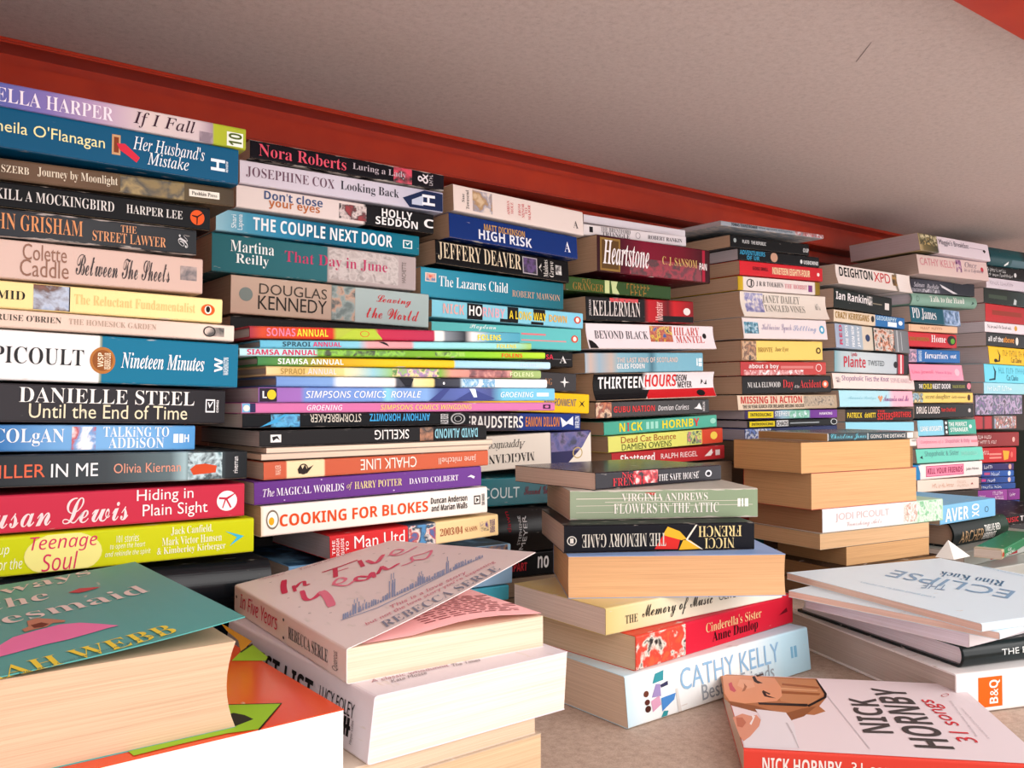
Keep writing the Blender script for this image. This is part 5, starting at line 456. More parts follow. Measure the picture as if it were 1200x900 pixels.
{'id': 'S5_96', 'n': 'paperback_book', 'lab': 'thin purple and teal paperback with a yellow block, twelfth down in fifth back stack', 'cat': 'book', 'grp': 'books in the fifth back stack', 'loc': (0.99189, 0.77, 0.21675), 'yaw': 0.0, 'tilt': -0.00183, 'L': 0.22288, 'W': 0.13, 'T': 0.01271, 'ramp': [(-0.0039, '#4a3a6a'), (0.0309, '#4a3a6a'), (0.2898, '#5a4a7a'), (0.3795, '#a8c8d8'), (0.5798, '#58b090'), (0.6671, '#6aa8a0'), (0.6912, '#7a3f9a'), (0.9952, '#8448a4')], 'items': [('rect', '#f0dc28', (0.0069, 0.06394, 0.14, 0.86)), ('t', 'INTRODUCING', 'b', '#4a4420', 0, (0.01158, 0.05868, 0.32, 0.68)), ('t', 'STEPHEN', 'b', '#eef2f4', 0, (0.06724, 0.10152, 0.3, 0.86)), ('pic', ['#dcecf0', '#58b090', '#a0d0c0'], 0.5, (0.10152, 0.15047, 0.1, 0.9)), ('t', 'HAWKING', 'b', '#f0e6f4', 0, (0.17581, 0.20927, 0.4, 0.7))], 'o': {'pages': '#c6bcc2'}},
{'id': 'S5_97', 'n': 'paperback_book', 'lab': 'thin black paperback with a yellow block, thirteenth down in fifth back stack', 'cat': 'book', 'grp': 'books in the fifth back stack', 'loc': (0.99736, 0.77, 0.20466), 'yaw': 0.0, 'tilt': -0.00606, 'L': 0.21726, 'W': 0.13, 'T': 0.01048, 'ramp': [(-0.0011, '#16181c'), (1.0037, '#1c2024')], 'items': [('rect', '#f0dc28', (0.00444, 0.06164, 0.14, 0.86)), ('t', 'INTRODUCING', 'b', '#4a4420', 0, (0.00882, 0.05768, 0.32, 0.68)), ('rect', '#e8e8e8', (0.06561, 0.09318, 0.1, 0.92)), ('t', 'CHAOS', 'b', '#26282c', 0, (0.06694, 0.09182, 0.2, 0.82)), ('rect', '#a8b0b4', (0.09762, 0.17017, 0.42, 0.58)), ('ring', '#d8dcdc', (0.19985, 0.21729, 0.1, 0.95))], 'o': {'pages': '#c6bcc2'}},
{'id': 'S5_98', 'n': 'paperback_book', 'lab': 'dark-blue patterned paperback showing only its left end, fourteenth down in fifth back stack', 'cat': 'book', 'grp': 'books in the fifth back stack', 'loc': (0.99163, 0.77, 0.18771), 'yaw': 0.0, 'tilt': -0.00913, 'L': 0.22275, 'W': 0.13, 'T': 0.01602, 'ramp': [(-0.0009, '#3a4a94'), (0.0591, '#5a78c8'), (0.1158, '#34406c')], 'items': [('pic', ['#7a98d8', '#2c3870', '#dfe6f4', '#4a5ca8'], 0.5, (0.00072, 0.05802, 0.04, 0.96))], 'o': {'pages': '#c2bccb'}},
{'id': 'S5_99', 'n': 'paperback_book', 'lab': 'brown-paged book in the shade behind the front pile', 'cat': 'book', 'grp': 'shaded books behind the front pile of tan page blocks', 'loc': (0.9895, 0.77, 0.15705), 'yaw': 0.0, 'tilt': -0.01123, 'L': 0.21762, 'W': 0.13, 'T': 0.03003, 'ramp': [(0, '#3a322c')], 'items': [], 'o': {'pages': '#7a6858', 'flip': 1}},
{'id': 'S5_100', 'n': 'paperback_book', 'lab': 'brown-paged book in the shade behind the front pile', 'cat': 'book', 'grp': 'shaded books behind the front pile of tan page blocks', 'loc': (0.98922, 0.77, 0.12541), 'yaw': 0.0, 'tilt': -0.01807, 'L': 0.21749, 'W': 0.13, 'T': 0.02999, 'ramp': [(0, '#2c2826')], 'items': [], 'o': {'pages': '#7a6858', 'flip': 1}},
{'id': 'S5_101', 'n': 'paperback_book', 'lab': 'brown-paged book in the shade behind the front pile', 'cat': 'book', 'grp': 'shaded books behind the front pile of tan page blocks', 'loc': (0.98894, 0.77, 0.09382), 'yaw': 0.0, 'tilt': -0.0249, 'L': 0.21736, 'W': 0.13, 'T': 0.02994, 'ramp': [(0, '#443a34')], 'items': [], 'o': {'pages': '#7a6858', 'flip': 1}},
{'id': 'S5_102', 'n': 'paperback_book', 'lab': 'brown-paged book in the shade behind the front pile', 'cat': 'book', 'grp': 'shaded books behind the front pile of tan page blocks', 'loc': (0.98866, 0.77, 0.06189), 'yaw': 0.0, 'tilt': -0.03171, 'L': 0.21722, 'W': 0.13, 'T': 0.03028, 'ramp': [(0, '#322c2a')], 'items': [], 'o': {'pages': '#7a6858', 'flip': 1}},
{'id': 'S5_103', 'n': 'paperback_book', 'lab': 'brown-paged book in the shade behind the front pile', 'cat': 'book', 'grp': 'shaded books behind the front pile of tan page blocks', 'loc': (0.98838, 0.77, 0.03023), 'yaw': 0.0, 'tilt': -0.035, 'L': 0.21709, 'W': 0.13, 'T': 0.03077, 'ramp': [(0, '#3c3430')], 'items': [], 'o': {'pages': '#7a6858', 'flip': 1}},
{'id': 'S6_104', 'n': 'paperback_book', 'lab': 'white paperback with a small photo, topmost under the ceiling board, topmost in sixth back stack', 'cat': 'book', 'grp': 'books in the sixth back stack', 'loc': (1.42097, 0.75, 0.4933), 'yaw': -0.15708, 'tilt': 0.02473, 'L': 0.18688, 'W': 0.14, 'T': 0.03046, 'ramp': [(0.0045, '#c8b48c'), (0.0585, '#8a7c5a'), (0.2461, '#5a5a4c'), (0.2651, '#e4d8de'), (1.0065, '#e2d6de')], 'items': [('pic', ['#c8b078', '#3a3a2c', '#8a8260', '#e0d4b0'], 0.6, (0.00171, 0.04746, 0.35, 0.98)), ('t', "Maggie's Breakfast", 's', '#6a6470', 0, (0.0519, 0.13097, 0.45, 0.85)), ('rect', '#b8aab4', (0.13253, 0.17203, 0.6, 0.64)), ('poly', '#3a2c30', [(0.16883, 0.55), (0.17363, 0.65), (0.1778, 0.55), (0.17363, 0.42)])], 'o': {'lean': 0.006, 'pages': '#d4c4c8'}},
{'id': 'S6_105', 'n': 'paperback_book', 'lab': 'pale pink paperback with rosy capitals, second down in sixth back stack', 'cat': 'book', 'grp': 'books in the sixth back stack', 'loc': (1.42499, 0.754, 0.45526), 'yaw': -0.15708, 'tilt': 0.00242, 'L': 0.18732, 'W': 0.14, 'T': 0.03374, 'ramp': [(0.001, '#e2cdc6'), (1.0026, '#dfc8c4')], 'items': [('t', 'CATHY KELLY', 's', '#d8949c', 0, (0.00596, 0.09902, 0.46, 0.84)), ('pic', ['#6a3a6a', '#a87aa0', '#e2cdc6'], 0.4, (0.10025, 0.11503, 0.3, 0.95)), ('t', 'Once', 'i', '#9a8a96', 0, (0.12496, 0.15735, 0.6, 0.9)), ('t', 'in a Lifetime', 'i', '#9a8a96', 0, (0.12123, 0.17491, 0.32, 0.56)), ('disc', '#c84a5a', (0.16786, 0.17555, 0.42, 0.7))], 'o': {'lean': 0.005, 'pages': '#bdaba0'}},
{'id': 'S6_106', 'n': 'paperback_book', 'lab': 'white paperback with bold black and red capitals, third down in sixth back stack', 'cat': 'book', 'grp': 'books in the sixth back stack', 'loc': (1.213, 0.77, 0.42272), 'yaw': 0.0, 'tilt': -0.00676, 'L': 0.21934, 'W': 0.13, 'T': 0.03089, 'ramp': [(0.0198, '#ece0da'), (0.7627, '#eae0da'), (0.793, '#6a5a3a'), (0.8195, '#eee6e2'), (1.0104, '#e8dcd6')], 'items': [('t', 'DEIGHTON', 'b', '#1f1d20', 0, (0.00935, 0.10351, 0.42, 0.9)), ('t', 'XPD', 's', '#cc3440', 0, (0.10687, 0.15671, 0.38, 0.88)), ('pic', ['#b89050', '#4a3a2a'], 0.4, (0.16287, 0.17706, 0.3, 0.9))], 'o': {'lean': 0.006, 'conc': 0.002, 'pages': '#d0b8a6'}},
{'id': 'S6_107', 'n': 'paperback_book', 'lab': 'black-green paperback with white lower-case author name, fourth down in sixth back stack', 'cat': 'book', 'grp': 'books in the sixth back stack', 'loc': (1.20793, 0.77, 0.38635), 'yaw': 0.0, 'tilt': 0.0243, 'L': 0.16689, 'W': 0.112, 'T': 0.03053, 'ramp': [(0.0007, '#1c2826'), (0.997, '#16201e')], 'items': [('t', 'Ian Rankin', 'b', '#eee8e8', 0, (0.00547, 0.09135, 0.44, 0.86)), ('pic', ['#e0d8d4', '#3a4240'], 0.4, (0.09218, 0.10799, 0.4, 0.86)), ('rect', '#8a8270', (0.10924, 0.13683, 0.5, 0.56)), ('rect', '#dfd8d4', (0.14545, 0.1585, 0.3, 0.66))], 'o': {'pages': '#d0b8a6'}},
{'id': 'S6_108', 'n': 'paperback_book', 'lab': 'narrow tan and blue paperback, fifth down in sixth back stack', 'cat': 'book', 'grp': 'books in the sixth back stack', 'loc': (1.20765, 0.77, 0.36477), 'yaw': 0.0, 'tilt': 0.00967, 'L': 0.20705, 'W': 0.13, 'T': 0.01896, 'ramp': [(-0.0035, '#e4d2bc'), (0.5573, '#dfccb4'), (0.5736, '#2c7ab4'), (1.0059, '#2a74b0')], 'items': [('t', 'CRAZY KERRIGANS', 'b', '#a8843c', 0, (0.00385, 0.09865, 0.3, 0.84)), ('disc', '#3a3028', (0.10448, 0.1137, 0.3, 0.85)), ('t', 'GEOGRAPHY', 'b', '#c4dce8', 0, (0.12045, 0.18123, 0.55, 0.92)), ('rect', '#e8f0f4', (0.1548, 0.18212, 0.1, 0.5)), ('disc', '#e8f0f4', (0.18749, 0.20009, 0.3, 0.7))], 'o': {'pages': '#d0b8a6'}},
{'id': 'S6_109', 'n': 'paperback_book', 'lab': 'grey-blue paperback with a dark picture at its middle, sixth down in sixth back stack', 'cat': 'book', 'grp': 'books in the sixth back stack', 'loc': (1.20937, 0.77, 0.32418), 'yaw': 0.0, 'tilt': 0.00676, 'L': 0.21555, 'W': 0.13, 'T': 0.03837, 'ramp': [(0.0045, '#a8b4c8'), (0.3426, '#aab8c4'), (0.352, '#d8ccbc'), (0.4822, '#d4c8b8'), (0.4899, '#2c3a36'), (0.7849, '#3a3c38'), (0.8013, '#8a8c90'), (1.0042, '#787c80')], 'items': [('t', 'RED', 'b', '#c8486c', 90, (0.01054, 0.01826, 0.15, 0.95)), ('t', 'THE BOYS', 'b', '#f0f0f2', 90, (0.02642, 0.03425, 0.1, 0.95)), ('t', 'FROM NEW', 'b', '#f0f0f2', 90, (0.04372, 0.05168, 0.1, 0.95)), ('t', 'JERSEY', 'b', '#f0f0f2', 90, (0.05969, 0.06775, 0.1, 0.95)), ('disc', '#3a4a70', (0.08324, 0.09644, 0.36, 0.66)), ('pic', ['#2c3a36', '#c87a50', '#d8d0c8', '#5a4a3c'], 0.6, (0.10895, 0.16919, 0.02, 0.98)), ('rect', '#c0c2c4', (0.17805, 0.18162, 0.02, 0.98)), ('rect', '#c0c2c4', (0.19147, 0.19327, 0.1, 0.9))], 'o': {'lean': 0.003, 'pages': '#d0b8a6'}},
{'id': 'S6_110', 'n': 'paperback_book', 'lab': 'silver-grey paperback with a raspberry author name, seventh down in sixth back stack', 'cat': 'book', 'grp': 'books in the sixth back stack', 'loc': (1.20887, 0.77, 0.28739), 'yaw': 0.0, 'tilt': -0.00022, 'L': 0.21815, 'W': 0.13, 'T': 0.03333, 'ramp': [(0.0044, '#8ab0b8'), (0.0836, '#b8c8cc'), (0.3474, '#ccd4d6'), (0.8153, '#c0c8ce'), (0.8316, '#3a3a42'), (0.8603, '#c84454'), (0.9222, '#c84454'), (0.9305, '#2c2a30'), (1.0016, '#2a282e')], 'items': [('t', 'Plante', 'b', '#c43c50', 0, (0.02483, 0.08643, 0.24, 0.78)), ('t', 'Lynda', 'b', '#c43c50', 0, (0.04566, 0.06163, 0.72, 0.95)), ('t', 'TWISTED', 's', '#6a7076', 0, (0.09302, 0.14112, 0.36, 0.62)), ('disc', '#2c2a30', (0.16989, 0.1832, 0.3, 0.62)), ('rect', '#e8d8d8', (0.19125, 0.19576, 0.02, 0.98))], 'o': {'pages': '#d0b8a6'}},
{'id': 'S6_111', 'n': 'paperback_book', 'lab': 'shell-pink paperback with purple scratchy title, eighth down in sixth back stack', 'cat': 'book', 'grp': 'books in the sixth back stack', 'loc': (1.2017, 0.77, 0.26186), 'yaw': 0.0, 'tilt': -0.0002, 'L': 0.23867, 'W': 0.13, 'T': 0.024, 'ramp': [(-0.0026, '#f0ddd6'), (0.9817, '#eed8d4')], 'items': [('t', 'Shopaholic Ties the Knot', 'o', '#8a6a9a', 0, (0.02383, 0.16074, 0.42, 0.86)), ('t', 'SOPHIE KINSELLA', 's', '#cdb4bc', 0, (0.1651, 0.2343, 0.45, 0.78)), ('pic', ['#5a3a4a', '#f0ddd6'], 0.3, (0.00849, 0.01997, 0.4, 0.75))], 'o': {'lean': 0.003, 'pages': '#d0b8a6'}},
{'id': 'S6_112', 'n': 'paperback_book', 'lab': 'paperback fading from pale blue to pink with a heart, ninth down in sixth back stack', 'cat': 'book', 'grp': 'books in the sixth back stack', 'loc': (1.2196, 0.77, 0.23329), 'yaw': 0.0, 'tilt': -0.00024, 'L': 0.21745, 'W': 0.13, 'T': 0.02628, 'ramp': [(-0.0045, '#b4e0ea'), (0.6427, '#b8dce6'), (0.7231, '#ecbcca'), (1.0097, '#eeb4c4')], 'items': [('poly', '#d8a07a', [(0.10894, 0.6), (0.11402, 0.72), (0.11657, 0.6), (0.11998, 0.72), (0.12425, 0.6), (0.11615, 0.28)]), ('t', 'Amanda Brobyn', 'c', '#9ccfdc', 0, (0.02346, 0.10346, 0.4, 0.66)), ('t', 'Amanda and Me', 'c', '#a0649c', 0, (0.12511, 0.20391, 0.34, 0.74))], 'o': {'lean': 0.002, 'pages': '#d0b8a6'}},
{'id': 'S6_113', 'n': 'paperback_book', 'lab': 'black paperback with yellow and red capitals, tenth down in sixth back stack', 'cat': 'book', 'grp': 'books in the sixth back stack', 'loc': (1.23784, 0.77, 0.21022), 'yaw': 0.0, 'tilt': 0.00189, 'L': 0.20153, 'W': 0.13, 'T': 0.02005, 'ramp': [(-0.0012, '#241f20'), (1.001, '#2a2324')], 'items': [('t', 'PATRICK', 'b', '#ead040', 0, (0.00406, 0.04554, 0.3, 0.72)), ('t', 'deWITT', 'b', '#ead040', 0, (0.05288, 0.08521, 0.3, 0.72)), ('t', 'THE', 'b', '#dc3434', 0, (0.09027, 0.11243, 0.72, 0.9)), ('t', 'SISTERS', 'b', '#dc3434', 0, (0.09027, 0.13677, 0.12, 0.68)), ('t', 'BROTHERS', 'b', '#dc3434', 0, (0.13853, 0.19434, 0.3, 0.76))], 'o': {'pages': '#d0b8a6'}},
{'id': 'S6_114', 'n': 'paperback_book', 'lab': 'pale-blue paperback largely covered by the tan front pile, eleventh down in sixth back stack', 'cat': 'book', 'grp': 'books in the sixth back stack', 'loc': (1.23754, 0.77, 0.18855), 'yaw': 0.0, 'tilt': 0.01118, 'L': 0.20419, 'W': 0.13, 'T': 0.02152, 'ramp': [(0, '#9ed8e8')], 'items': [], 'o': {'pages': '#d0b8a6'}},
{'id': 'S6_115', 'n': 'paperback_book', 'lab': 'white paperback with only its right end showing, twelfth down in sixth back stack', 'cat': 'book', 'grp': 'books in the sixth back stack', 'loc': (1.2349, 0.77, 0.1687), 'yaw': 0.0, 'tilt': 0.00979, 'L': 0.22328, 'W': 0.13, 'T': 0.01944, 'ramp': [(0, '#f4ece4')], 'items': [('t', 'HARPER', 's', '#8a8480', 0, (0.19922, 0.21593, 0.4, 0.6))], 'o': {'pages': '#d0b8a6'}},
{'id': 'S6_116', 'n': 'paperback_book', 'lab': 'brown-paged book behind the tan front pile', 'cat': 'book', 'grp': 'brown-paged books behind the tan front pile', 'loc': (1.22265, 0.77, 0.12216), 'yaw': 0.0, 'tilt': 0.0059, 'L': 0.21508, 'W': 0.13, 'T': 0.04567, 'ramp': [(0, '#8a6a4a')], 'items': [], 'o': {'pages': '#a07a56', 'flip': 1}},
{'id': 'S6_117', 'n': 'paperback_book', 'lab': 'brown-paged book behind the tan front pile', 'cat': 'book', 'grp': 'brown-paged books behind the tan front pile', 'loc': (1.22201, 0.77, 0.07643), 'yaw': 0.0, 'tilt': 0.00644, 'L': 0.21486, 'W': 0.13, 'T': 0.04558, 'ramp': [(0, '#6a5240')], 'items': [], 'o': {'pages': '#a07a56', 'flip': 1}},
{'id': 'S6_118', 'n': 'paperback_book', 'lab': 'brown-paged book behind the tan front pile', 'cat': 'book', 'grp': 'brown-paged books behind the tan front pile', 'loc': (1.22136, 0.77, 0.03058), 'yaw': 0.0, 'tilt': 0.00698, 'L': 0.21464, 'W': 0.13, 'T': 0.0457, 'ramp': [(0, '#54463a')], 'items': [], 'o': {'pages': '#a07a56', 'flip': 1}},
{'id': 'S7_119', 'n': 'paperback_book', 'lab': 'dark photographic hardback directly below the pale pink book, topmost in seventh back stack', 'cat': 'book', 'grp': 'books in the seventh back stack', 'loc': (1.43512, 0.77, 0.42784), 'yaw': 0.0, 'tilt': -0.035, 'L': 0.22766, 'W': 0.13, 'T': 0.02313, 'ramp': [(-0.0034, '#3a3a46'), (0.3321, '#4a4c58'), (0.6524, '#2f3440'), (1.0113, '#2a303c')], 'items': [('t', 'Salman', 'i', '#d8d4dc', 0, (0.01113, 0.0464, 0.4, 0.75)), ('t', 'Rushdie', 'i', '#d8d4dc', 0, (0.05412, 0.09624, 0.35, 0.7)), ('pic', ['#c8c4cc', '#4a4c58', '#8a8892'], 0.5, (0.00479, 0.09945, 0.0, 0.3)), ('poly', '#dcd8dc', [(0.09945, 0.75), (0.11967, 0.55), (0.16321, 0.1), (0.14645, 0.1), (0.1075, 0.5)]), ('rect', '#1c2028', (0.1477, 0.14937, 0, 1))], 'o': {'pages': '#cdb8ac'}},
{'id': 'S7_120', 'n': 'hardback_book', 'lab': 'sage-green hardback with rounded spine and white title, second down in seventh back stack', 'cat': 'book', 'grp': 'books in the seventh back stack', 'loc': (1.43196, 0.77, 0.40493), 'yaw': 0.0, 'tilt': -0.035, 'L': 0.23023, 'W': 0.155, 'T': 0.02176, 'ramp': [(0.0005, '#8fb0a2'), (1.0016, '#86a898')], 'items': [('t', 'Talk to the Hand', 'r', '#f0f0ea', 0, (0.05876, 0.18152, 0.34, 0.8)), ('ring', '#4a6a60', (0.01386, 0.02286, 0.3, 0.75)), ('poly', '#3a5a50', [(0.20866, 0.3), (0.21302, 0.6), (0.21959, 0.4)])], 'o': {'hard': 1, 'pages': '#e6dce4'}},
{'id': 'S7_121', 'n': 'paperback_book', 'lab': 'teal paperback with white capitals and a cloudy end, third down in seventh back stack', 'cat': 'book', 'grp': 'books in the seventh back stack', 'loc': (1.4314, 0.77, 0.37577), 'yaw': 0.0, 'tilt': -0.00874, 'L': 0.17169, 'W': 0.112, 'T': 0.02828, 'ramp': [(0.0011, '#256878'), (0.6416, '#1f6070'), (0.7124, '#9ab4d0'), (0.9289, '#a8bcd8'), (1.0024, '#4a6a94')], 'items': [('t', 'PD James', 'r', '#f0eef0', 0, (0.00574, 0.08619, 0.2, 0.9)), ('pic', ['#b8cae0', '#7a98c0', '#2a5a70'], 0.6, (0.11419, 0.1721, 0.1, 0.95))], 'o': {'lean': 0.003, 'pages': '#cdb8ac'}},
{'id': 'S7_122', 'n': 'paperback_book', 'lab': 'thin salmon paperback, fourth down in seventh back stack', 'cat': 'book', 'grp': 'books in the seventh back stack', 'loc': (1.42837, 0.77, 0.36102), 'yaw': 0.0, 'tilt': -0.02152, 'L': 0.16813, 'W': 0.112, 'T': 0.01242, 'ramp': [(0, '#e6bfa0')], 'items': [('t', 'MAEVE BINCHY', 'z', '#a8785a', 0, (0.0384, 0.11273, 0.35, 0.7)), ('rect', '#c8987a', (0.00469, 0.00616, 0, 1))], 'o': {'pages': '#cdb8ac'}},
{'id': 'S7_123', 'n': 'paperback_book', 'lab': 'crimson paperback with a green apple emblem, fifth down in seventh back stack', 'cat': 'book', 'grp': 'books in the seventh back stack', 'loc': (1.42239, 0.77, 0.33518), 'yaw': 0.0, 'tilt': -0.01401, 'L': 0.17037, 'W': 0.112, 'T': 0.0247, 'ramp': [(0.0065, '#cc2a3a'), (0.9957, '#c42838')], 'items': [('t', 'TONI MORRISON', 'b', '#a8843a', 0, (0.00662, 0.07242, 0.4, 0.66)), ('t', 'Home', 'r', '#f4eeee', 0, (0.08021, 0.13124, 0.36, 0.86)), ('disc', '#2a1a1a', (0.13654, 0.16755, 0.2, 0.9)), ('disc', '#6aa83a', (0.14886, 0.16337, 0.3, 0.7))], 'o': {'pages': '#cdb8ac'}},
{'id': 'S7_124', 'n': 'paperback_book', 'lab': 'mid-blue paperback with white gothic lower-case title, sixth down in seventh back stack', 'cat': 'book', 'grp': 'books in the seventh back stack', 'loc': (1.42741, 0.77, 0.30841), 'yaw': 0.0, 'tilt': -0.01663, 'L': 0.17736, 'W': 0.112, 'T': 0.0226, 'ramp': [(-0.0042, '#c8a8bc'), (0.1423, '#b898b0'), (0.1572, '#2270b0'), (1.0076, '#2074b4')], 'items': [('pic', ['#e0a8bc', '#4a4a70', '#c8a0b8'], 0.5, (-0.00038, 0.02562, 0.1, 0.9)), ('t', 'MARIAN KEYES', 'b', '#cfe0ee', 90, (0.03164, 0.04225, 0.1, 0.9)), ('t', 'forwarriors', 'r', '#f2f4f8', 0, (0.05295, 0.13295, 0.3, 0.8)), ('t', 'out', 'r', '#f2f4f8', 0, (0.14198, 0.16356, 0.36, 0.7))], 'o': {'pages': '#cdb8ac'}},
{'id': 'S7_125', 'n': 'paperback_book', 'lab': 'candy-pink paperback with faint lettering, seventh down in seventh back stack', 'cat': 'book', 'grp': 'books in the seventh back stack', 'loc': (1.42683, 0.77, 0.27753), 'yaw': 0.0, 'tilt': -0.0128, 'L': 0.18361, 'W': 0.112, 'T': 0.02827, 'ramp': [(0.0024, '#f09cb4'), (1.0076, '#f2a4ba')], 'items': [('t', 'Lisa Jewell', 's', '#e07a98', 0, (0.0067, 0.07698, 0.36, 0.64)), ('t', 'Vince & Joy', 's', '#d884a8', 0, (0.08561, 0.14317, 0.36, 0.6)), ('disc', '#f8c4d0', (0.1535, 0.17105, 0.3, 0.75))], 'o': {'lean': 0.004, 'pages': '#cdb8ac'}},
{'id': 'S7_126', 'n': 'paperback_book', 'lab': 'black paperback with yellow and white capitals, pink spot, eighth down in seventh back stack', 'cat': 'book', 'grp': 'books in the seventh back stack', 'loc': (1.44591, 0.77, 0.25888), 'yaw': 0.0, 'tilt': -0.01128, 'L': 0.19957, 'W': 0.13, 'T': 0.01762, 'ramp': [(0.0102, '#1e1c20'), (1.0011, '#242226')], 'items': [('t', 'THE', 'b', '#eeeaea', 0, (0.01291, 0.02579, 0.3, 0.72)), ('t', 'CHILD', 'b', '#ecd83c', 0, (0.02807, 0.05741, 0.26, 0.76)), ('t', 'NEXT DOOR', 'b', '#eeeaea', 0, (0.05975, 0.12313, 0.26, 0.76)), ('t', 'SHALINI BOLAND', 'b', '#a8a85a', 0, (0.12973, 0.17602, 0.34, 0.64)), ('disc', '#f094a4', (0.18375, 0.19848, 0.2, 0.85))], 'o': {'pages': '#cdb8ac'}},
{'id': 'S7_127', 'n': 'paperback_book', 'lab': 'mustard-yellow paperback with a small blue picture, ninth down in seventh back stack', 'cat': 'book', 'grp': 'books in the seventh back stack', 'loc': (1.43442, 0.77, 0.23962), 'yaw': 0.0, 'tilt': -0.00353, 'L': 0.21713, 'W': 0.13, 'T': 0.01804, 'ramp': [(0.0007, '#e8d094'), (0.156, '#eed27a'), (0.997, '#ecce72')], 'items': [('pic', ['#4a7a90', '#a8c0c8', '#3a3a34', '#e8d094'], 0.5, (0.0009, 0.03843, 0.05, 0.95)), ('t', 'secret daughter', 'i', '#7a6a3c', 0, (0.0453, 0.13255, 0.28, 0.84)), ('t', 'kelly rimmer', 'i', '#8a7a4c', 0, (0.13872, 0.19133, 0.36, 0.7)), ('disc', '#5a3c24', (0.19649, 0.20775, 0.2, 0.82))], 'o': {'pages': '#cdb8ac'}},
{'id': 'S7_128', 'n': 'paperback_book', 'lab': 'black paperback with thick white capitals and a red word, tenth down in seventh back stack', 'cat': 'book', 'grp': 'books in the seventh back stack', 'loc': (1.44503, 0.77, 0.21312), 'yaw': 0.0, 'tilt': -0.00057, 'L': 0.20917, 'W': 0.13, 'T': 0.02532, 'ramp': [(-0.0077, '#201e22'), (1.0066, '#2a282c')], 'items': [('t', 'DRUG LORDS', 'b', '#e6dcd8', 0, (0.00548, 0.08424, 0.32, 0.8)), ('t', 'Tom Chatfield', 'b', '#d83c38', 0, (0.08903, 0.14044, 0.44, 0.72)), ('disc', '#cfcaca', (0.18791, 0.19831, 0.36, 0.66))], 'o': {'pages': '#cdb8ac'}},
{'id': 'S7_129', 'n': 'paperback_book', 'lab': 'pale-blue and mint paperback split by a black band, eleventh down in seventh back stack', 'cat': 'book', 'grp': 'books in the seventh back stack', 'loc': (1.45288, 0.77, 0.18309), 'yaw': 0.0, 'tilt': 0.00137, 'L': 0.20719, 'W': 0.13, 'T': 0.02691, 'ramp': [(-0.0302, '#8ed0e4'), (0.4179, '#92d2e6'), (0.4315, '#26282c'), (0.5018, '#2c3032'), (0.5136, '#4cae9c'), (1.0067, '#52b4a0')], 'items': [('t', 'LIANE MORIARTY', 'b', '#f2f6f6', 0, (0.00761, 0.08257, 0.3, 0.62)), ('disc', '#e8eeee', (0.09342, 0.10071, 0.7, 0.9)), ('disc', '#e8eeee', (0.09342, 0.10071, 0.4, 0.6)), ('disc', '#e8eeee', (0.09342, 0.10071, 0.1, 0.3)), ('t', 'THE PERFECT', 'b', '#eef4f2', 0, (0.10681, 0.17334, 0.56, 0.84)), ('t', 'STRANGER', 'b', '#eef4f2', 0, (0.1109, 0.17592, 0.2, 0.48)), ('disc', '#dff0ec', (0.18023, 0.1915, 0.4, 0.66))], 'o': {'lean': 0.002, 'pages': '#cdb8ac'}},
{'id': 'S7_130', 'n': 'paperback_book', 'lab': 'rose-pink paperback with darker pink lettering, twelfth down in seventh back stack', 'cat': 'book', 'grp': 'books in the seventh back stack', 'loc': (1.44966, 0.77, 0.16227), 'yaw': 0.0, 'tilt': 0.01094, 'L': 0.21651, 'W': 0.13, 'T': 0.01953, 'ramp': [(-0.0076, '#f2b4be'), (1.0059, '#f4bac2')], 'items': [('t', 'Confessions of a', 'o', '#d8849c', 0, (0.01148, 0.08927, 0.34, 0.7)), ('t', 'Shopaholic & Baby', 'o', '#c87a9c', 0, (0.0953, 0.18716, 0.3, 0.78)), ('rect', '#e4909c', (0.19149, 0.21558, 0.4, 0.62))], 'o': {'lean': 0.002, 'pages': '#cdb8ac'}},
{'id': 'S7_131', 'n': 'paperback_book', 'lab': 'mint paperback with grey scratchy title, thirteenth down in seventh back stack', 'cat': 'book', 'grp': 'books in the seventh back stack', 'loc': (1.4464, 0.77, 0.13696), 'yaw': 0.0, 'tilt': 0.01058, 'L': 0.23919, 'W': 0.13, 'T': 0.02418, 'ramp': [(0.005, '#78d4c0'), (0.9963, '#7cd8c6')], 'items': [('t', 'Shopaholic & Sister', 'o', '#6a9a9a', 0, (0.02682, 0.14819, 0.36, 0.84)), ('t', 'SOPHIE KINSELLA', 's', '#a8e0d4', 0, (0.15574, 0.21828, 0.4, 0.7)), ('poly', '#2a4a4a', [(0.01056, 0.4), (0.01923, 0.55), (0.01999, 0.3)])], 'o': {'lean': 0.003, 'pages': '#cdb8ac'}},
{'id': 'S7_132', 'n': 'paperback_book', 'lab': 'white paperback with a pink boxed title, fourteenth down in seventh back stack', 'cat': 'book', 'grp': 'books in the seventh back stack', 'loc': (1.43748, 0.77, 0.10859), 'yaw': 0.0, 'tilt': 0.0092, 'L': 0.24743, 'W': 0.13, 'T': 0.02619, 'ramp': [(0.0014, '#2f8ec4'), (0.0918, '#2f8ec4'), (0.1025, '#f4ece8'), (1.0017, '#f4eae6')], 'items': [('poly', '#f6f0ec', [(0.01709, 0.95), (0.03597, 0.95), (0.03597, 0.05), (0.02272, 0.5)]), ('rect', '#c8487a', (0.04284, 0.17671, 0.16, 0.88)), ('rect', '#f49ab4', (0.04514, 0.17417, 0.2, 0.84)), ('t', 'KILL YOUR FRIENDS', 'b', '#a8285c', 0, (0.04821, 0.17078, 0.34, 0.72)), ('t', 'John Niven', 's', '#6a6468', 0, (0.18524, 0.23314, 0.36, 0.6))], 'o': {'pages': '#cdb8ac'}},
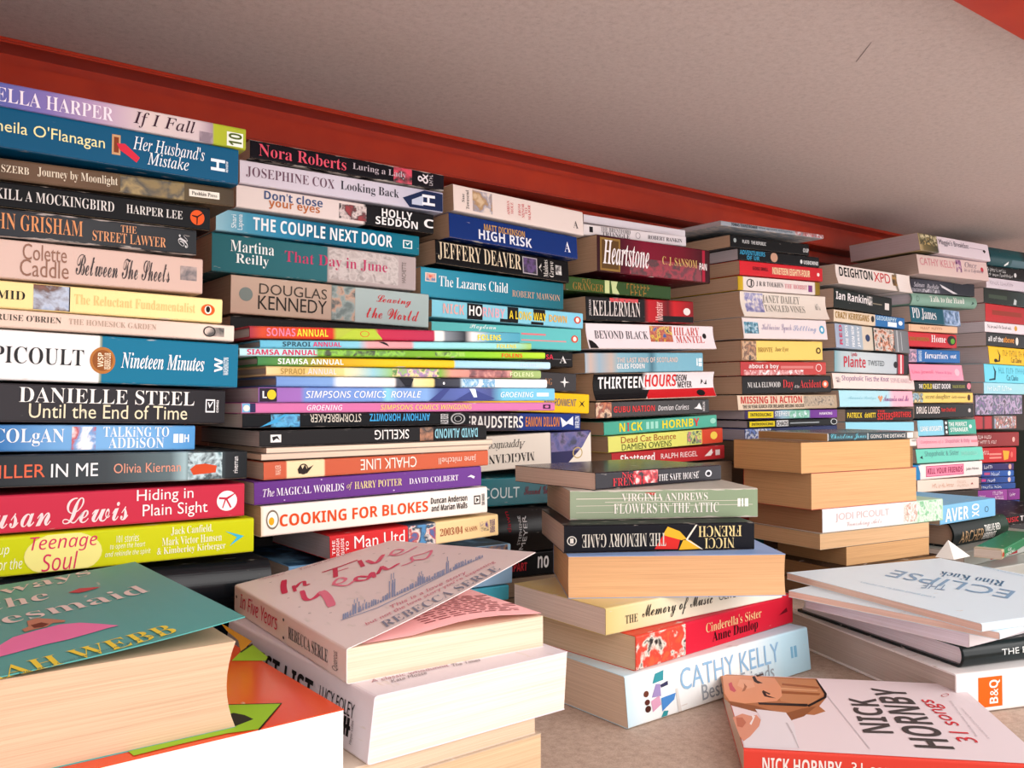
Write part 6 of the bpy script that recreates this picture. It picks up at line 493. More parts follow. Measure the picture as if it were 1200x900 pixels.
{'id': 'S7_133', 'n': 'paperback_book', 'lab': 'pale peach paperback with faint lettering, fifteenth down in seventh back stack', 'cat': 'book', 'grp': 'books in the seventh back stack', 'loc': (1.45106, 0.77, 0.08745), 'yaw': 0.0, 'tilt': 0.02413, 'L': 0.2198, 'W': 0.13, 'T': 0.02086, 'ramp': [(0.0053, '#f2e2d4'), (0.996, '#eed8cc')], 'items': [('t', 'Love in the making', 'z', '#e0b49c', 0, (0.04959, 0.12488, 0.3, 0.65)), ('t', 'ROISIN', 'z', '#e0c4b4', 0, (0.13815, 0.17106, 0.55, 0.78)), ('t', 'MEANEY', 'z', '#e0c4b4', 0, (0.13981, 0.1805, 0.24, 0.46)), ('poly', '#a8402c', [(0.18827, 0.4), (0.19347, 0.58), (0.1987, 0.4)])], 'o': {'pages': '#cdb8ac'}},
{'id': 'S7_134', 'n': 'paperback_book', 'lab': 'dark paperback behind the sky-blue front book', 'cat': 'book', 'grp': 'dark paperbacks behind the sky-blue front book', 'loc': (1.44198, 0.77, 0.04953), 'yaw': 0.0, 'tilt': 0.035, 'L': 0.22462, 'W': 0.13, 'T': 0.03806, 'ramp': [(0, '#4a423c')], 'items': [], 'o': {'pages': '#cdb8ac'}},
{'id': 'S7_135', 'n': 'paperback_book', 'lab': 'dark paperback behind the sky-blue front book', 'cat': 'book', 'grp': 'dark paperbacks behind the sky-blue front book', 'loc': (1.44127, 0.77, 0.01123), 'yaw': 0.0, 'tilt': 0.035, 'L': 0.22439, 'W': 0.13, 'T': 0.03815, 'ramp': [(0, '#3a3634')], 'items': [], 'o': {'pages': '#cdb8ac'}},
{'id': 'S8_136', 'n': 'hardback_book', 'lab': 'dark teal hardback at the top under the ceiling board, topmost in rightmost back stack', 'cat': 'book', 'grp': 'books in the rightmost back stack', 'loc': (1.72255, 0.775, 0.50117), 'yaw': 0.0, 'tilt': -0.035, 'L': 0.198, 'W': 0.128, 'T': 0.03528, 'ramp': [(0.0014, '#0f5058'), (0.6364, '#145a60'), (0.7653, '#1f2a30')], 'items': [('poly', '#e8ecec', [(0.06657, 0.1), (0.07875, 0.3), (0.0812, 0.15), (0.07143, 0.02)]), ('rect', '#5a7a84', (0.09351, 0.16187, 0.05, 0.4))], 'o': {'hard': 1, 'pages': '#d8c4c0'}},
{'id': 'S8_137', 'n': 'paperback_book', 'lab': 'black paperback with two lines of white lettering, second down in rightmost back stack', 'cat': 'book', 'grp': 'books in the rightmost back stack', 'loc': (1.71853, 0.775, 0.47861), 'yaw': 0.0, 'tilt': -0.035, 'L': 0.198, 'W': 0.128, 'T': 0.02226, 'ramp': [(0.0066, '#161a1e'), (0.8337, '#14181c')], 'items': [('t', 'The Secret of the Cure', 'z', '#dcdcdc', 0, (0.00361, 0.08447, 0.5, 0.85)), ('t', 'and other experiments', 'z', '#dcdcdc', 0, (0.00824, 0.11416, 0.12, 0.42)), ('disc', '#dcdcdc', (0.12018, 0.13127, 0.2, 0.6))], 'o': {'pages': '#d8c4c0'}},
{'id': 'S8_138', 'n': 'paperback_book', 'lab': 'white paperback with pale grey lettering, third down in rightmost back stack', 'cat': 'book', 'grp': 'books in the rightmost back stack', 'loc': (1.72159, 0.775, 0.45825), 'yaw': 0.0, 'tilt': -0.0254, 'L': 0.198, 'W': 0.128, 'T': 0.02031, 'ramp': [(0.0233, '#e0d6de'), (0.8147, '#dcd2dc')], 'items': [('t', 'Trinity Chronicles', 'z', '#b4a8b4', 0, (0.0139, 0.11295, 0.36, 0.72))], 'o': {'pages': '#d8c4c0'}},
{'id': 'S8_139', 'n': 'paperback_book', 'lab': 'very dark green paperback, fourth down in rightmost back stack', 'cat': 'book', 'grp': 'books in the rightmost back stack', 'loc': (1.71053, 0.775, 0.42882), 'yaw': 0.0, 'tilt': -0.01085, 'L': 0.198, 'W': 0.128, 'T': 0.02916, 'ramp': [(0.0062, '#22302c'), (0.4852, '#26342f'), (0.8668, '#3a4a4a')], 'items': [('rect', '#4a5a4c', (0.01969, 0.09607, 0.35, 0.6)), ('poly', '#c8d0d0', [(0.12331, 0.1), (0.12832, 0.5), (0.1384, 0.4), (0.13587, 0.1)])], 'o': {'pages': '#d8c4c0'}},
{'id': 'S8_140', 'n': 'paperback_book', 'lab': 'red paperback with dull gold lettering, fifth down in rightmost back stack', 'cat': 'book', 'grp': 'books in the rightmost back stack', 'loc': (1.71658, 0.775, 0.39451), 'yaw': 0.0, 'tilt': -0.00814, 'L': 0.198, 'W': 0.128, 'T': 0.03422, 'ramp': [(0.0067, '#c82c34'), (0.8317, '#b8282f')], 'items': [('rect', '#a04030', (0.02686, 0.15437, 0.4, 0.66))], 'o': {'pages': '#d8c4c0'}},
{'id': 'S8_141', 'n': 'paperback_book', 'lab': 'white paperback with a small black italic title, sixth down in rightmost back stack', 'cat': 'book', 'grp': 'books in the rightmost back stack', 'loc': (1.71255, 0.775, 0.37417), 'yaw': 0.0, 'tilt': -0.01079, 'L': 0.198, 'W': 0.128, 'T': 0.01963, 'ramp': [(0.0005, '#ece2e6'), (0.848, '#e8dee4')], 'items': [('t', 'Two for sorrow and few for mirth', 'z', '#3a3638', 0, (0.0116, 0.1112, 0.4, 0.72)), ('disc', '#d8a84a', (0.12467, 0.13725, 0.3, 0.8))], 'o': {'pages': '#ece2ea'}},
{'id': 'S8_142', 'n': 'paperback_book', 'lab': 'black paperback with white and orange lower-case title, seventh down in rightmost back stack', 'cat': 'book', 'grp': 'books in the rightmost back stack', 'loc': (1.71888, 0.775, 0.34791), 'yaw': 0.0, 'tilt': -0.00202, 'L': 0.198, 'W': 0.128, 'T': 0.02618, 'ramp': [(-0.011, '#1c2026'), (0.8127, '#23272c')], 'items': [('t', 'all of the', 'b', '#f0eeee', 0, (0.00704, 0.06852, 0.34, 0.74)), ('t', 'above', 'b', '#e8a040', 0, (0.069, 0.11621, 0.34, 0.76)), ('disc', '#e8e4dc', (0.12273, 0.13535, 0.2, 0.8))], 'o': {'pages': '#dccaca'}},
{'id': 'S8_143', 'n': 'paperback_book', 'lab': 'yellow paperback with a smiling-face drawing, eighth down in rightmost back stack', 'cat': 'book', 'grp': 'books in the rightmost back stack', 'loc': (1.72499, 0.775, 0.3142), 'yaw': 0.0, 'tilt': 0.00413, 'L': 0.198, 'W': 0.128, 'T': 0.03357, 'ramp': [(0.0011, '#f2c820'), (0.7775, '#f0c41c')], 'items': [('t', 'THE HEART OF IT', 'z', '#a88a1c', 0, (0.05923, 0.15912, 0.5, 0.84)), ('t', 'Cat Clarke', 's', '#5a4a14', 0, (0.09093, 0.13603, 0.14, 0.44)), ('poly', '#3a2c0a', [(0.03532, 0.9), (0.04723, 0.5), (0.04245, 0.15), (0.02118, 0.08), (0.01883, 0.14), (0.0377, 0.22), (0.04198, 0.5)]), ('disc', '#2a2008', (0.01883, 0.03296, 0.1, 0.3))], 'o': {'lean': 0.003, 'pages': '#d8c6c8'}},
{'id': 'S8_144', 'n': 'paperback_book', 'lab': 'bright cyan paperback with a black curl drawing, ninth down in rightmost back stack', 'cat': 'book', 'grp': 'books in the rightmost back stack', 'loc': (1.70688, 0.775, 0.27854), 'yaw': 0.0, 'tilt': 0.0024, 'L': 0.198, 'W': 0.128, 'T': 0.03524, 'ramp': [(0.0074, '#78d8ec'), (0.8641, '#7cdcf0')], 'items': [('t', 'THE BEES KNEES', 'z', '#5ab4c8', 0, (0.05972, 0.1711, 0.52, 0.84)), ('t', 'Cat Clarke', 's', '#2a7a90', 0, (0.091, 0.14053, 0.14, 0.44)), ('poly', '#14485a', [(0.03612, 0.95), (0.04787, 0.6), (0.04316, 0.15), (0.01753, 0.1), (0.01753, 0.18), (0.03846, 0.24), (0.04128, 0.6)])], 'o': {'lean': 0.002, 'pages': '#d8c6c8'}},
{'id': 'S8_145', 'n': 'paperback_book', 'lab': 'ice-blue paperback with white lettering, tenth down in rightmost back stack', 'cat': 'book', 'grp': 'books in the rightmost back stack', 'loc': (1.70638, 0.775, 0.25676), 'yaw': 0.0, 'tilt': 0.00201, 'L': 0.198, 'W': 0.128, 'T': 0.02155, 'ramp': [(-0.0048, '#aedce8'), (0.8627, '#a8dce4')], 'items': [('t', 'The Small Dreamer', 'z', '#eef6f8', 0, (0.01507, 0.11531, 0.3, 0.74))], 'o': {'pages': '#d8c4c0'}},
{'id': 'S8_146', 'n': 'paperback_book', 'lab': 'purple and teal patterned paperback, eleventh down in rightmost back stack', 'cat': 'book', 'grp': 'books in the rightmost back stack', 'loc': (1.66835, 0.775, 0.21608), 'yaw': 0.0, 'tilt': -0.00437, 'L': 0.19972, 'W': 0.128, 'T': 0.03933, 'ramp': [(0.0023, '#3a3048'), (0.3084, '#3c6a74'), (0.6653, '#4a3a5c'), (1.0028, '#3a5a64')], 'items': [('pic', ['#8a6aa0', '#2c5660', '#c0a8cc', '#3c3048'], 0.9, (0.0049, 0.19772, 0.04, 0.96)), ('rect', '#8ad0e8', (0.07323, 0.08496, 0.1, 0.95)), ('t', 'IN THE WOODS', 'z', '#d0c4d8', 0, (0.10154, 0.14021, 0.36, 0.6))], 'o': {'pages': '#d8c4c0'}},
{'id': 'S8_147', 'n': 'paperback_book', 'lab': 'striped red, black and white photographic paperback, twelfth down in rightmost back stack', 'cat': 'book', 'grp': 'books in the rightmost back stack', 'loc': (1.66774, 0.775, 0.19047), 'yaw': 0.0, 'tilt': 0.00655, 'L': 0.173, 'W': 0.112, 'T': 0.02485, 'ramp': [(-0.0366, '#b84048'), (0.1697, '#b84048'), (0.209, '#1c1a1e'), (0.2485, '#b84048'), (0.3815, '#b84048'), (0.4219, '#1a181c'), (0.6268, '#dcd8d8'), (0.8512, '#9ab8cc'), (0.9947, '#c86a58')], 'items': [('pic', ['#e8e4e2', '#2a2a30', '#c87a68', '#8ab0cc'], 0.6, (0.08, 0.16958, 0.04, 0.96))], 'o': {'pages': '#d8c4c0'}},
{'id': 'S8_148', 'n': 'paperback_book', 'lab': 'maroon paperback with two white title lines, thirteenth down in rightmost back stack', 'cat': 'book', 'grp': 'books in the rightmost back stack', 'loc': (1.67694, 0.775, 0.15736), 'yaw': 0.0, 'tilt': 0.01447, 'L': 0.17418, 'W': 0.112, 'T': 0.0275, 'ramp': [(0.0084, '#8c2328'), (1.0021, '#a02a2c')], 'items': [('t', 'ROGUE LAWYERS', 'z', '#ecd8d4', 0, (0.00369, 0.05601, 0.56, 0.8)), ('t', 'A MATTER OF DEATH', 'z', '#ecd8d4', 0, (0.00369, 0.07704, 0.22, 0.44)), ('disc', '#e8b8b0', (0.14458, 0.15599, 0.3, 0.66))], 'o': {'pages': '#d8c4c0'}},
{'id': 'S8_149', 'n': 'paperback_book', 'lab': 'bright red paperback with a yellow shape, fourteenth down in rightmost back stack', 'cat': 'book', 'grp': 'books in the rightmost back stack', 'loc': (1.68627, 0.775, 0.12761), 'yaw': 0.0, 'tilt': 0.02155, 'L': 0.1527, 'W': 0.112, 'T': 0.02827, 'ramp': [(0.0024, '#c8242c'), (1.0105, '#cc2c30')], 'items': [('t', 'thriller', 'z', '#f4e4e0', 0, (0.00485, 0.0367, 0.56, 0.8)), ('rect', '#e89a90', (0.039, 0.08828, 0.5, 0.62)), ('rect', '#e89a90', (0.039, 0.08828, 0.26, 0.38)), ('poly', '#f0b43c', [(0.09403, 0.8), (0.12213, 0.74), (0.11627, 0.2), (0.09883, 0.14)]), ('disc', '#e87a70', (0.12704, 0.13689, 0.3, 0.7))], 'o': {'pages': '#b8a89c'}},
{'id': 'S8_150', 'n': 'paperback_book', 'lab': 'thin navy paperback, first of the blue run, fifteenth down in rightmost back stack', 'cat': 'book', 'grp': 'books in the rightmost back stack', 'loc': (1.69269, 0.775, 0.11349), 'yaw': 0.0, 'tilt': 0.035, 'L': 0.13462, 'W': 0.112, 'T': 0.01302, 'ramp': [(-0.0821, '#262e6a'), (0.7466, '#3c3070'), (1.0013, '#4a3478')], 'items': [('t', 'Narnia', 'z', '#e4e4f0', 0, (0.01055, 0.0436, 0.25, 0.75)), ('disc', '#e0b0a0', (0.1112, 0.12393, 0.1, 0.9))], 'o': {'pages': '#d8c4c0'}},
{'id': 'S8_151', 'n': 'paperback_book', 'lab': 'thin royal-blue paperback, second of the blue run, sixteenth down in rightmost back stack', 'cat': 'book', 'grp': 'books in the rightmost back stack', 'loc': (1.6924, 0.775, 0.10113), 'yaw': 0.0, 'tilt': 0.035, 'L': 0.13458, 'W': 0.112, 'T': 0.01196, 'ramp': [(-0.1482, '#1f4a98'), (1.0012, '#2c6ab8')], 'items': [('t', 'Twilight', 'z', '#dfe8f4', 0, (0.03893, 0.0741, 0.2, 0.8)), ('rect', '#c05a8c', (0.01144, 0.03431, 0.3, 0.7)), ('disc', '#dce8f4', (0.10822, 0.12093, 0.1, 0.9))], 'o': {'pages': '#d8c4c0'}},
{'id': 'S8_152', 'n': 'paperback_book', 'lab': 'thin blue paperback, third of the blue run, seventeenth down in rightmost back stack', 'cat': 'book', 'grp': 'books in the rightmost back stack', 'loc': (1.69212, 0.775, 0.08906), 'yaw': 0.0, 'tilt': 0.035, 'L': 0.13824, 'W': 0.112, 'T': 0.01163, 'ramp': [(-0.1443, '#1f3a84'), (0.9743, '#2a62ac')], 'items': [('rect', '#c84a90', (-0.01551, 0.01825, 0.3, 0.7)), ('t', 'hallow', 'z', '#e4e8f4', 0, (0.0251, 0.0552, 0.2, 0.8)), ('disc', '#e8c8c0', (0.10817, 0.12087, 0.1, 0.9))], 'o': {'pages': '#d8c4c0'}},
{'id': 'S8_153', 'n': 'paperback_book', 'lab': 'thin steel-blue paperback, last of the blue run, eighteenth down in rightmost back stack', 'cat': 'book', 'grp': 'books in the rightmost back stack', 'loc': (1.69181, 0.775, 0.07684), 'yaw': 0.0, 'tilt': 0.035, 'L': 0.14196, 'W': 0.112, 'T': 0.01137, 'ramp': [(-0.1404, '#24468c'), (0.9834, '#2f5ea4')], 'items': [('t', 'a stranger comes', 'z', '#e0e6f0', 0, (-0.01104, 0.08118, 0.25, 0.75))], 'o': {'pages': '#d8c4c0'}},
{'id': 'S8_154', 'n': 'paperback_book', 'lab': 'magenta-purple paperback with white lettering, nineteenth down in rightmost back stack', 'cat': 'book', 'grp': 'books in the rightmost back stack', 'loc': (1.67453, 0.775, 0.05548), 'yaw': 0.0, 'tilt': 0.035, 'L': 0.17742, 'W': 0.112, 'T': 0.02153, 'ramp': [(0.0079, '#9a4a9c'), (0.6825, '#a452a4'), (0.6989, '#5a2a60'), (0.7208, '#8a3c90'), (0.9944, '#94449a')], 'items': [('t', 'secrets', 'z', '#f0e0f0', 0, (0.00585, 0.03194, 0.36, 0.62)), ('t', 'JENNIFER', 'z', '#f0e0f0', 0, (0.06273, 0.10279, 0.55, 0.85)), ('t', 'DONNELLY', 'z', '#f0e0f0', 0, (0.07205, 0.10759, 0.15, 0.45)), ('t', 'Rose', 'z', '#f0e0f0', 0, (0.13423, 0.15641, 0.36, 0.66))], 'o': {'pages': '#d8c4c0'}},
{'id': 'S8_155', 'n': 'paperback_book', 'lab': 'navy-blue paperback near the foot beside the sky-blue book, twentieth down in rightmost back stack', 'cat': 'book', 'grp': 'books in the rightmost back stack', 'loc': (1.72158, 0.775, 0.03838), 'yaw': 0.0, 'tilt': 0.035, 'L': 0.12991, 'W': 0.112, 'T': 0.01424, 'ramp': [(-0.0073, '#264a94'), (1.0112, '#2c549c')], 'items': [('t', 'beautiful creatures', 'z', '#dfe6f4', 0, (0.00365, 0.09895, 0.25, 0.7)), ('disc', '#dfe6f4', (0.11382, 0.12784, 0.2, 0.85))], 'o': {'pages': '#d8c4c0'}},
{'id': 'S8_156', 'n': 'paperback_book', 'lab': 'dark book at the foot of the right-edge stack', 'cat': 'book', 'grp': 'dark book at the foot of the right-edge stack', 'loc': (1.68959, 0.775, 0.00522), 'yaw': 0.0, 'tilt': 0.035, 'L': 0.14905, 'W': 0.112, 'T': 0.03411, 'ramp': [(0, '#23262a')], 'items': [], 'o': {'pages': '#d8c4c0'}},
{'id': 'FA7', 'n': 'paperback_book', 'lab': 'thick white and ice-blue paperback lying on the board, bottom of middle front stack', 'cat': 'book', 'grp': 'books in the middle front stack', 'loc': (0.46297, 0.46969, 0), 'yaw': 0.01332, 'tilt': 0, 'L': 0.23262, 'W': 0.125, 'T': 0.03752, 'ramp': [(0.0002921729183438487, '#cfe6f0'), (0.09942918851751772, '#eef2f2'), (0.5742378877089844, '#f2f2f0'), (0.8331537971013475, '#c4e2ee'), (0.9997207415883859, '#bfe0ee')], 'items': [('poly', '#4aa0aa', [(0.02846, 0.72), (0.03204, 0.9), (0.04171, 0.93), (0.04049, 0.74)]), ('poly', '#a898c4', [(0.02668, 0.46), (0.03204, 0.7), (0.03685, 0.68), (0.03685, 0.44)]), ('disc', '#7a4a3c', (0.01814, 0.02372, 0.5, 0.62)), ('disc', '#6a3c34', (0.01873, 0.02431, 0.34, 0.45)), ('disc', '#5a342c', (0.01873, 0.0249, 0.2, 0.33)), ('poly', '#d8a8c0', [(0.02549, 0.4), (0.03504, 0.46), (0.03625, 0.28), (0.02668, 0.18)]), ('poly', '#5a94d0', [(0.03685, 0.4), (0.05342, 0.42), (0.05093, 0.3), (0.03685, 0.14)]), ('poly', '#44a0a8', [(0.03504, 0.02), (0.03867, 0.14), (0.04354, 0.12), (0.04171, 0.02)]), ('poly', '#e0dcd8', [(0.05342, 0.5), (0.05592, 0.5), (0.05842, 0.02), (0.05467, 0.02)]), ('poly', '#4a4a6a', [(0.03685, 0.66), (0.04538, 0.7), (0.04538, 0.62), (0.03746, 0.6)]), ('t', 'CATHY KELLY', 's', '#9cc0dc', 0, (0.05968, 0.18791, 0.42, 0.86)), ('t', 'Best of Friends', 's', '#a8b0b8', 0, (0.08382, 0.17819, 0.1, 0.42)), ('rect', '#8abcd8', (0.20499, 0.20822, 0.4, 0.66)), ('rect', '#8abcd8', (0.20984, 0.21391, 0.4, 0.66))], 'o': {'pages': '#e0c8b2', 'lean': 0.004}},
{'id': 'FA6', 'n': 'paperback_book', 'lab': 'red paperback with an orange and black swirled end, in middle front stack', 'cat': 'book', 'grp': 'books in the middle front stack', 'loc': (0.47853, 0.4735, 0.03752), 'yaw': 0.07369, 'tilt': 0, 'L': 0.22057, 'W': 0.122, 'T': 0.02644, 'ramp': [(-0.001233517735188206, '#d8503c'), (0.26752162753672126, '#d8483c'), (0.28020921343472377, '#d8304a'), (0.9964298232959335, '#cc2a40')], 'items': [('pic', ['#1c1a1c', '#e8e0d4', '#d8503c', '#d8503c', '#e06a40'], 0.7, (0.00035, 0.06076, 0.0, 1)), ('t', "Cinderella's Sister", 'r', '#e8c898', 0, (0.08768, 0.16876, 0.52, 0.82)), ('t', 'Anne Dunlop', 'r', '#1c1618', 0, (0.09658, 0.16326, 0.1, 0.5)), ('poly', '#7a1828', [(0.19706, 0.4), (0.20968, 0.6), (0.21151, 0.45)])], 'o': {'pages': '#dcc0a2'}},
{'id': 'FA5', 'n': 'paperback_book', 'lab': 'parchment-yellow paperback with script title, beneath the tan page block', 'cat': 'book', 'grp': 'books in the middle front stack', 'loc': (0.46074, 0.48718, 0.06396), 'yaw': -0.00778, 'tilt': 0, 'L': 0.216, 'W': 0.115, 'T': 0.02086, 'ramp': [(0.0020236342130280707, '#d8c48a'), (0.0644079751465143, '#e0cf9a'), (0.40063866276564064, '#e8e2cc'), (1.0511484147101289, '#f0eee4')], 'items': [('t', 'THE', 'r', '#5a5448', 0, (0.0202, 0.03357, 0.3, 0.6)), ('t', 'Memory of Music', 'c', '#3a3834', 0, (0.0386, 0.12136, 0.2, 0.85)), ('t', 'OLIVE', 's', '#7a766c', 0, (0.12927, 0.15109, 0.45, 0.75))], 'o': {'pages': '#ead6ca'}},
{'id': 'FA4', 'n': 'paperback_book', 'lab': 'fat tan page block with its fore-edge outward, under the black upside-down paperback', 'cat': 'book', 'grp': 'books in the middle front stack', 'loc': (0.46014, 0.52951, 0.08482), 'yaw': -0.59045, 'tilt': 0, 'L': 0.17615, 'W': 0.11, 'T': 0.03335, 'ramp': [(0, '#9ab4dc')], 'items': [], 'o': {'flip': 1, 'pages': '#dfb082', 'curve': 0.002}},
{'id': 'FA3', 'n': 'paperback_book', 'lab': 'black paperback lying upside down with a red and yellow flower, middle front stack', 'cat': 'book', 'grp': 'books in the middle front stack', 'loc': (0.46521, 0.54051, 0.11817), 'yaw': -0.52296, 'tilt': 0, 'L': 0.16055, 'W': 0.112, 'T': 0.02265, 'ramp': [(0.0002696578138748898, '#1c1c24'), (1.0027437238980843, '#1e1e26')], 'items': [('ring', '#d8d4cc', (0.00239, 0.01037, 0.28, 0.62)), ('rect', '#d8d4cc', (0.00493, 0.00783, 0.36, 0.54)), ('t', 'THE MEMORY GAME', 'r', '#d8d2c6', 180, (0.01473, 0.08467, 0.2, 0.68)), ('poly', '#d83a34', [(0.07518, 0.1), (0.08169, 0.55), (0.09101, 0.66), (0.09662, 0.4), (0.09475, 0.08)]), ('poly', '#e8b83c', [(0.08206, 0.6), (0.08634, 0.9), (0.09662, 0.72), (0.10224, 0.45), (0.09812, 0.4)]), ('poly', '#e8b83c', [(0.09568, 0.05), (0.09943, 0.4), (0.10505, 0.4), (0.1154, 0.08)]), ('poly', '#e8e0d0', [(0.10149, 0.42), (0.11013, 0.95), (0.11163, 0.95), (0.10337, 0.42), (0.11634, 0.06), (0.11465, 0.06)]), ('t', 'FRENCH', 'r', '#e4d09a', 180, (0.11239, 0.14952, 0.5, 0.9)), ('t', 'NICCI', 'r', '#e4d09a', 180, (0.11766, 0.14304, 0.08, 0.46))], 'o': {'pages': '#cbb5a4'}},
{'id': 'FA2', 'n': 'paperback_book', 'lab': 'sage-green battered paperback with creased spine, second in middle front stack', 'cat': 'book', 'grp': 'books in the middle front stack', 'loc': (0.48941, 0.56087, 0.14081), 'yaw': -0.51802, 'tilt': 0, 'L': 0.16582, 'W': 0.112, 'T': 0.0251, 'ramp': [(0.00017931270300248524, '#a4b098'), (0.4603830465603948, '#9aa88e'), (0.9961840271110366, '#98a88c')], 'items': [('rect', '#e6ddd0', (0.00533, 0.08023, 0.7, 0.725)), ('rect', '#e6ddd0', (0.03008, 0.15118, 0.585, 0.6)), ('rect', '#e0d6c8', (0.00533, 0.04926, 0.47, 0.485)), ('rect', '#e6ddd0', (0.07634, 0.16118, 0.44, 0.455)), ('rect', '#dcd4c6', (0.00533, 0.04157, 0.25, 0.262)), ('t', 'VIRGINIA ANDREWS', 'r', '#efe8e0', 0, (0.04464, 0.12062, 0.62, 0.88)), ('poly', '#c84a44', [(0.0647, 0.9), (0.0744, 0.9), (0.07246, 0.8)]), ('t', 'FLOWERS IN THE ATTIC', 'r', '#f2ece4', 0, (0.03773, 0.1305, 0.2, 0.54)), ('rect', '#f0ece4', (0.14759, 0.15019, 0.38, 0.66)), ('rect', '#f0ece4', (0.15118, 0.15278, 0.38, 0.66)), ('rect', '#f0ece4', (0.15398, 0.15718, 0.38, 0.66))], 'o': {'wear': 1.5, 'pages': '#dec2a8'}},
{'id': 'FA1', 'n': 'paperback_book', 'lab': 'dark paperback with glossy cover swung outward, topmost in middle front stack', 'cat': 'book', 'grp': 'books in the middle front stack', 'loc': (0.5066, 0.54776, 0.16591), 'yaw': -0.00336, 'tilt': 0, 'L': 0.16185, 'W': 0.112, 'T': 0.01508, 'ramp': [(-0.0046337000197404655, '#26222e'), (1.0061738290693778, '#221e2c')], 'items': [('t', 'Nicci', 'r', '#d84a54', 0, (0.0304, 0.04915, 0.62, 0.92)), ('t', 'FRENCH', 'r', '#d84a54', 0, (0.01967, 0.05846, 0.16, 0.62)), ('pic', ['#e8d8d4', '#d84a54', '#26222e'], 0.4, (0.04481, 0.07523, 0.2, 0.95)), ('t', 'THE SAFE HOUSE', 'r', '#ece8e8', 0, (0.07579, 0.12948, 0.26, 0.66)), ('disc', '#dcdce0', (0.13876, 0.14817, 0.3, 0.72)), ('disc', '#26222e', (0.14063, 0.14628, 0.38, 0.62))], 'o': {'pages': '#dcc2b0', 'rough': 0.22}},
{'id': 'FB6', 'n': 'paperback_book', 'lab': 'tan page block at the bottom of the right front pile, set back', 'cat': 'book', 'grp': 'tan-edged books in the right front pile', 'loc': (0.97791, 0.60873, 0.04084), 'yaw': -0.12217, 'tilt': 0, 'L': 0.16207, 'W': 0.11, 'T': 0.02322, 'ramp': [(0, '#8a6a4a')], 'items': [], 'o': {'flip': 1, 'pages': '#d4a878'}},
{'id': 'FB5', 'n': 'paperback_book', 'lab': 'thin cream page block under the white spine in the right front pile', 'cat': 'book', 'grp': 'tan-edged books in the right front pile', 'loc': (0.93148, 0.61443, 0.06426), 'yaw': -0.12217, 'tilt': 0, 'L': 0.2093, 'W': 0.115, 'T': 0.01887, 'ramp': [(0, '#c8b8a0')], 'items': [], 'o': {'flip': 1, 'pages': '#dcb68c'}},
{'id': 'FB4', 'n': 'paperback_book', 'lab': 'white paperback with a leafy green end in the right front pile', 'cat': 'book', 'grp': 'tan-edged books in the right front pile', 'loc': (0.93611, 0.61386, 0.08333), 'yaw': -0.12217, 'tilt': 0, 'L': 0.23421, 'W': 0.12, 'T': 0.0291, 'ramp': [(0.0015855166674669256, '#f4f2f2'), (0.4777585748185473, '#f0f0f0'), (0.6496210671562173, '#e6eee8'), (0.877699477291779, '#b8dcc0'), (0.9788226081718475, '#c4e0c8')], 'items': [('t', 'JODI PICOULT', 's', '#dcc4c4', 0, (0.02295, 0.12345, 0.4, 0.78)), ('t', 'Vanishing Acts', 'c', '#dcc8c8', 0, (0.04231, 0.10831, 0.1, 0.4)), ('pic', ['#e8c8bc', '#f0f0ec', '#c89a8a', '#dfe8dc'], 0.6, (0.15289, 0.18236, 0.1, 0.95)), ('pic', ['#8ac49a', '#dff0e0', '#b0d8b8'], 0.5, (0.18045, 0.23124, 0.02, 0.98))], 'o': {'pages': '#b58a66'}},
{'id': 'FB3', 'n': 'paperback_book', 'lab': 'thick tan page block third down in the right front pile', 'cat': 'book', 'grp': 'tan-edged books in the right front pile', 'loc': (0.91723, 0.61618, 0.11263), 'yaw': -0.12217, 'tilt': 0, 'L': 0.19786, 'W': 0.11, 'T': 0.04345, 'ramp': [(0, '#c83c40')], 'items': [], 'o': {'flip': 1, 'pages': '#dfb080'}},
{'id': 'FB2', 'n': 'paperback_book', 'lab': 'thick tan page block with a buckled top, second in right front pile', 'cat': 'book', 'grp': 'tan-edged books in the right front pile', 'loc': (0.90032, 0.61825, 0.15628), 'yaw': -0.12217, 'tilt': 0, 'L': 0.20315, 'W': 0.11, 'T': 0.03675, 'ramp': [(0, '#a08060')], 'items': [], 'o': {'flip': 1, 'pages': '#dcaa76'}},
{'id': 'FB1', 'n': 'paperback_book', 'lab': 'slim dark paperback with white lettering, topmost in the right front pile', 'cat': 'book', 'grp': 'tan-edged books in the right front pile', 'loc': (0.94621, 0.61262, 0.19323), 'yaw': -0.12217, 'tilt': 0, 'L': 0.17333, 'W': 0.112, 'T': 0.00986, 'ramp': [(0.00039793683265748234, '#e8e4e0'), (0.01173798577093301, '#1f3c44'), (0.39022982872986767, '#24444c'), (0.8383636639411497, '#2a3c44'), (0.997934607722549, '#c8b8a8')], 'items': [('t', 'Christina Jones', 'c', '#7ac4d4', 0, (0.00499, 0.07043, 0.1, 0.92)), ('rect', '#d0d8d8', (0.07288, 0.07429, 0.1, 0.9)), ('t', 'GOING THE DISTANCE', 's', '#e8e4e0', 0, (0.07815, 0.14644, 0.25, 0.7)), ('rect', '#e8e4e0', (0.15094, 0.16228, 0.15, 0.85))], 'o': {'pages': '#c89a68', 'rough': 0.25}},
{'id': 'FB7', 'n': 'paperback_book', 'lab': 'brown page block at the very foot of the right front pile', 'cat': 'book', 'grp': 'tan-edged books in the right front pile', 'loc': (0.94791, 0.60373, 0), 'yaw': -0.12217, 'tilt': 0, 'L': 0.198, 'W': 0.13, 'T': 0.02042, 'ramp': [(0, '#5a4434')], 'items': [], 'o': {'flip': 1, 'pages': '#8a6a4c'}},
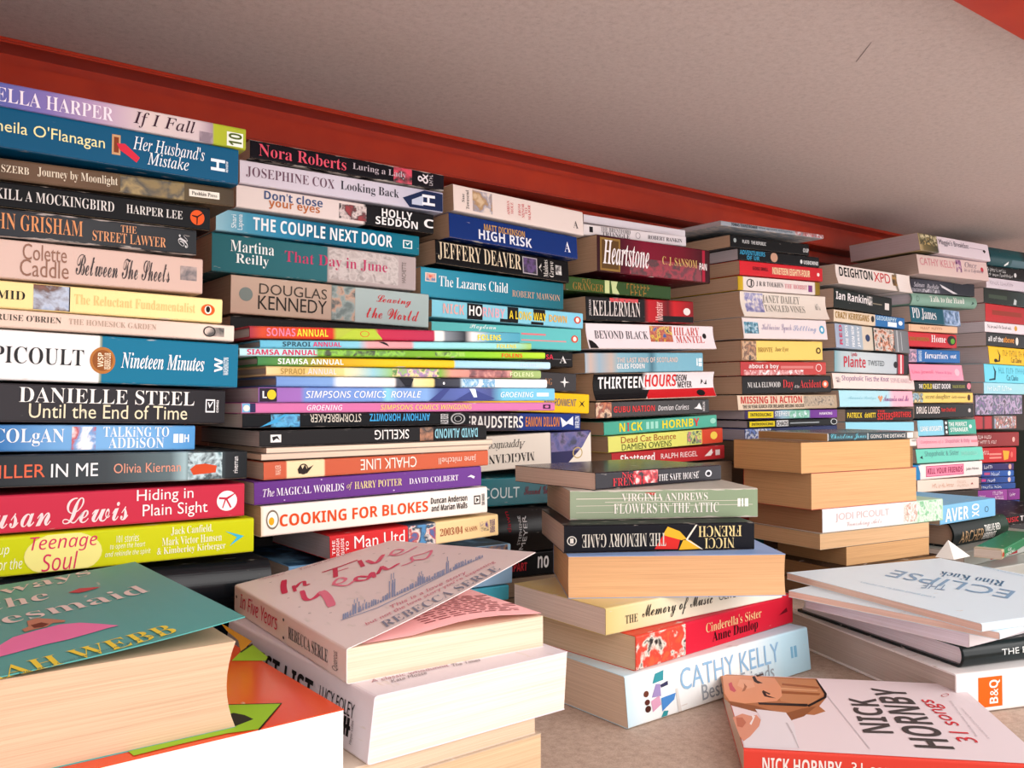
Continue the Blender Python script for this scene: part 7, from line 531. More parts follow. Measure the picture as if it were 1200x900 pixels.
{'id': 'FB8', 'n': 'paperback_book', 'lab': 'dark brown page block just above the foot of the right front pile', 'cat': 'book', 'grp': 'tan-edged books in the right front pile', 'loc': (0.95291, 0.60373, 0.02042), 'yaw': -0.12217, 'tilt': 0, 'L': 0.198, 'W': 0.13, 'T': 0.02042, 'ramp': [(0, '#4a382c')], 'items': [], 'o': {'flip': 1, 'pages': '#94724f'}},
{'id': 'FC1', 'n': 'paperback_book', 'lab': 'pale pinkish-grey paperback with front cover lifting open and pink brush lettering', 'cat': 'book', 'grp': 'books in the left-middle front stack', 'loc': (0.21515, 0.59415, 0.0975), 'yaw': -1.62604, 'tilt': 0, 'L': 0.188, 'W': 0.1235, 'T': 0.01843, 'ramp': [(0, '#e6d8d3'), (1, '#e8dad6')], 'items': [('t', 'In Five Years', 'o', '#d03058', 0, (0.01301, 0.08636, 0.3, 0.82)), ('t', 'REBECCA SERLE', 'r', '#5a565c', 0, (0.10526, 0.16446, 0.28, 0.66)), ('t', 'Quercus', 's', '#8a8484', 90, (0.17015, 0.17843, 0.2, 0.75)), ('disc', '#3a3438', (0.00365, 0.00658, 0.55, 0.66)), ('disc', '#3a3438', (0.09544, 0.09812, 0.72, 0.82)), ('disc', '#3a3438', (0.09559, 0.09827, 0.15, 0.25))], 'o': {'top': [('strokes', '#cf2c58', [([(0.02462, 0.02586), (0.0283, 0.02446), (0.03191, 0.02306), (0.03546, 0.02169), (0.03892, 0.0204), (0.04229, 0.01921), (0.04557, 0.01814), (0.04878, 0.01716), (0.05192, 0.01624), (0.05501, 0.01535), (0.05807, 0.01445)], 0.00198), ([(0.04607, 0.02459), (0.0608, 0.0202)], 0.00148), ([(0.03581, 0.04833), (0.03576, 0.0511), (0.03574, 0.05389), (0.03573, 0.05668), (0.03566, 0.05946), (0.0355, 0.06221), (0.0352, 0.06492), (0.03479, 0.06761), (0.03431, 0.07029), (0.03382, 0.07298), (0.03336, 0.0757)], 0.00119), ([(0.03457, 0.05836), (0.05989, 0.04809)], 0.00215), ([(0.03654, 0.07546), (0.05783, 0.06851)], 0.00198), ([(0.08916, 0.06442), (0.07441, 0.0745)], 0.00165), ([(0.05355, 0.02289), (0.05186, 0.02407), (0.05004, 0.02531), (0.04826, 0.02653), (0.04667, 0.0277), (0.04545, 0.02875), (0.04453, 0.02976), (0.0438, 0.03077), (0.04338, 0.03164), (0.04342, 0.03228), (0.04402, 0.03254), (0.04555, 0.03223), (0.04791, 0.03141), (0.05053, 0.03043), (0.05288, 0.02962), (0.05445, 0.02928), (0.0551, 0.02951), (0.05518, 0.0301), (0.05493, 0.0309), (0.05461, 0.03175), (0.05445, 0.0325)], 0.00119)], 'lettering'), ('strokes', '#dc4c70', [([(0.04655, 0.0537), (0.04752, 0.0624)], 0.00106), ([(0.04395, 0.07761), (0.04779, 0.07718), (0.05208, 0.07655), (0.05606, 0.07603), (0.05899, 0.07597), (0.06018, 0.07668), (0.05917, 0.07838), (0.05637, 0.08089), (0.05246, 0.08393), (0.04813, 0.08719), (0.04419, 0.09029)], 0.00165), ([(0.06414, 0.02348), (0.06882, 0.02214), (0.07369, 0.02068), (0.0783, 0.01933), (0.08229, 0.01831), (0.0853, 0.01782), (0.08732, 0.01794), (0.08863, 0.01851), (0.08933, 0.0194), (0.0895, 0.0205), (0.08921, 0.0217), (0.08826, 0.02307), (0.08656, 0.0247), (0.08442, 0.02649), (0.08215, 0.02834), (0.08006, 0.03014)], 0.00165), ([(0.08631, 0.05879), (0.08432, 0.05822), (0.08207, 0.05767), (0.07995, 0.05711), (0.07835, 0.05648), (0.07766, 0.05577), (0.07818, 0.05481), (0.07961, 0.05362), (0.08153, 0.05247), (0.08352, 0.05162), (0.08518, 0.05131), (0.08679, 0.05162), (0.08863, 0.05237), (0.09031, 0.05343), (0.09144, 0.05467), (0.09163, 0.05596), (0.09019, 0.05758), (0.08736, 0.05963), (0.08408, 0.06175), (0.0814, 0.06352), (0.08041, 0.06448), (0.08156, 0.06441), (0.08413, 0.06359), (0.08746, 0.06235), (0.09092, 0.06104), (0.09393, 0.05996)], 0.00139), ([(0.07571, 0.07387), (0.07845, 0.0734), (0.08142, 0.07276), (0.08422, 0.07222), (0.08648, 0.07205), (0.08785, 0.07249), (0.08809, 0.07374), (0.08744, 0.07561), (0.08627, 0.07787), (0.08496, 0.08024), (0.08388, 0.08245)], 0.00145)], 'lettering'), ('strokes', '#e8849a', [([(0.05182, 0.08979), (0.05276, 0.0911), (0.05384, 0.09242), (0.05487, 0.09372), (0.05563, 0.09499), (0.05589, 0.09622), (0.05557, 0.09752), (0.0548, 0.0989), (0.0537, 0.10021), (0.05238, 0.1013), (0.05099, 0.10198), (0.04915, 0.10224), (0.04678, 0.1022), (0.04444, 0.10185), (0.04269, 0.10121), (0.04209, 0.10031), (0.04292, 0.09887), (0.04479, 0.0969), (0.04723, 0.09485), (0.04979, 0.09311), (0.05207, 0.09208), (0.0544, 0.09168), (0.05705, 0.09165), (0.05959, 0.09204), (0.06162, 0.09292), (0.06271, 0.09437), (0.0626, 0.09661), (0.06155, 0.09961), (0.05994, 0.10309), (0.05814, 0.10674), (0.05657, 0.11021)], 0.00099), ([(0.08006, 0.03014), (0.08374, 0.02951), (0.08732, 0.02893), (0.09087, 0.02834), (0.09446, 0.02768), (0.09813, 0.0269), (0.10192, 0.02597), (0.10579, 0.02492), (0.10966, 0.02382), (0.11348, 0.02272), (0.11719, 0.02168)], 0.00264), ([(0.07497, 0.03907), (0.07563, 0.0403), (0.07642, 0.04154), (0.07716, 0.04277), (0.07764, 0.04396), (0.07767, 0.04507), (0.07714, 0.04619), (0.07616, 0.04734), (0.0749, 0.04841), (0.07351, 0.04928), (0.07216, 0.0498), (0.07058, 0.04997), (0.06864, 0.04986), (0.0668, 0.0495), (0.06547, 0.0489), (0.06512, 0.04808), (0.06592, 0.0468), (0.06758, 0.04506), (0.06976, 0.04325), (0.07218, 0.04173), (0.07454, 0.04085), (0.0772, 0.04068), (0.08037, 0.04097), (0.08351, 0.04159), (0.08614, 0.04244), (0.08775, 0.04339), (0.08807, 0.04454), (0.08744, 0.04598), (0.08626, 0.04758), (0.08493, 0.04923), (0.08386, 0.05082)], 0.00112), ([(0.09275, 0.07947), (0.0928, 0.08117), (0.09302, 0.08292), (0.09316, 0.08465), (0.09298, 0.08629), (0.09219, 0.08778), (0.0904, 0.08904), (0.08773, 0.09014), (0.08479, 0.09118), (0.08219, 0.09226), (0.08059, 0.09347), (0.08031, 0.09485), (0.08095, 0.09632), (0.08207, 0.09781), (0.08323, 0.09924), (0.08398, 0.10057), (0.08405, 0.10205), (0.08371, 0.10372), (0.0834, 0.10522), (0.08351, 0.10614), (0.08448, 0.1061), (0.08688, 0.10471), (0.09036, 0.10229), (0.09398, 0.09945), (0.09691, 0.09675), (0.0984, 0.0947), (0.09816, 0.09336), (0.09676, 0.09234), (0.0947, 0.0915), (0.09247, 0.09069), (0.09058, 0.08978)], 0.00099)], 'lettering'), ('strokes', '#98a6c4', [([(0.14603, 0.01495), (0.15116, 0.03488), (0.14967, 0.05896), (0.14704, 0.0888), (0.15034, 0.10543)], 0.00049), ([(0.14593, 0.01624), (0.13786, 0.01987), (0.13758, 0.02126), (0.14584, 0.01768)], 0.0003), ([(0.14605, 0.01668), (0.13915, 0.01973)], 0.00023), ([(0.14586, 0.01739), (0.13777, 0.02105), (0.13747, 0.02274), (0.14575, 0.01913)], 0.0003), ([(0.14609, 0.01788), (0.13919, 0.02096)], 0.00023), ([(0.14479, 0.01904), (0.13859, 0.02174)], 0.00023), ([(0.14577, 0.01878), (0.14102, 0.02101), (0.14071, 0.02317), (0.14565, 0.02099)], 0.0003), ([(0.14618, 0.01935), (0.1423, 0.02116)], 0.00023), ([(0.14454, 0.02083), (0.14099, 0.02239)], 0.00023), ([(0.14567, 0.02055), (0.13755, 0.02428), (0.13725, 0.0263), (0.14558, 0.02261)], 0.0003), ([(0.14451, 0.02248), (0.13826, 0.02524)], 0.00023), ([(0.1456, 0.02219), (0.12874, 0.02983), (0.12841, 0.0318), (0.14552, 0.02415)], 0.0003), ([(0.12727, 0.03131), (0.12096, 0.03422)], 0.0003), ([(0.14593, 0.02272), (0.13123, 0.02935)], 0.00023), ([(0.14447, 0.02404), (0.13129, 0.02992)], 0.00023), ([(0.14553, 0.02376), (0.12862, 0.03147), (0.12827, 0.03385), (0.14545, 0.02609)], 0.0003), ([(0.12691, 0.03327), (0.12058, 0.03623)], 0.0003), ([(0.14547, 0.02563), (0.13727, 0.02948), (0.13703, 0.03065), (0.14543, 0.02685)], 0.0003), ([(0.14552, 0.02602), (0.13849, 0.02926)], 0.00023), ([(0.14544, 0.0266), (0.14063, 0.02894), (0.14037, 0.0311), (0.14538, 0.02881)], 0.0003), ([(0.14587, 0.02717), (0.14194, 0.02906)], 0.00023), ([(0.14539, 0.02837), (0.13455, 0.03348), (0.13427, 0.03576), (0.14535, 0.03065)], 0.0003), ([(0.13294, 0.03521), (0.129, 0.03713)], 0.0003), ([(0.14417, 0.03051), (0.13575, 0.03438)], 0.00023), ([(0.14536, 0.03019), (0.13709, 0.03416), (0.13683, 0.03623), (0.14533, 0.03228)], 0.0003), ([(0.14575, 0.03073), (0.13872, 0.03409)], 0.00023), ([(0.14533, 0.03186), (0.14301, 0.0331), (0.1428, 0.03533), (0.14531, 0.03415)], 0.0003), ([(0.14581, 0.03243), (0.14411, 0.03334)], 0.00023), ([(0.14412, 0.03402), (0.14252, 0.03477)], 0.00023), ([(0.14531, 0.03369), (0.13523, 0.03858), (0.135, 0.04003), (0.14531, 0.03517)], 0.0003), ([(0.14548, 0.03413), (0.13679, 0.03828)], 0.00023), ([(0.14531, 0.03488), (0.13696, 0.03897), (0.13673, 0.04048), (0.1453, 0.03642)], 0.0003), ([(0.14436, 0.0364), (0.13794, 0.03943)], 0.00023), ([(0.1453, 0.03611), (0.13911, 0.0392), (0.1389, 0.04101), (0.14531, 0.03795)], 0.0003), ([(0.14562, 0.0366), (0.14043, 0.03916)], 0.00023), ([(0.1453, 0.03759), (0.14296, 0.03887), (0.14277, 0.04085), (0.14532, 0.03963)], 0.0003), ([(0.14531, 0.03922), (0.14168, 0.04113), (0.14149, 0.04311), (0.14533, 0.04125)], 0.0003), ([(0.14571, 0.03974), (0.14282, 0.04124)], 0.00023), ([(0.1442, 0.04118), (0.14155, 0.04247)], 0.00023), ([(0.14533, 0.04085), (0.13687, 0.0451), (0.13666, 0.04695), (0.14535, 0.04271)], 0.0003), ([(0.14566, 0.04134), (0.13844, 0.04494)], 0.00023), ([(0.14535, 0.04234), (0.13686, 0.04664), (0.13666, 0.04804), (0.14537, 0.04377)], 0.0003), ([(0.1455, 0.04277), (0.13823, 0.04639)], 0.00023), ([(0.14444, 0.04379), (0.13792, 0.04698)], 0.00023), ([(0.14536, 0.04348), (0.13506, 0.0487), (0.13485, 0.05048), (0.1454, 0.04528)], 0.0003), ([(0.14434, 0.04525), (0.13636, 0.04918)], 0.00023), ([(0.14539, 0.04492), (0.1148, 0.06016), (0.11444, 0.06256), (0.14544, 0.04714)], 0.0003), ([(0.11296, 0.06209), (0.10059, 0.06833)], 0.0003), ([(0.14423, 0.04706), (0.12028, 0.05894)], 0.00023), ([(0.14543, 0.04669), (0.11469, 0.06213), (0.11436, 0.06398), (0.14548, 0.04842)], 0.0003), ([(0.11321, 0.06362), (0.10076, 0.06992)], 0.0003), ([(0.14444, 0.04841), (0.12041, 0.0604)], 0.00023), ([(0.14547, 0.04807), (0.14307, 0.04944), (0.14292, 0.05136), (0.14553, 0.05005)], 0.0003), ([(0.14585, 0.04858), (0.14408, 0.04957)], 0.00023), ([(0.14439, 0.05002), (0.14274, 0.05085)], 0.00023), ([(0.14551, 0.04965), (0.14047, 0.05236), (0.14031, 0.05422), (0.14558, 0.05155)], 0.0003), ([(0.14587, 0.05015), (0.14172, 0.05234)], 0.00023), ([(0.14556, 0.05117), (0.14315, 0.05256), (0.143, 0.05408), (0.14562, 0.05275)], 0.0003), ([(0.14579, 0.05162), (0.14397, 0.05262)], 0.00023), ([(0.14462, 0.05277), (0.14296, 0.05362)], 0.00023), ([(0.14561, 0.05243), (0.13919, 0.05587), (0.13904, 0.05829), (0.14571, 0.05486)], 0.0003), ([(0.14619, 0.053), (0.14085, 0.05586)], 0.00023), ([(0.14439, 0.05479), (0.1395, 0.0573)], 0.00023), ([(0.14569, 0.05438), (0.14059, 0.05717), (0.14045, 0.05923), (0.14578, 0.05647)], 0.0003), ([(0.14613, 0.0549), (0.14194, 0.05716)], 0.00023), ([(0.14576, 0.05605), (0.13928, 0.05957), (0.13915, 0.06193), (0.14587, 0.05842)], 0.0003), ([(0.14632, 0.05661), (0.14093, 0.05953)], 0.00023), ([(0.14585, 0.05795), (0.13704, 0.06271), (0.13688, 0.06439), (0.14593, 0.05964)], 0.0003), ([(0.14612, 0.05841), (0.1386, 0.06243)], 0.00023), ([(0.14487, 0.05967), (0.13809, 0.06322)], 0.00023), ([(0.14591, 0.0593), (0.13708, 0.06411), (0.13695, 0.06661), (0.14605, 0.06178)], 0.0003), ([(0.14653, 0.05987), (0.13904, 0.06394)], 0.00023), ([(0.14602, 0.06128), (0.14084, 0.0642), (0.14072, 0.06632), (0.14614, 0.06342)], 0.0003), ([(0.14649, 0.0618), (0.14224, 0.06417)], 0.00023), ([(0.1449, 0.06342), (0.14102, 0.06549)], 0.00023), ([(0.14612, 0.063), (0.12949, 0.07203), (0.1293, 0.07366), (0.14621, 0.06458)], 0.0003), ([(0.12824, 0.07337), (0.12193, 0.07684)], 0.0003), ([(0.14636, 0.06344), (0.13187, 0.07126)], 0.00023), ([(0.14518, 0.06465), (0.13221, 0.07159)], 0.00023), ([(0.14619, 0.06427), (0.12952, 0.07338), (0.12933, 0.07541), (0.14632, 0.06623)], 0.0003), ([(0.12802, 0.07506), (0.12169, 0.07857)], 0.0003), ([(0.1466, 0.06476), (0.1321, 0.07265)], 0.00023), ([(0.14514, 0.06626), (0.13211, 0.07328)], 0.00023), ([(0.14629, 0.06584), (0.13541, 0.07188), (0.13524, 0.07324), (0.14638, 0.0672)], 0.0003), ([(0.14644, 0.06625), (0.13704, 0.0714)], 0.00023), ([(0.14542, 0.06729), (0.13701, 0.07185)], 0.00023), ([(0.14636, 0.06693), (0.14111, 0.06995), (0.14101, 0.07203), (0.14651, 0.06903)], 0.0003), ([(0.14683, 0.06743), (0.14252, 0.06989)], 0.00023), ([(0.14526, 0.06905), (0.14132, 0.0712)], 0.00023), ([(0.14648, 0.06861), (0.13744, 0.07372), (0.13731, 0.07557), (0.14661, 0.07046)], 0.0003), ([(0.14684, 0.06908), (0.13913, 0.0734)], 0.00023), ([(0.14658, 0.07009), (0.14129, 0.07317), (0.14123, 0.07566), (0.14677, 0.07258)], 0.0003), ([(0.14723, 0.07064), (0.14291, 0.07315)], 0.00023), ([(0.14537, 0.07258), (0.14139, 0.07478)], 0.00023), ([(0.14673, 0.07208), (0.14282, 0.07443), (0.14274, 0.07641), (0.14689, 0.07409)], 0.0003), ([(0.14716, 0.07257), (0.14405, 0.07441)], 0.00023), ([(0.14567, 0.07414), (0.1428, 0.07574)], 0.00023), ([(0.14686, 0.07369), (0.13771, 0.07897), (0.13758, 0.08067), (0.14699, 0.07538)], 0.0003), ([(0.14715, 0.07414), (0.13933, 0.0786)], 0.00023), ([(0.14697, 0.07504), (0.14442, 0.07665), (0.14431, 0.07794), (0.14708, 0.07638)], 0.0003), ([(0.14705, 0.07611), (0.13785, 0.08147), (0.13771, 0.08284), (0.14717, 0.07748)], 0.0003), ([(0.14721, 0.07653), (0.13932, 0.08105)], 0.00023), ([(0.14715, 0.07721), (0.14319, 0.07963), (0.14308, 0.08112), (0.14728, 0.07873)], 0.0003), ([(0.14737, 0.07764), (0.14418, 0.07953)], 0.00023), ([(0.14725, 0.07843), (0.138, 0.08387), (0.13785, 0.08519), (0.14737, 0.07975)], 0.0003), ([(0.14739, 0.07884), (0.13945, 0.08343)], 0.00023), ([(0.1464, 0.07989), (0.13928, 0.08395)], 0.00023), ([(0.14735, 0.07949), (0.1405, 0.08358), (0.14045, 0.08593), (0.14757, 0.08183)], 0.0003), ([(0.14752, 0.08136), (0.12584, 0.09402), (0.12564, 0.09539), (0.14765, 0.08267)], 0.0003), ([(0.12469, 0.09521), (0.11617, 0.1002)], 0.0003), ([(0.14765, 0.08177), (0.12868, 0.09277)], 0.00023), ([(0.14762, 0.08241), (0.14362, 0.0849), (0.14355, 0.0867), (0.1478, 0.08422)], 0.0003), ([(0.14662, 0.08433), (0.14368, 0.08604)], 0.00023), ([(0.14776, 0.08386), (0.1423, 0.08722), (0.14229, 0.08974), (0.14802, 0.08638)], 0.0003), ([(0.14797, 0.08587), (0.14248, 0.08927), (0.14238, 0.09071), (0.14812, 0.08733)], 0.0003), ([(0.14817, 0.0863), (0.14361, 0.08905)], 0.00023), ([(0.14809, 0.08704), (0.13863, 0.09279), (0.1385, 0.09411), (0.14823, 0.08836)], 0.0003), ([(0.14823, 0.08745), (0.14012, 0.0923)], 0.00023), ([(0.14723, 0.08853), (0.13996, 0.09282)], 0.00023), ([(0.1482, 0.08809), (0.14268, 0.09154), (0.1426, 0.09313), (0.14838, 0.0897)], 0.0003), ([(0.14847, 0.08853), (0.1439, 0.09132)], 0.00023), ([(0.14834, 0.08938), (0.13883, 0.09522), (0.13873, 0.09684), (0.14852, 0.09099)], 0.0003), ([(0.14862, 0.08982), (0.14048, 0.09474)], 0.00023), ([(0.14848, 0.09067), (0.14585, 0.09242), (0.14577, 0.09381), (0.14865, 0.09209)], 0.0003), ([(0.14867, 0.09108), (0.14667, 0.09235)], 0.00023), ([(0.14861, 0.0918), (0.13904, 0.09773), (0.13899, 0.09983), (0.14885, 0.09387)], 0.0003), ([(0.14911, 0.09228), (0.14096, 0.09729)], 0.00023), ([(0.14881, 0.09346), (0.14469, 0.09612), (0.14473, 0.09861), (0.1491, 0.09595)], 0.0003), ([(0.1495, 0.09397), (0.14626, 0.09607)], 0.00023), ([(0.14761, 0.09605), (0.14459, 0.09789)], 0.00023), ([(0.14904, 0.09545), (0.14343, 0.09905), (0.14343, 0.10132), (0.14932, 0.09771)], 0.0003), ([(0.14963, 0.09594), (0.14503, 0.09887)], 0.00023), ([(0.14792, 0.09784), (0.14369, 0.10042)], 0.00023), ([(0.14927, 0.09725), (0.14733, 0.09863), (0.1473, 0.10029), (0.14948, 0.09894)], 0.0003), ([(0.14944, 0.0986), (0.14822, 0.09954), (0.14831, 0.10207), (0.14977, 0.10116)], 0.0003), ([(0.14823, 0.10129), (0.14754, 0.10171)], 0.00023), ([(0.1497, 0.10065), (0.14402, 0.10437), (0.14407, 0.10686), (0.15004, 0.10312)], 0.0003), ([(0.1504, 0.10115), (0.14577, 0.10417)], 0.00023), ([(0.14852, 0.10326), (0.14423, 0.10594)], 0.00023), ([(0.14997, 0.10263), (0.14652, 0.10497), (0.14659, 0.10742), (0.15031, 0.10507)], 0.0003), ([(0.15066, 0.10312), (0.14802, 0.10491)], 0.00023), ([(0.14879, 0.10523), (0.14631, 0.10679)], 0.00023)], 'skyline_drawing'), ('strokes', '#5a5058', [([(0.02022, 0.01722), (0.02061, 0.01872)], 0.0004), ([(0.07072, 0.01144), (0.07125, 0.01277)], 0.0004), ([(0.09628, 0.00903), (0.09685, 0.01029)], 0.0004), ([(0.11439, 0.00828), (0.11498, 0.00949)], 0.0004), ([(0.12716, 0.01594), (0.12785, 0.01709)], 0.0004), ([(0.0017, 0.03347), (0.00212, 0.03503)], 0.0004), ([(0.03006, 0.0887), (0.03092, 0.09013)], 0.0004), ([(0.06599, 0.08089), (0.06694, 0.08218)], 0.0004), ([(0.10346, 0.08261), (0.1045, 0.08376)], 0.0004), ([(0.09828, 0.09886), (0.09941, 0.1)], 0.0004), ([(0.10393, 0.10354), (0.1051, 0.10464)], 0.0004), ([(0.12095, 0.10538), (0.12215, 0.10642)], 0.0004), ([(0.02866, 0.10073), (0.02959, 0.10215)], 0.0004)], 'emblem'), ('t', 'This is a love story', 's', '#d88a98', 0, ((0.16412, 0.03665), (0.00165, 0.04819), (-0.00731, 0.00264))), ('t', "but not the love story you're expecting", 's', '#d88a98', 0, ((0.17161, 0.01899), (0.00046, 0.08183), (-0.00673, 0.00157))), ('t', 'REBECCA SERLE', 'r', '#8f93a2', 0, ((0.18468, 0.02343), (0.00156, 0.07171), (-0.01052, 0.00172))), ('t', 'A heartbreaking read', 's', '#c89aa0', 0, ((0.00697, 0.01474), (0.00321, 0.01702), (-0.00599, 0.00123))), ('t', 'You will adore this', 's', '#c8a8a8', 0, ((0.0115, 0.04149), (-0.00554, 0.04155), (-0.00726, 0.00195)))], 'lift': (0.01973, 0.03718, 1.12), 'ext': -0.00578, 'pages': '#e6cfb6', 'curve': 0.0}},
{'id': 'FC2', 'n': 'paperback_book', 'lab': 'thick white paperback under the open-covered one, spine half hidden by orange book', 'cat': 'book', 'grp': 'books in the left-middle front stack', 'loc': (0.20565, 0.57695, 0.06504), 'yaw': -1.56008, 'tilt': 0, 'L': 0.19472, 'W': 0.125, 'T': 0.03246, 'ramp': [(0, '#dcd4dc'), (1, '#e2dadf')], 'items': [('t', 'GUEST LIST', 'b', '#1c1a1e', 0, (0.02674, 0.12983, 0.3, 0.74)), ('t', 'LUCY FOLEY', 's', '#2a282c', 0, (0.13822, 0.17731, 0.52, 0.74)), ('rect', '#1c1a1e', (0.16704, 0.16984, 0.22, 0.5)), ('rect', '#1c1a1e', (0.17064, 0.1734, 0.22, 0.5)), ('rect', '#1c1a1e', (0.16784, 0.17458, 0.33, 0.39)), ('t', 'Harper Collins', 's', '#5a565c', 90, (0.17536, 0.17848, 0.15, 0.5))], 'o': {'top': [('t', 'A classic whodunnit', 's', '#b48a94', 0, ((0.17628, 0.00854), (0.00114, 0.04663), (-0.00464, 0.00187))), ('t', 'Kate Mosse', 's', '#8a8088', 0, ((0.18263, 0.01668), (-0.00148, 0.02206), (-0.00457, 0.00195))), ('t', 'The Times', 's', '#8a8088', 0, ((0.17931, 0.05584), (0.00054, 0.01846), (-0.00489, 0.00252)))], 'pages': '#efe0d4', 'lean': 0.004}},
{'id': 'FC3', 'n': 'paperback_book', 'lab': 'thin cream page block under the thick white paperback, front left-middle', 'cat': 'book', 'grp': 'books in the left-middle front stack', 'loc': (0.18014, 0.58178, 0.05578), 'yaw': -1.56008, 'tilt': 0, 'L': 0.198, 'W': 0.128, 'T': 0.00926, 'ramp': [(0, '#d8c8b8')], 'items': [], 'o': {'pages': '#dcc3a8'}},
{'id': 'FC4', 'n': 'paperback_book', 'lab': 'cream page block at the bottom edge below the thin cream one', 'cat': 'book', 'grp': 'books in the left-middle front stack', 'loc': (0.1808, 0.57973, 0.0251), 'yaw': -1.56008, 'tilt': 0, 'L': 0.198, 'W': 0.13, 'T': 0.03068, 'ramp': [(0, '#cbb8a4')], 'items': [], 'o': {'pages': '#d8b894'}},
{'id': 'FC5', 'n': 'paperback_book', 'lab': 'cream page block lowest of the left-middle front stack', 'cat': 'book', 'grp': 'books in the left-middle front stack', 'loc': (0.19652, 0.59917, 0.0), 'yaw': -1.56008, 'tilt': 0, 'L': 0.198, 'W': 0.13, 'T': 0.0251, 'ramp': [(0, '#b8a490')], 'items': [], 'o': {'pages': '#d0b08c'}},
{'id': 'FL1', 'n': 'paperback_book', 'lab': 'fat teal paperback with a curled cover and pink figure, near left corner', 'cat': 'book', 'grp': 'books in the near left corner', 'loc': (0.00916, 0.5862, 0.09381), 'yaw': -1.57649, 'tilt': 0, 'L': 0.193, 'W': 0.135, 'T': 0.03922, 'ramp': [(0, '#5fa8a2'), (1, '#63aca6')], 'items': [], 'o': {'top': [('t', 'Always', 'r', '#e6d8d2', 0, ((0.04738, 0.03784), (-0.0262, 0.07308), (-0.02895, 0.0011))), ('t', 'the', 'r', '#e6d8d2', 0, ((0.07105, 0.05238), (-0.00736, 0.02839), (-0.02457, 0.00142))), ('t', 'Bridesmaid', 'r', '#e6d8d2', 0, ((0.11106, 0.01059), (-0.01409, 0.11259), (-0.02297, -0.00088))), ('t', 'SARAH WEBB', 'r', '#ecd84a', 0, ((0.20184, 0.01611), (-0.01317, 0.09498), (-0.01767, -0.00083))), ('poly', '#ea86b4', [(0.16407, 0.03955), (0.1441, 0.04805), (0.13412, 0.05424), (0.12927, 0.06463), (0.12687, 0.0745), (0.13127, 0.0822), (0.14172, 0.08867), (0.15293, 0.09447), (0.15317, 0.08986), (0.1553, 0.08227), (0.15792, 0.07253), (0.15856, 0.06238), (0.16193, 0.05219), (0.16398, 0.04568)]), ('poly', '#c08a72', [(0.1223, 0.05953), (0.11898, 0.06264), (0.10659, 0.06382), (0.10443, 0.0684), (0.11115, 0.07288), (0.12054, 0.07805), (0.12402, 0.07712), (0.12117, 0.07245), (0.12608, 0.06925), (0.12681, 0.06384), (0.12839, 0.05984)]), ('poly', '#7a3a2c', [(0.1169, 0.06383), (0.11519, 0.06858), (0.1212, 0.07094), (0.12584, 0.06751), (0.124, 0.06426)]), ('poly', '#c84a5c', [(0.05675, 0.09079), (0.05093, 0.09756), (0.05495, 0.10255), (0.05834, 0.10694), (0.06147, 0.10195), (0.0632, 0.09521)]), ('t', 'Her latest novel the deliciously witty author', 's', '#3c8484', 0, ((0.19737, 0.04841), (-0.01179, 0.05692), (-0.00322, 0.00015)))], 'pages': '#d0b092', 'lift': (0.007, 0.01, 2.0), 'ext': 0.004, 'curve': 0.004, 'wear': 0.02}},
{'id': 'FL2', 'n': 'paperback_book', 'lab': 'large glossy orange and green softback with bright white pages, near left corner', 'cat': 'book', 'grp': 'books in the near left corner', 'loc': (0.00546, 0.56857, 0.05781), 'yaw': -1.55904, 'tilt': 0, 'L': 0.186, 'W': 0.185, 'T': 0.036, 'ramp': [(0, '#d8552c'), (1, '#e25a30')], 'items': [], 'o': {'top': [('poly', '#d9a23c', [(-0.01244, 0.19664), (0.04417, 0.19578), (0.06333, 0.18153), (0.03689, 0.18987), (0.00853, 0.19273)]), ('poly', '#a0c83c', [(0.06299, 0.1811), (0.05015, 0.19342), (0.08193, 0.19018), (0.08822, 0.18649), (0.07629, 0.17123)]), ('poly', '#2a2a22', [(0.0615, 0.18167), (0.04897, 0.19389), (0.05175, 0.19348), (0.06444, 0.18111)]), ('poly', '#2a2a22', [(0.14566, 0.1428), (0.16043, 0.16509), (0.18839, 0.14224), (0.18713, 0.14207), (0.16164, 0.16325), (0.14771, 0.14206)]), ('poly', '#a0c83c', [(0.14669, 0.14243), (0.16087, 0.16395), (0.18638, 0.14254), (0.18272, 0.12931), (0.18249, 0.10862), (0.18322, 0.09044), (0.16159, 0.08854)]), ('poly', '#34342e', [(0.16007, 0.13756), (0.15931, 0.14136), (0.16539, 0.14437), (0.17305, 0.14561), (0.17765, 0.13283), (0.17751, 0.13121)])], 'pages': '#f6f2ee', 'rough': 0.18, 'wear': 0}},
{'id': 'FL3', 'n': 'paperback_book', 'lab': 'white-paged softback under the orange one, near left corner', 'cat': 'book', 'grp': 'books in the near left corner', 'loc': (0.00546, 0.56857, 0), 'yaw': -1.55904, 'tilt': 0, 'L': 0.186, 'W': 0.181, 'T': 0.05781, 'ramp': [(0, '#e8e4e0')], 'items': [], 'o': {'pages': '#f2ece6'}},
{'id': 'FD5', 'n': 'hardback_book', 'lab': 'thick white manual with an orange square mark, bottom of right front stack', 'cat': 'book', 'grp': 'books and booklets in the right front stack', 'loc': (0.6828, 0.33311, 0), 'yaw': -0.36336, 'tilt': 0, 'L': 0.28, 'W': 0.21987, 'T': 0.03145, 'ramp': [(0, '#f2eeec'), (1, '#f0ecea')], 'items': [('rect', '#e8752a', (0.02068, 0.04396, 0.12, 0.86)), ('t', 'B&Q', 'b', '#f8f2ea', 90, (0.03113, 0.04146, 0.2, 0.78))], 'o': {'pages': '#c8bcb4', 'hard': 0.5}},
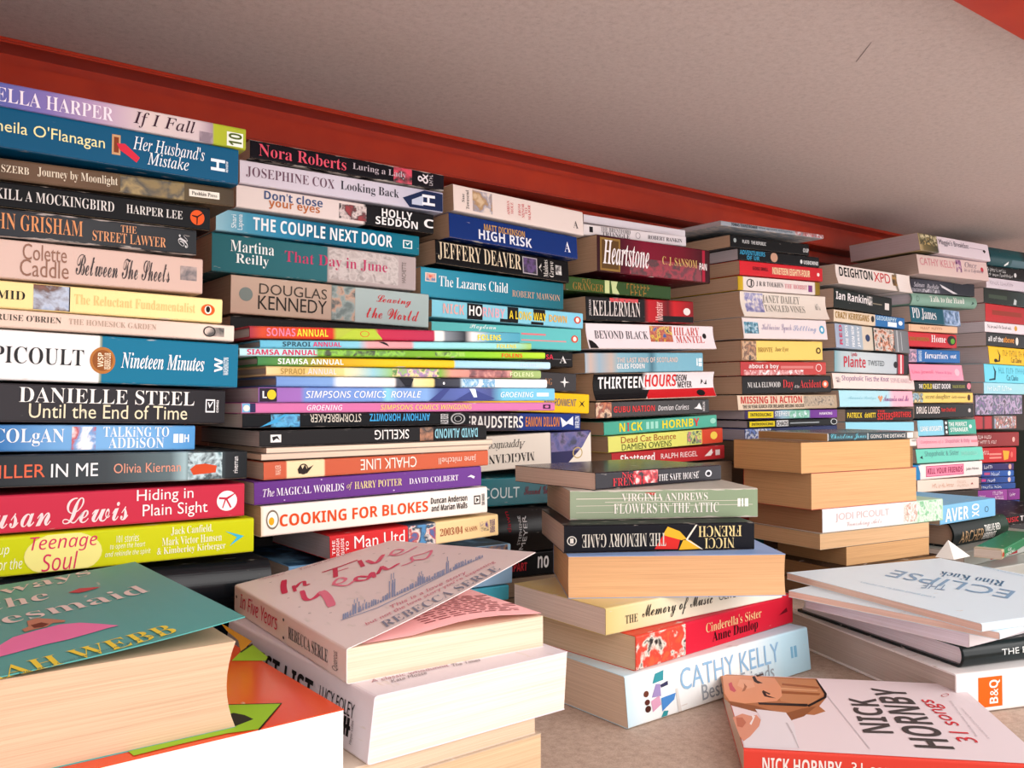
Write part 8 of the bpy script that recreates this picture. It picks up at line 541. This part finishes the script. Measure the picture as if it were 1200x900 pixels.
{'id': 'FD4', 'n': 'hardback_book', 'lab': 'dark green glossy hardback with white capitals, above the thick white manual', 'cat': 'book', 'grp': 'books and booklets in the right front stack', 'loc': (0.70182, 0.33932, 0.03145), 'yaw': -0.311, 'tilt': 0, 'L': 0.27, 'W': 0.19946, 'T': 0.01867, 'ramp': [(0, '#1c2a2c'), (1, '#22383a')], 'items': [('t', 'THE ENCYCLOPEDIA', 's', '#eef0ee', 0, (0.03902, 0.13424, 0.4, 0.66))], 'o': {'pages': '#f2ecf6', 'hard': 1, 'rough': 0.2}},
{'id': 'FD3', 'n': 'booklet', 'lab': 'thick white paper booklet resting on the dark green hardback', 'cat': 'booklet', 'grp': 'books and booklets in the right front stack', 'loc': (0.69748, 0.32972, 0.05012), 'yaw': -0.0974, 'tilt': 0, 'L': 0.2, 'W': 0.15672, 'T': 0.012, 'ramp': [(0, '#eee8ea')], 'items': [], 'o': {'pages': '#f0e8f4', 'wear': 0}},
{'id': 'FD2', 'n': 'booklet', 'lab': 'pale blue folded booklet, second in right front stack', 'cat': 'booklet', 'grp': 'books and booklets in the right front stack', 'loc': (0.69225, 0.30464, 0.06212), 'yaw': 0.00211, 'tilt': 0, 'L': 0.2, 'W': 0.18476, 'T': 0.006, 'ramp': [(0, '#e0eef6')], 'items': [], 'o': {'pages': '#f0d2c4', 'wear': 0}},
{'id': 'FD1', 'n': 'booklet', 'lab': 'pale blue folded booklet lying topmost with blue upside-down lettering', 'cat': 'booklet', 'grp': 'books and booklets in the right front stack', 'loc': (0.68104, 0.31246, 0.06812), 'yaw': -0.25015, 'tilt': 0, 'L': 0.205, 'W': 0.21554, 'T': 0.0065, 'ramp': [(0, '#e2f0f8')], 'items': [], 'o': {'pages': '#f0d2c4', 'wear': 0, 'top': [('t', 'ECLIPSE', 's', '#8fb0cc', 0, ((0.12674, 0.06854), (-0.01887, 0.11538), (-0.0332, -0.01759))), ('t', 'THE', 's', '#8fa8c0', 0, ((0.09403, 0.11017), (-0.01149, 0.01542), (-0.02116, -0.01384))), ('t', 'Rino Kuck', 'r', '#4a7a9a', 0, ((0.15704, 0.10203), (-0.01307, 0.05886), (-0.02262, -0.0142))), ('t', 'a small printed notice for our members', 's', '#a4c4d8', 0, ((0.04417, 0.0799), (-0.00937, 0.07404), (-0.00698, -0.00389))), ('t', 'second printed notice for our members', 's', '#a4c4d8', 0, ((0.19912, 0.1151), (0.00647, 0.04958), (-0.00834, -0.00511)))]}},
{'id': 'FH', 'n': 'paperback_book', 'lab': 'pinkish-white paperback with a sleeping woman on its cover and coral-red spine', 'cat': 'book', 'loc': (0.46432, 0.36292, 0), 'yaw': -0.79816, 'tilt': 0, 'L': 0.183, 'W': 0.15719, 'T': 0.0175, 'ramp': [(0, '#e2584a'), (1, '#e05648')], 'items': [('t', 'NICK HORNBY', 'b', '#f4ece8', 0, (0.01161, 0.06036, 0.22, 0.74)), ('t', '31 songs', 's', '#f4ece8', 0, (0.06609, 0.09757, 0.22, 0.74))], 'o': {'top': [('poly', '#e9dcdf', [(0.0003, 0.0012), (0.1827, 0.0012), (0.1827, 0.15669), (0.0003, 0.15669)]), ('poly', '#b98058', [(-0.00125, 0.15938), (0.00419, 0.15605), (0.03657, 0.1554), (0.0746, 0.15565), (0.07426, 0.11906), (0.07186, 0.10695), (0.06376, 0.08887), (0.06619, 0.07844), (0.05647, 0.06915), (0.04792, 0.07048), (0.03597, 0.05097), (0.02509, 0.05938), (0.01601, 0.07104), (0.00096, 0.08236), (-0.00333, 0.09586)]), ('poly', '#c8926a', [(0.03908, 0.15174), (0.07282, 0.15143), (0.0723, 0.11579), (0.05924, 0.09374), (0.04614, 0.09181), (0.03766, 0.09618)]), ('poly', '#9a6440', [(-0.00197, 0.09034), (0.01752, 0.08315), (0.03525, 0.06862), (0.04981, 0.08137), (0.06191, 0.0886), (0.0488, 0.06544), (0.03445, 0.05222), (0.01588, 0.06996), (0.00079, 0.08068)]), ('poly', '#a86c48', [(0.04521, 0.13956), (0.07244, 0.13407), (0.07119, 0.12954), (0.04441, 0.13434)]), ('poly', '#a4683f', [(0.0413, 0.12023), (0.07039, 0.11849), (0.06848, 0.11345), (0.04037, 0.11406)]), ('poly', '#dcae86', [(0.04244, 0.12778), (0.06988, 0.12566), (0.06881, 0.12307), (0.04187, 0.12398)]), ('poly', '#e2a683', [(0.00021, 0.15274), (0.00806, 0.1539), (0.02646, 0.15526), (0.04112, 0.15205), (0.04273, 0.12969), (0.04041, 0.10814), (0.03483, 0.09577), (0.02407, 0.09135), (0.01059, 0.08656), (-8e-05, 0.09062), (-0.00225, 0.10777)]), ('poly', '#e8b494', [(0.01315, 0.1446), (0.02292, 0.14276), (0.02293, 0.12677), (0.01429, 0.1193), (0.0094, 0.12792)]), ('poly', '#cf6670', [(0.00293, 0.13204), (0.00592, 0.13635), (0.00582, 0.12739), (0.0073, 0.11521), (0.00536, 0.1113), (0.00273, 0.11576)]), ('poly', '#3a2620', [(0.02366, 0.15215), (0.02605, 0.15519), (0.02657, 0.1433), (0.03015, 0.13734), (0.02597, 0.13544), (0.02381, 0.14028)]), ('poly', '#3a2620', [(0.02652, 0.11562), (0.02857, 0.11957), (0.02924, 0.10767), (0.03512, 0.10153), (0.03012, 0.10311), (0.027, 0.10499)]), ('poly', '#b07858', [(0.0151, 0.13512), (0.01666, 0.12647), (0.01394, 0.11619), (0.01133, 0.11338), (0.01468, 0.12618)]), ('poly', '#4a342a', [(0.02779, 0.11946), (0.03245, 0.1117), (0.03114, 0.10913), (0.02699, 0.1163)]), ('poly', '#4a342a', [(0.02705, 0.1567), (0.03357, 0.16313), (0.03384, 0.15906), (0.02776, 0.15275)]), ('poly', '#e6e0e4', [(0.01655, 0.07539), (0.0374, 0.07103), (0.03924, 0.04997), (0.03502, 0.00516), (0.00106, 0.00228), (0.00089, 0.01532), (0.0163, 0.04561), (0.0183, 0.05838)]), ('poly', '#2a2022', [(0.02024, 0.09023), (0.05623, 0.09218), (0.05465, 0.08643), (0.02059, 0.08581)]), ('poly', '#2a2022', [(0.0732, 0.15346), (0.07424, 0.15164), (0.07499, 0.11797), (0.07267, 0.10823), (0.05593, 0.08553), (0.05506, 0.08869), (0.07123, 0.11034), (0.07305, 0.11769)]), ('poly', '#dca088', [(-0.00136, 0.05548), (0.0063, 0.06435), (0.012, 0.06001), (0.01592, 0.06317), (0.01763, 0.05323), (0.01479, 0.04053), (0.00645, 0.02063), (0.00132, 0.01184), (-0.00029, 0.01964), (-0.00084, 0.03345)]), ('poly', '#c47e66', [(0.00096, 0.05583), (0.00543, 0.05648), (0.00695, 0.04669), (0.00322, 0.03643), (1e-05, 0.03835)]), ('poly', '#f0e8e6', [(0.01232, 0.06263), (0.01469, 0.06041), (0.00987, 0.04222), (0.00894, 0.04452), (0.01227, 0.05496)]), ('poly', '#c9c0c4', [(0.03386, 0.05065), (0.03519, 0.05036), (0.03584, 0.03137), (0.03466, 0.03027)]), ('poly', '#c9c0c4', [(0.035, 0.03032), (0.03568, 0.03042), (0.03535, 0.00521), (0.0347, 0.00512)]), ('poly', '#cfc6ca', [(0.07401, 0.11309), (0.07459, 0.11318), (0.08031, 0.01058), (0.07966, 0.01048)]), ('t', 'NICK', 'b', '#57504f', 0, ((0.10302, 0.04035), (0.00603, 0.07093), (-0.02041, -0.00162))), ('t', 'HORNBY', 'b', '#57504f', 0, ((0.1343, 0.0177), (0.00152, 0.11891), (-0.02478, -0.00028))), ('t', '31 songs', 's', '#d8404a', 0, ((0.15705, 0.03131), (-0.00352, 0.0831), (-0.01626, 0.00022))), ('ring', '#c8504a', ((0.15849, 0.12555), (0.00681, 0.00693), (0.00228, -0.00317))), ('t', 'Beautifully written and very funny', 's', '#b8aeb2', 0, ((0.15675, 0.0428), (0.00679, 0.07195), (-0.00202, -0.0003))), ('t', 'A wonderful and moving collection', 's', '#c0b6ba', 0, ((0.16343, 0.03929), (0.00266, 0.05923), (-0.00201, -0.0003)))], 'pages': '#d9c2ae'}, 'grp': None},
{'id': 'FE1', 'n': 'hardback_book', 'lab': 'dark green-black hardback with rounded spine and copper lettering, at the right', 'cat': 'book', 'grp': 'books and papers lying at the right edge', 'loc': (1.20478, 0.59575, 0.042), 'yaw': 0.00049, 'tilt': 0, 'L': 0.16373, 'W': 0.125, 'T': 0.03362, 'ramp': [(0, '#2a3030'), (0.5, '#24302e'), (1, '#14402e')], 'items': [('t', 'ARCHER', 's', '#b89a78', 0, (0.0194, 0.08736, 0.12, 0.62)), ('t', 'TWELVE RED', 'b', '#e8e6e0', 0, (0.08907, 0.13648, 0.44, 0.72)), ('t', 'HERRINGS', 'b', '#e8e6e0', 0, (0.08736, 0.12469, 0.1, 0.4))], 'o': {'hard': 1, 'pages': '#b89884'}},
{'id': 'FE2', 'n': 'paperback_book', 'lab': 'sky-blue paperback with big white capitals lying on the dark rounded hardback', 'cat': 'book', 'grp': 'books and papers lying at the right edge', 'loc': (1.17311, 0.59173, 0.07562), 'yaw': 0.00049, 'tilt': 0, 'L': 0.16097, 'W': 0.12, 'T': 0.026, 'ramp': [(0, '#8cc4e6'), (1, '#86c2e8')], 'items': [('t', 'AVER', 'b', '#f4f6f6', 0, (0.01405, 0.07951, 0.12, 0.8)), ('t', 'XO', 'b', '#f4f6f6', 90, (0.08946, 0.11067, 0.15, 0.85)), ('ring', '#2a3a50', (0.12782, 0.13965, 0.3, 0.62))], 'o': {'pages': '#cdb8a8'}},
{'id': 'FE3', 'n': 'magazine', 'lab': 'pile-bottom grey-white magazine under the dark rounded hardback', 'cat': 'magazine', 'grp': 'books and papers lying at the right edge', 'loc': (1.17478, 0.54575, 0), 'yaw': -0.09951, 'tilt': 0, 'L': 0.3, 'W': 0.19, 'T': 0.021, 'ramp': [(0, '#c8c4c0'), (1, '#8a9a8c')], 'items': [], 'o': {'pages': '#cfc8c4', 'rough': 0.3}},
{'id': 'FE4', 'n': 'magazine', 'lab': 'glossy grey magazine with a dark red strip, just under the dark hardback', 'cat': 'magazine', 'grp': 'books and papers lying at the right edge', 'loc': (1.18478, 0.56575, 0.021), 'yaw': 0.03049, 'tilt': 0, 'L': 0.29, 'W': 0.17, 'T': 0.021, 'ramp': [(0, '#a8a8a0'), (0.6, '#b8bab4'), (1, '#9aa89c')], 'items': [('rect', '#a83a40', (0.08, 0.17, 0.1, 0.7))], 'o': {'pages': '#d4cdc8', 'rough': 0.3}},
{'id': 'FE5', 'n': 'magazine', 'lab': 'black magazine with white and red masthead at the right edge', 'cat': 'magazine', 'grp': 'books and papers lying at the right edge', 'loc': (1.47781, 0.64323, 0.0425), 'yaw': -0.03491, 'tilt': 0, 'L': 0.25, 'W': 0.13, 'T': 0.016, 'ramp': [(0, '#18181c'), (1, '#1c1c20')], 'items': [('t', 'MUSIC', 'b', '#c83a44', 0, (0.0, 0.05, 0.3, 0.8)), ('t', 'TRIBUNE', 'b', '#e4e0e0', 0, (0.055, 0.15, 0.3, 0.8))], 'o': {'pages': '#c8c2c0'}},
{'id': 'FE6', 'n': 'magazine', 'lab': 'grey magazine beneath the black one at the right edge', 'cat': 'magazine', 'grp': 'books and papers lying at the right edge', 'loc': (1.50781, 0.64623, 0.0), 'yaw': -0.03491, 'tilt': 0, 'L': 0.26, 'W': 0.125, 'T': 0.0421, 'ramp': [(0, '#4a4a4c')], 'items': [], 'o': {'pages': '#b8b0ae'}},
{'id': 'FE7', 'n': 'booklet', 'lab': 'emerald-green booklet with white lettering at the right edge', 'cat': 'booklet', 'grp': 'books and papers lying at the right edge', 'loc': (1.16342, 0.50891, 0.0425), 'yaw': 0.20944, 'tilt': 0, 'L': 0.2, 'W': 0.032, 'T': 0.012, 'ramp': [(0, '#c8b89a'), (0.06, '#c8b89a'), (0.075, '#1f8a5c'), (1, '#1c7c54')], 'items': [('disc', '#b84a34', (0.002, 0.014, 0.2, 0.7)), ('t', 'Gr', 'r', '#e8f0ec', 0, (0.035, 0.055, 0.5, 0.85)), ('t', 'DINING', 'r', '#e8f0ec', 0, (0.02, 0.075, 0.1, 0.42))], 'o': {'pages': '#d8d0c8'}},
]
gather_text({(i[1], i[2]) for d in BOOKS for i in list(d['items'])+list(d.get('o', {}).get('top', ())) if i[0] == 't'})
MADE = {}
for d in BOOKS:
    MADE[d['id']] = book(d)

def sheet(name, pts, faces, col, parent, thick=.0004):
    o = link(name, pts, faces, ink(col, .7), parent, name == 'first_page'); sm = o.modifiers.new('thickness', 'SOLIDIFY'); sm.thickness = thick; return o
r = MADE['FC1']; L, W, T = 0.18800, 0.12350, 0.01843
pts = []; nx = 8
for i in range(2):
    for j in range(nx+1):
        q = j/nx; pts.append((.0015+(L-.003)*i, .010+(W-.0105)*q, T+.0006+(.0034 if i else .0012)*max(0, math.sin(math.pi*min(1, (q-.25)/.75*1.02)))**1.2 if q > .25 else T+.0003))
sheet('first_page', pts, [(j, j+1, nx+2+j, nx+1+j) for j in range(nx)], '#e0aaa8', r, .0003)
vs = []; fs = []
rr = random.Random(5)
for k in range(12):
    x = L-.012-k*.0042; y0 = W*.42; 
    while y0 < W*.93:
        wd = rr.uniform(.003, .009)
        n = len(vs); 
        for a, b in ((x, y0), (x, y0+wd), (x-.0016, y0+wd), (x-.0016, y0)):
            q = (b-.010)/(W-.0105); vs.append((a, b, T+.0012+(.0012+(.0022)*(a/L))*max(0, math.sin(math.pi*min(1, (q-.25)/.75*1.02)))**1.2))
        fs.append((n, n+1, n+2, n+3)); y0 += wd+.0022
link('page_print', vs, fs, ink('#a8686c'), r)
sheet('curled_corner', [(0.20416, 0.22136, 0.0067), (0.20956, 0.20239, 0.0067), (0.2432, 0.21046, 0.0067), (0.22724, 0.22477, 0.02302)], [(0, 1, 3), (1, 2, 3)], '#f0eee8', MADE['FD1'], .0003)
t_ = bpy.data.objects.new('leaning_board', None); C.objects.link(t_); t_.location = (1.925, .78, 0)
t_['label'] = 'grey-green board with a pale edge leaning at the right edge'; t_['category'] = 'board'
bd = box('panel', (0, 0, 0), (.012, .12, .185), ink('#5c6660'), t_); ed = box('pale_edge', (-.0005, -.004, 0), (.0125, -.0002, .186), ink('#d8dcd8'), t_)
t_.rotation_euler = (0, R(-9), R(-6))

bpy.context.view_layer.update()
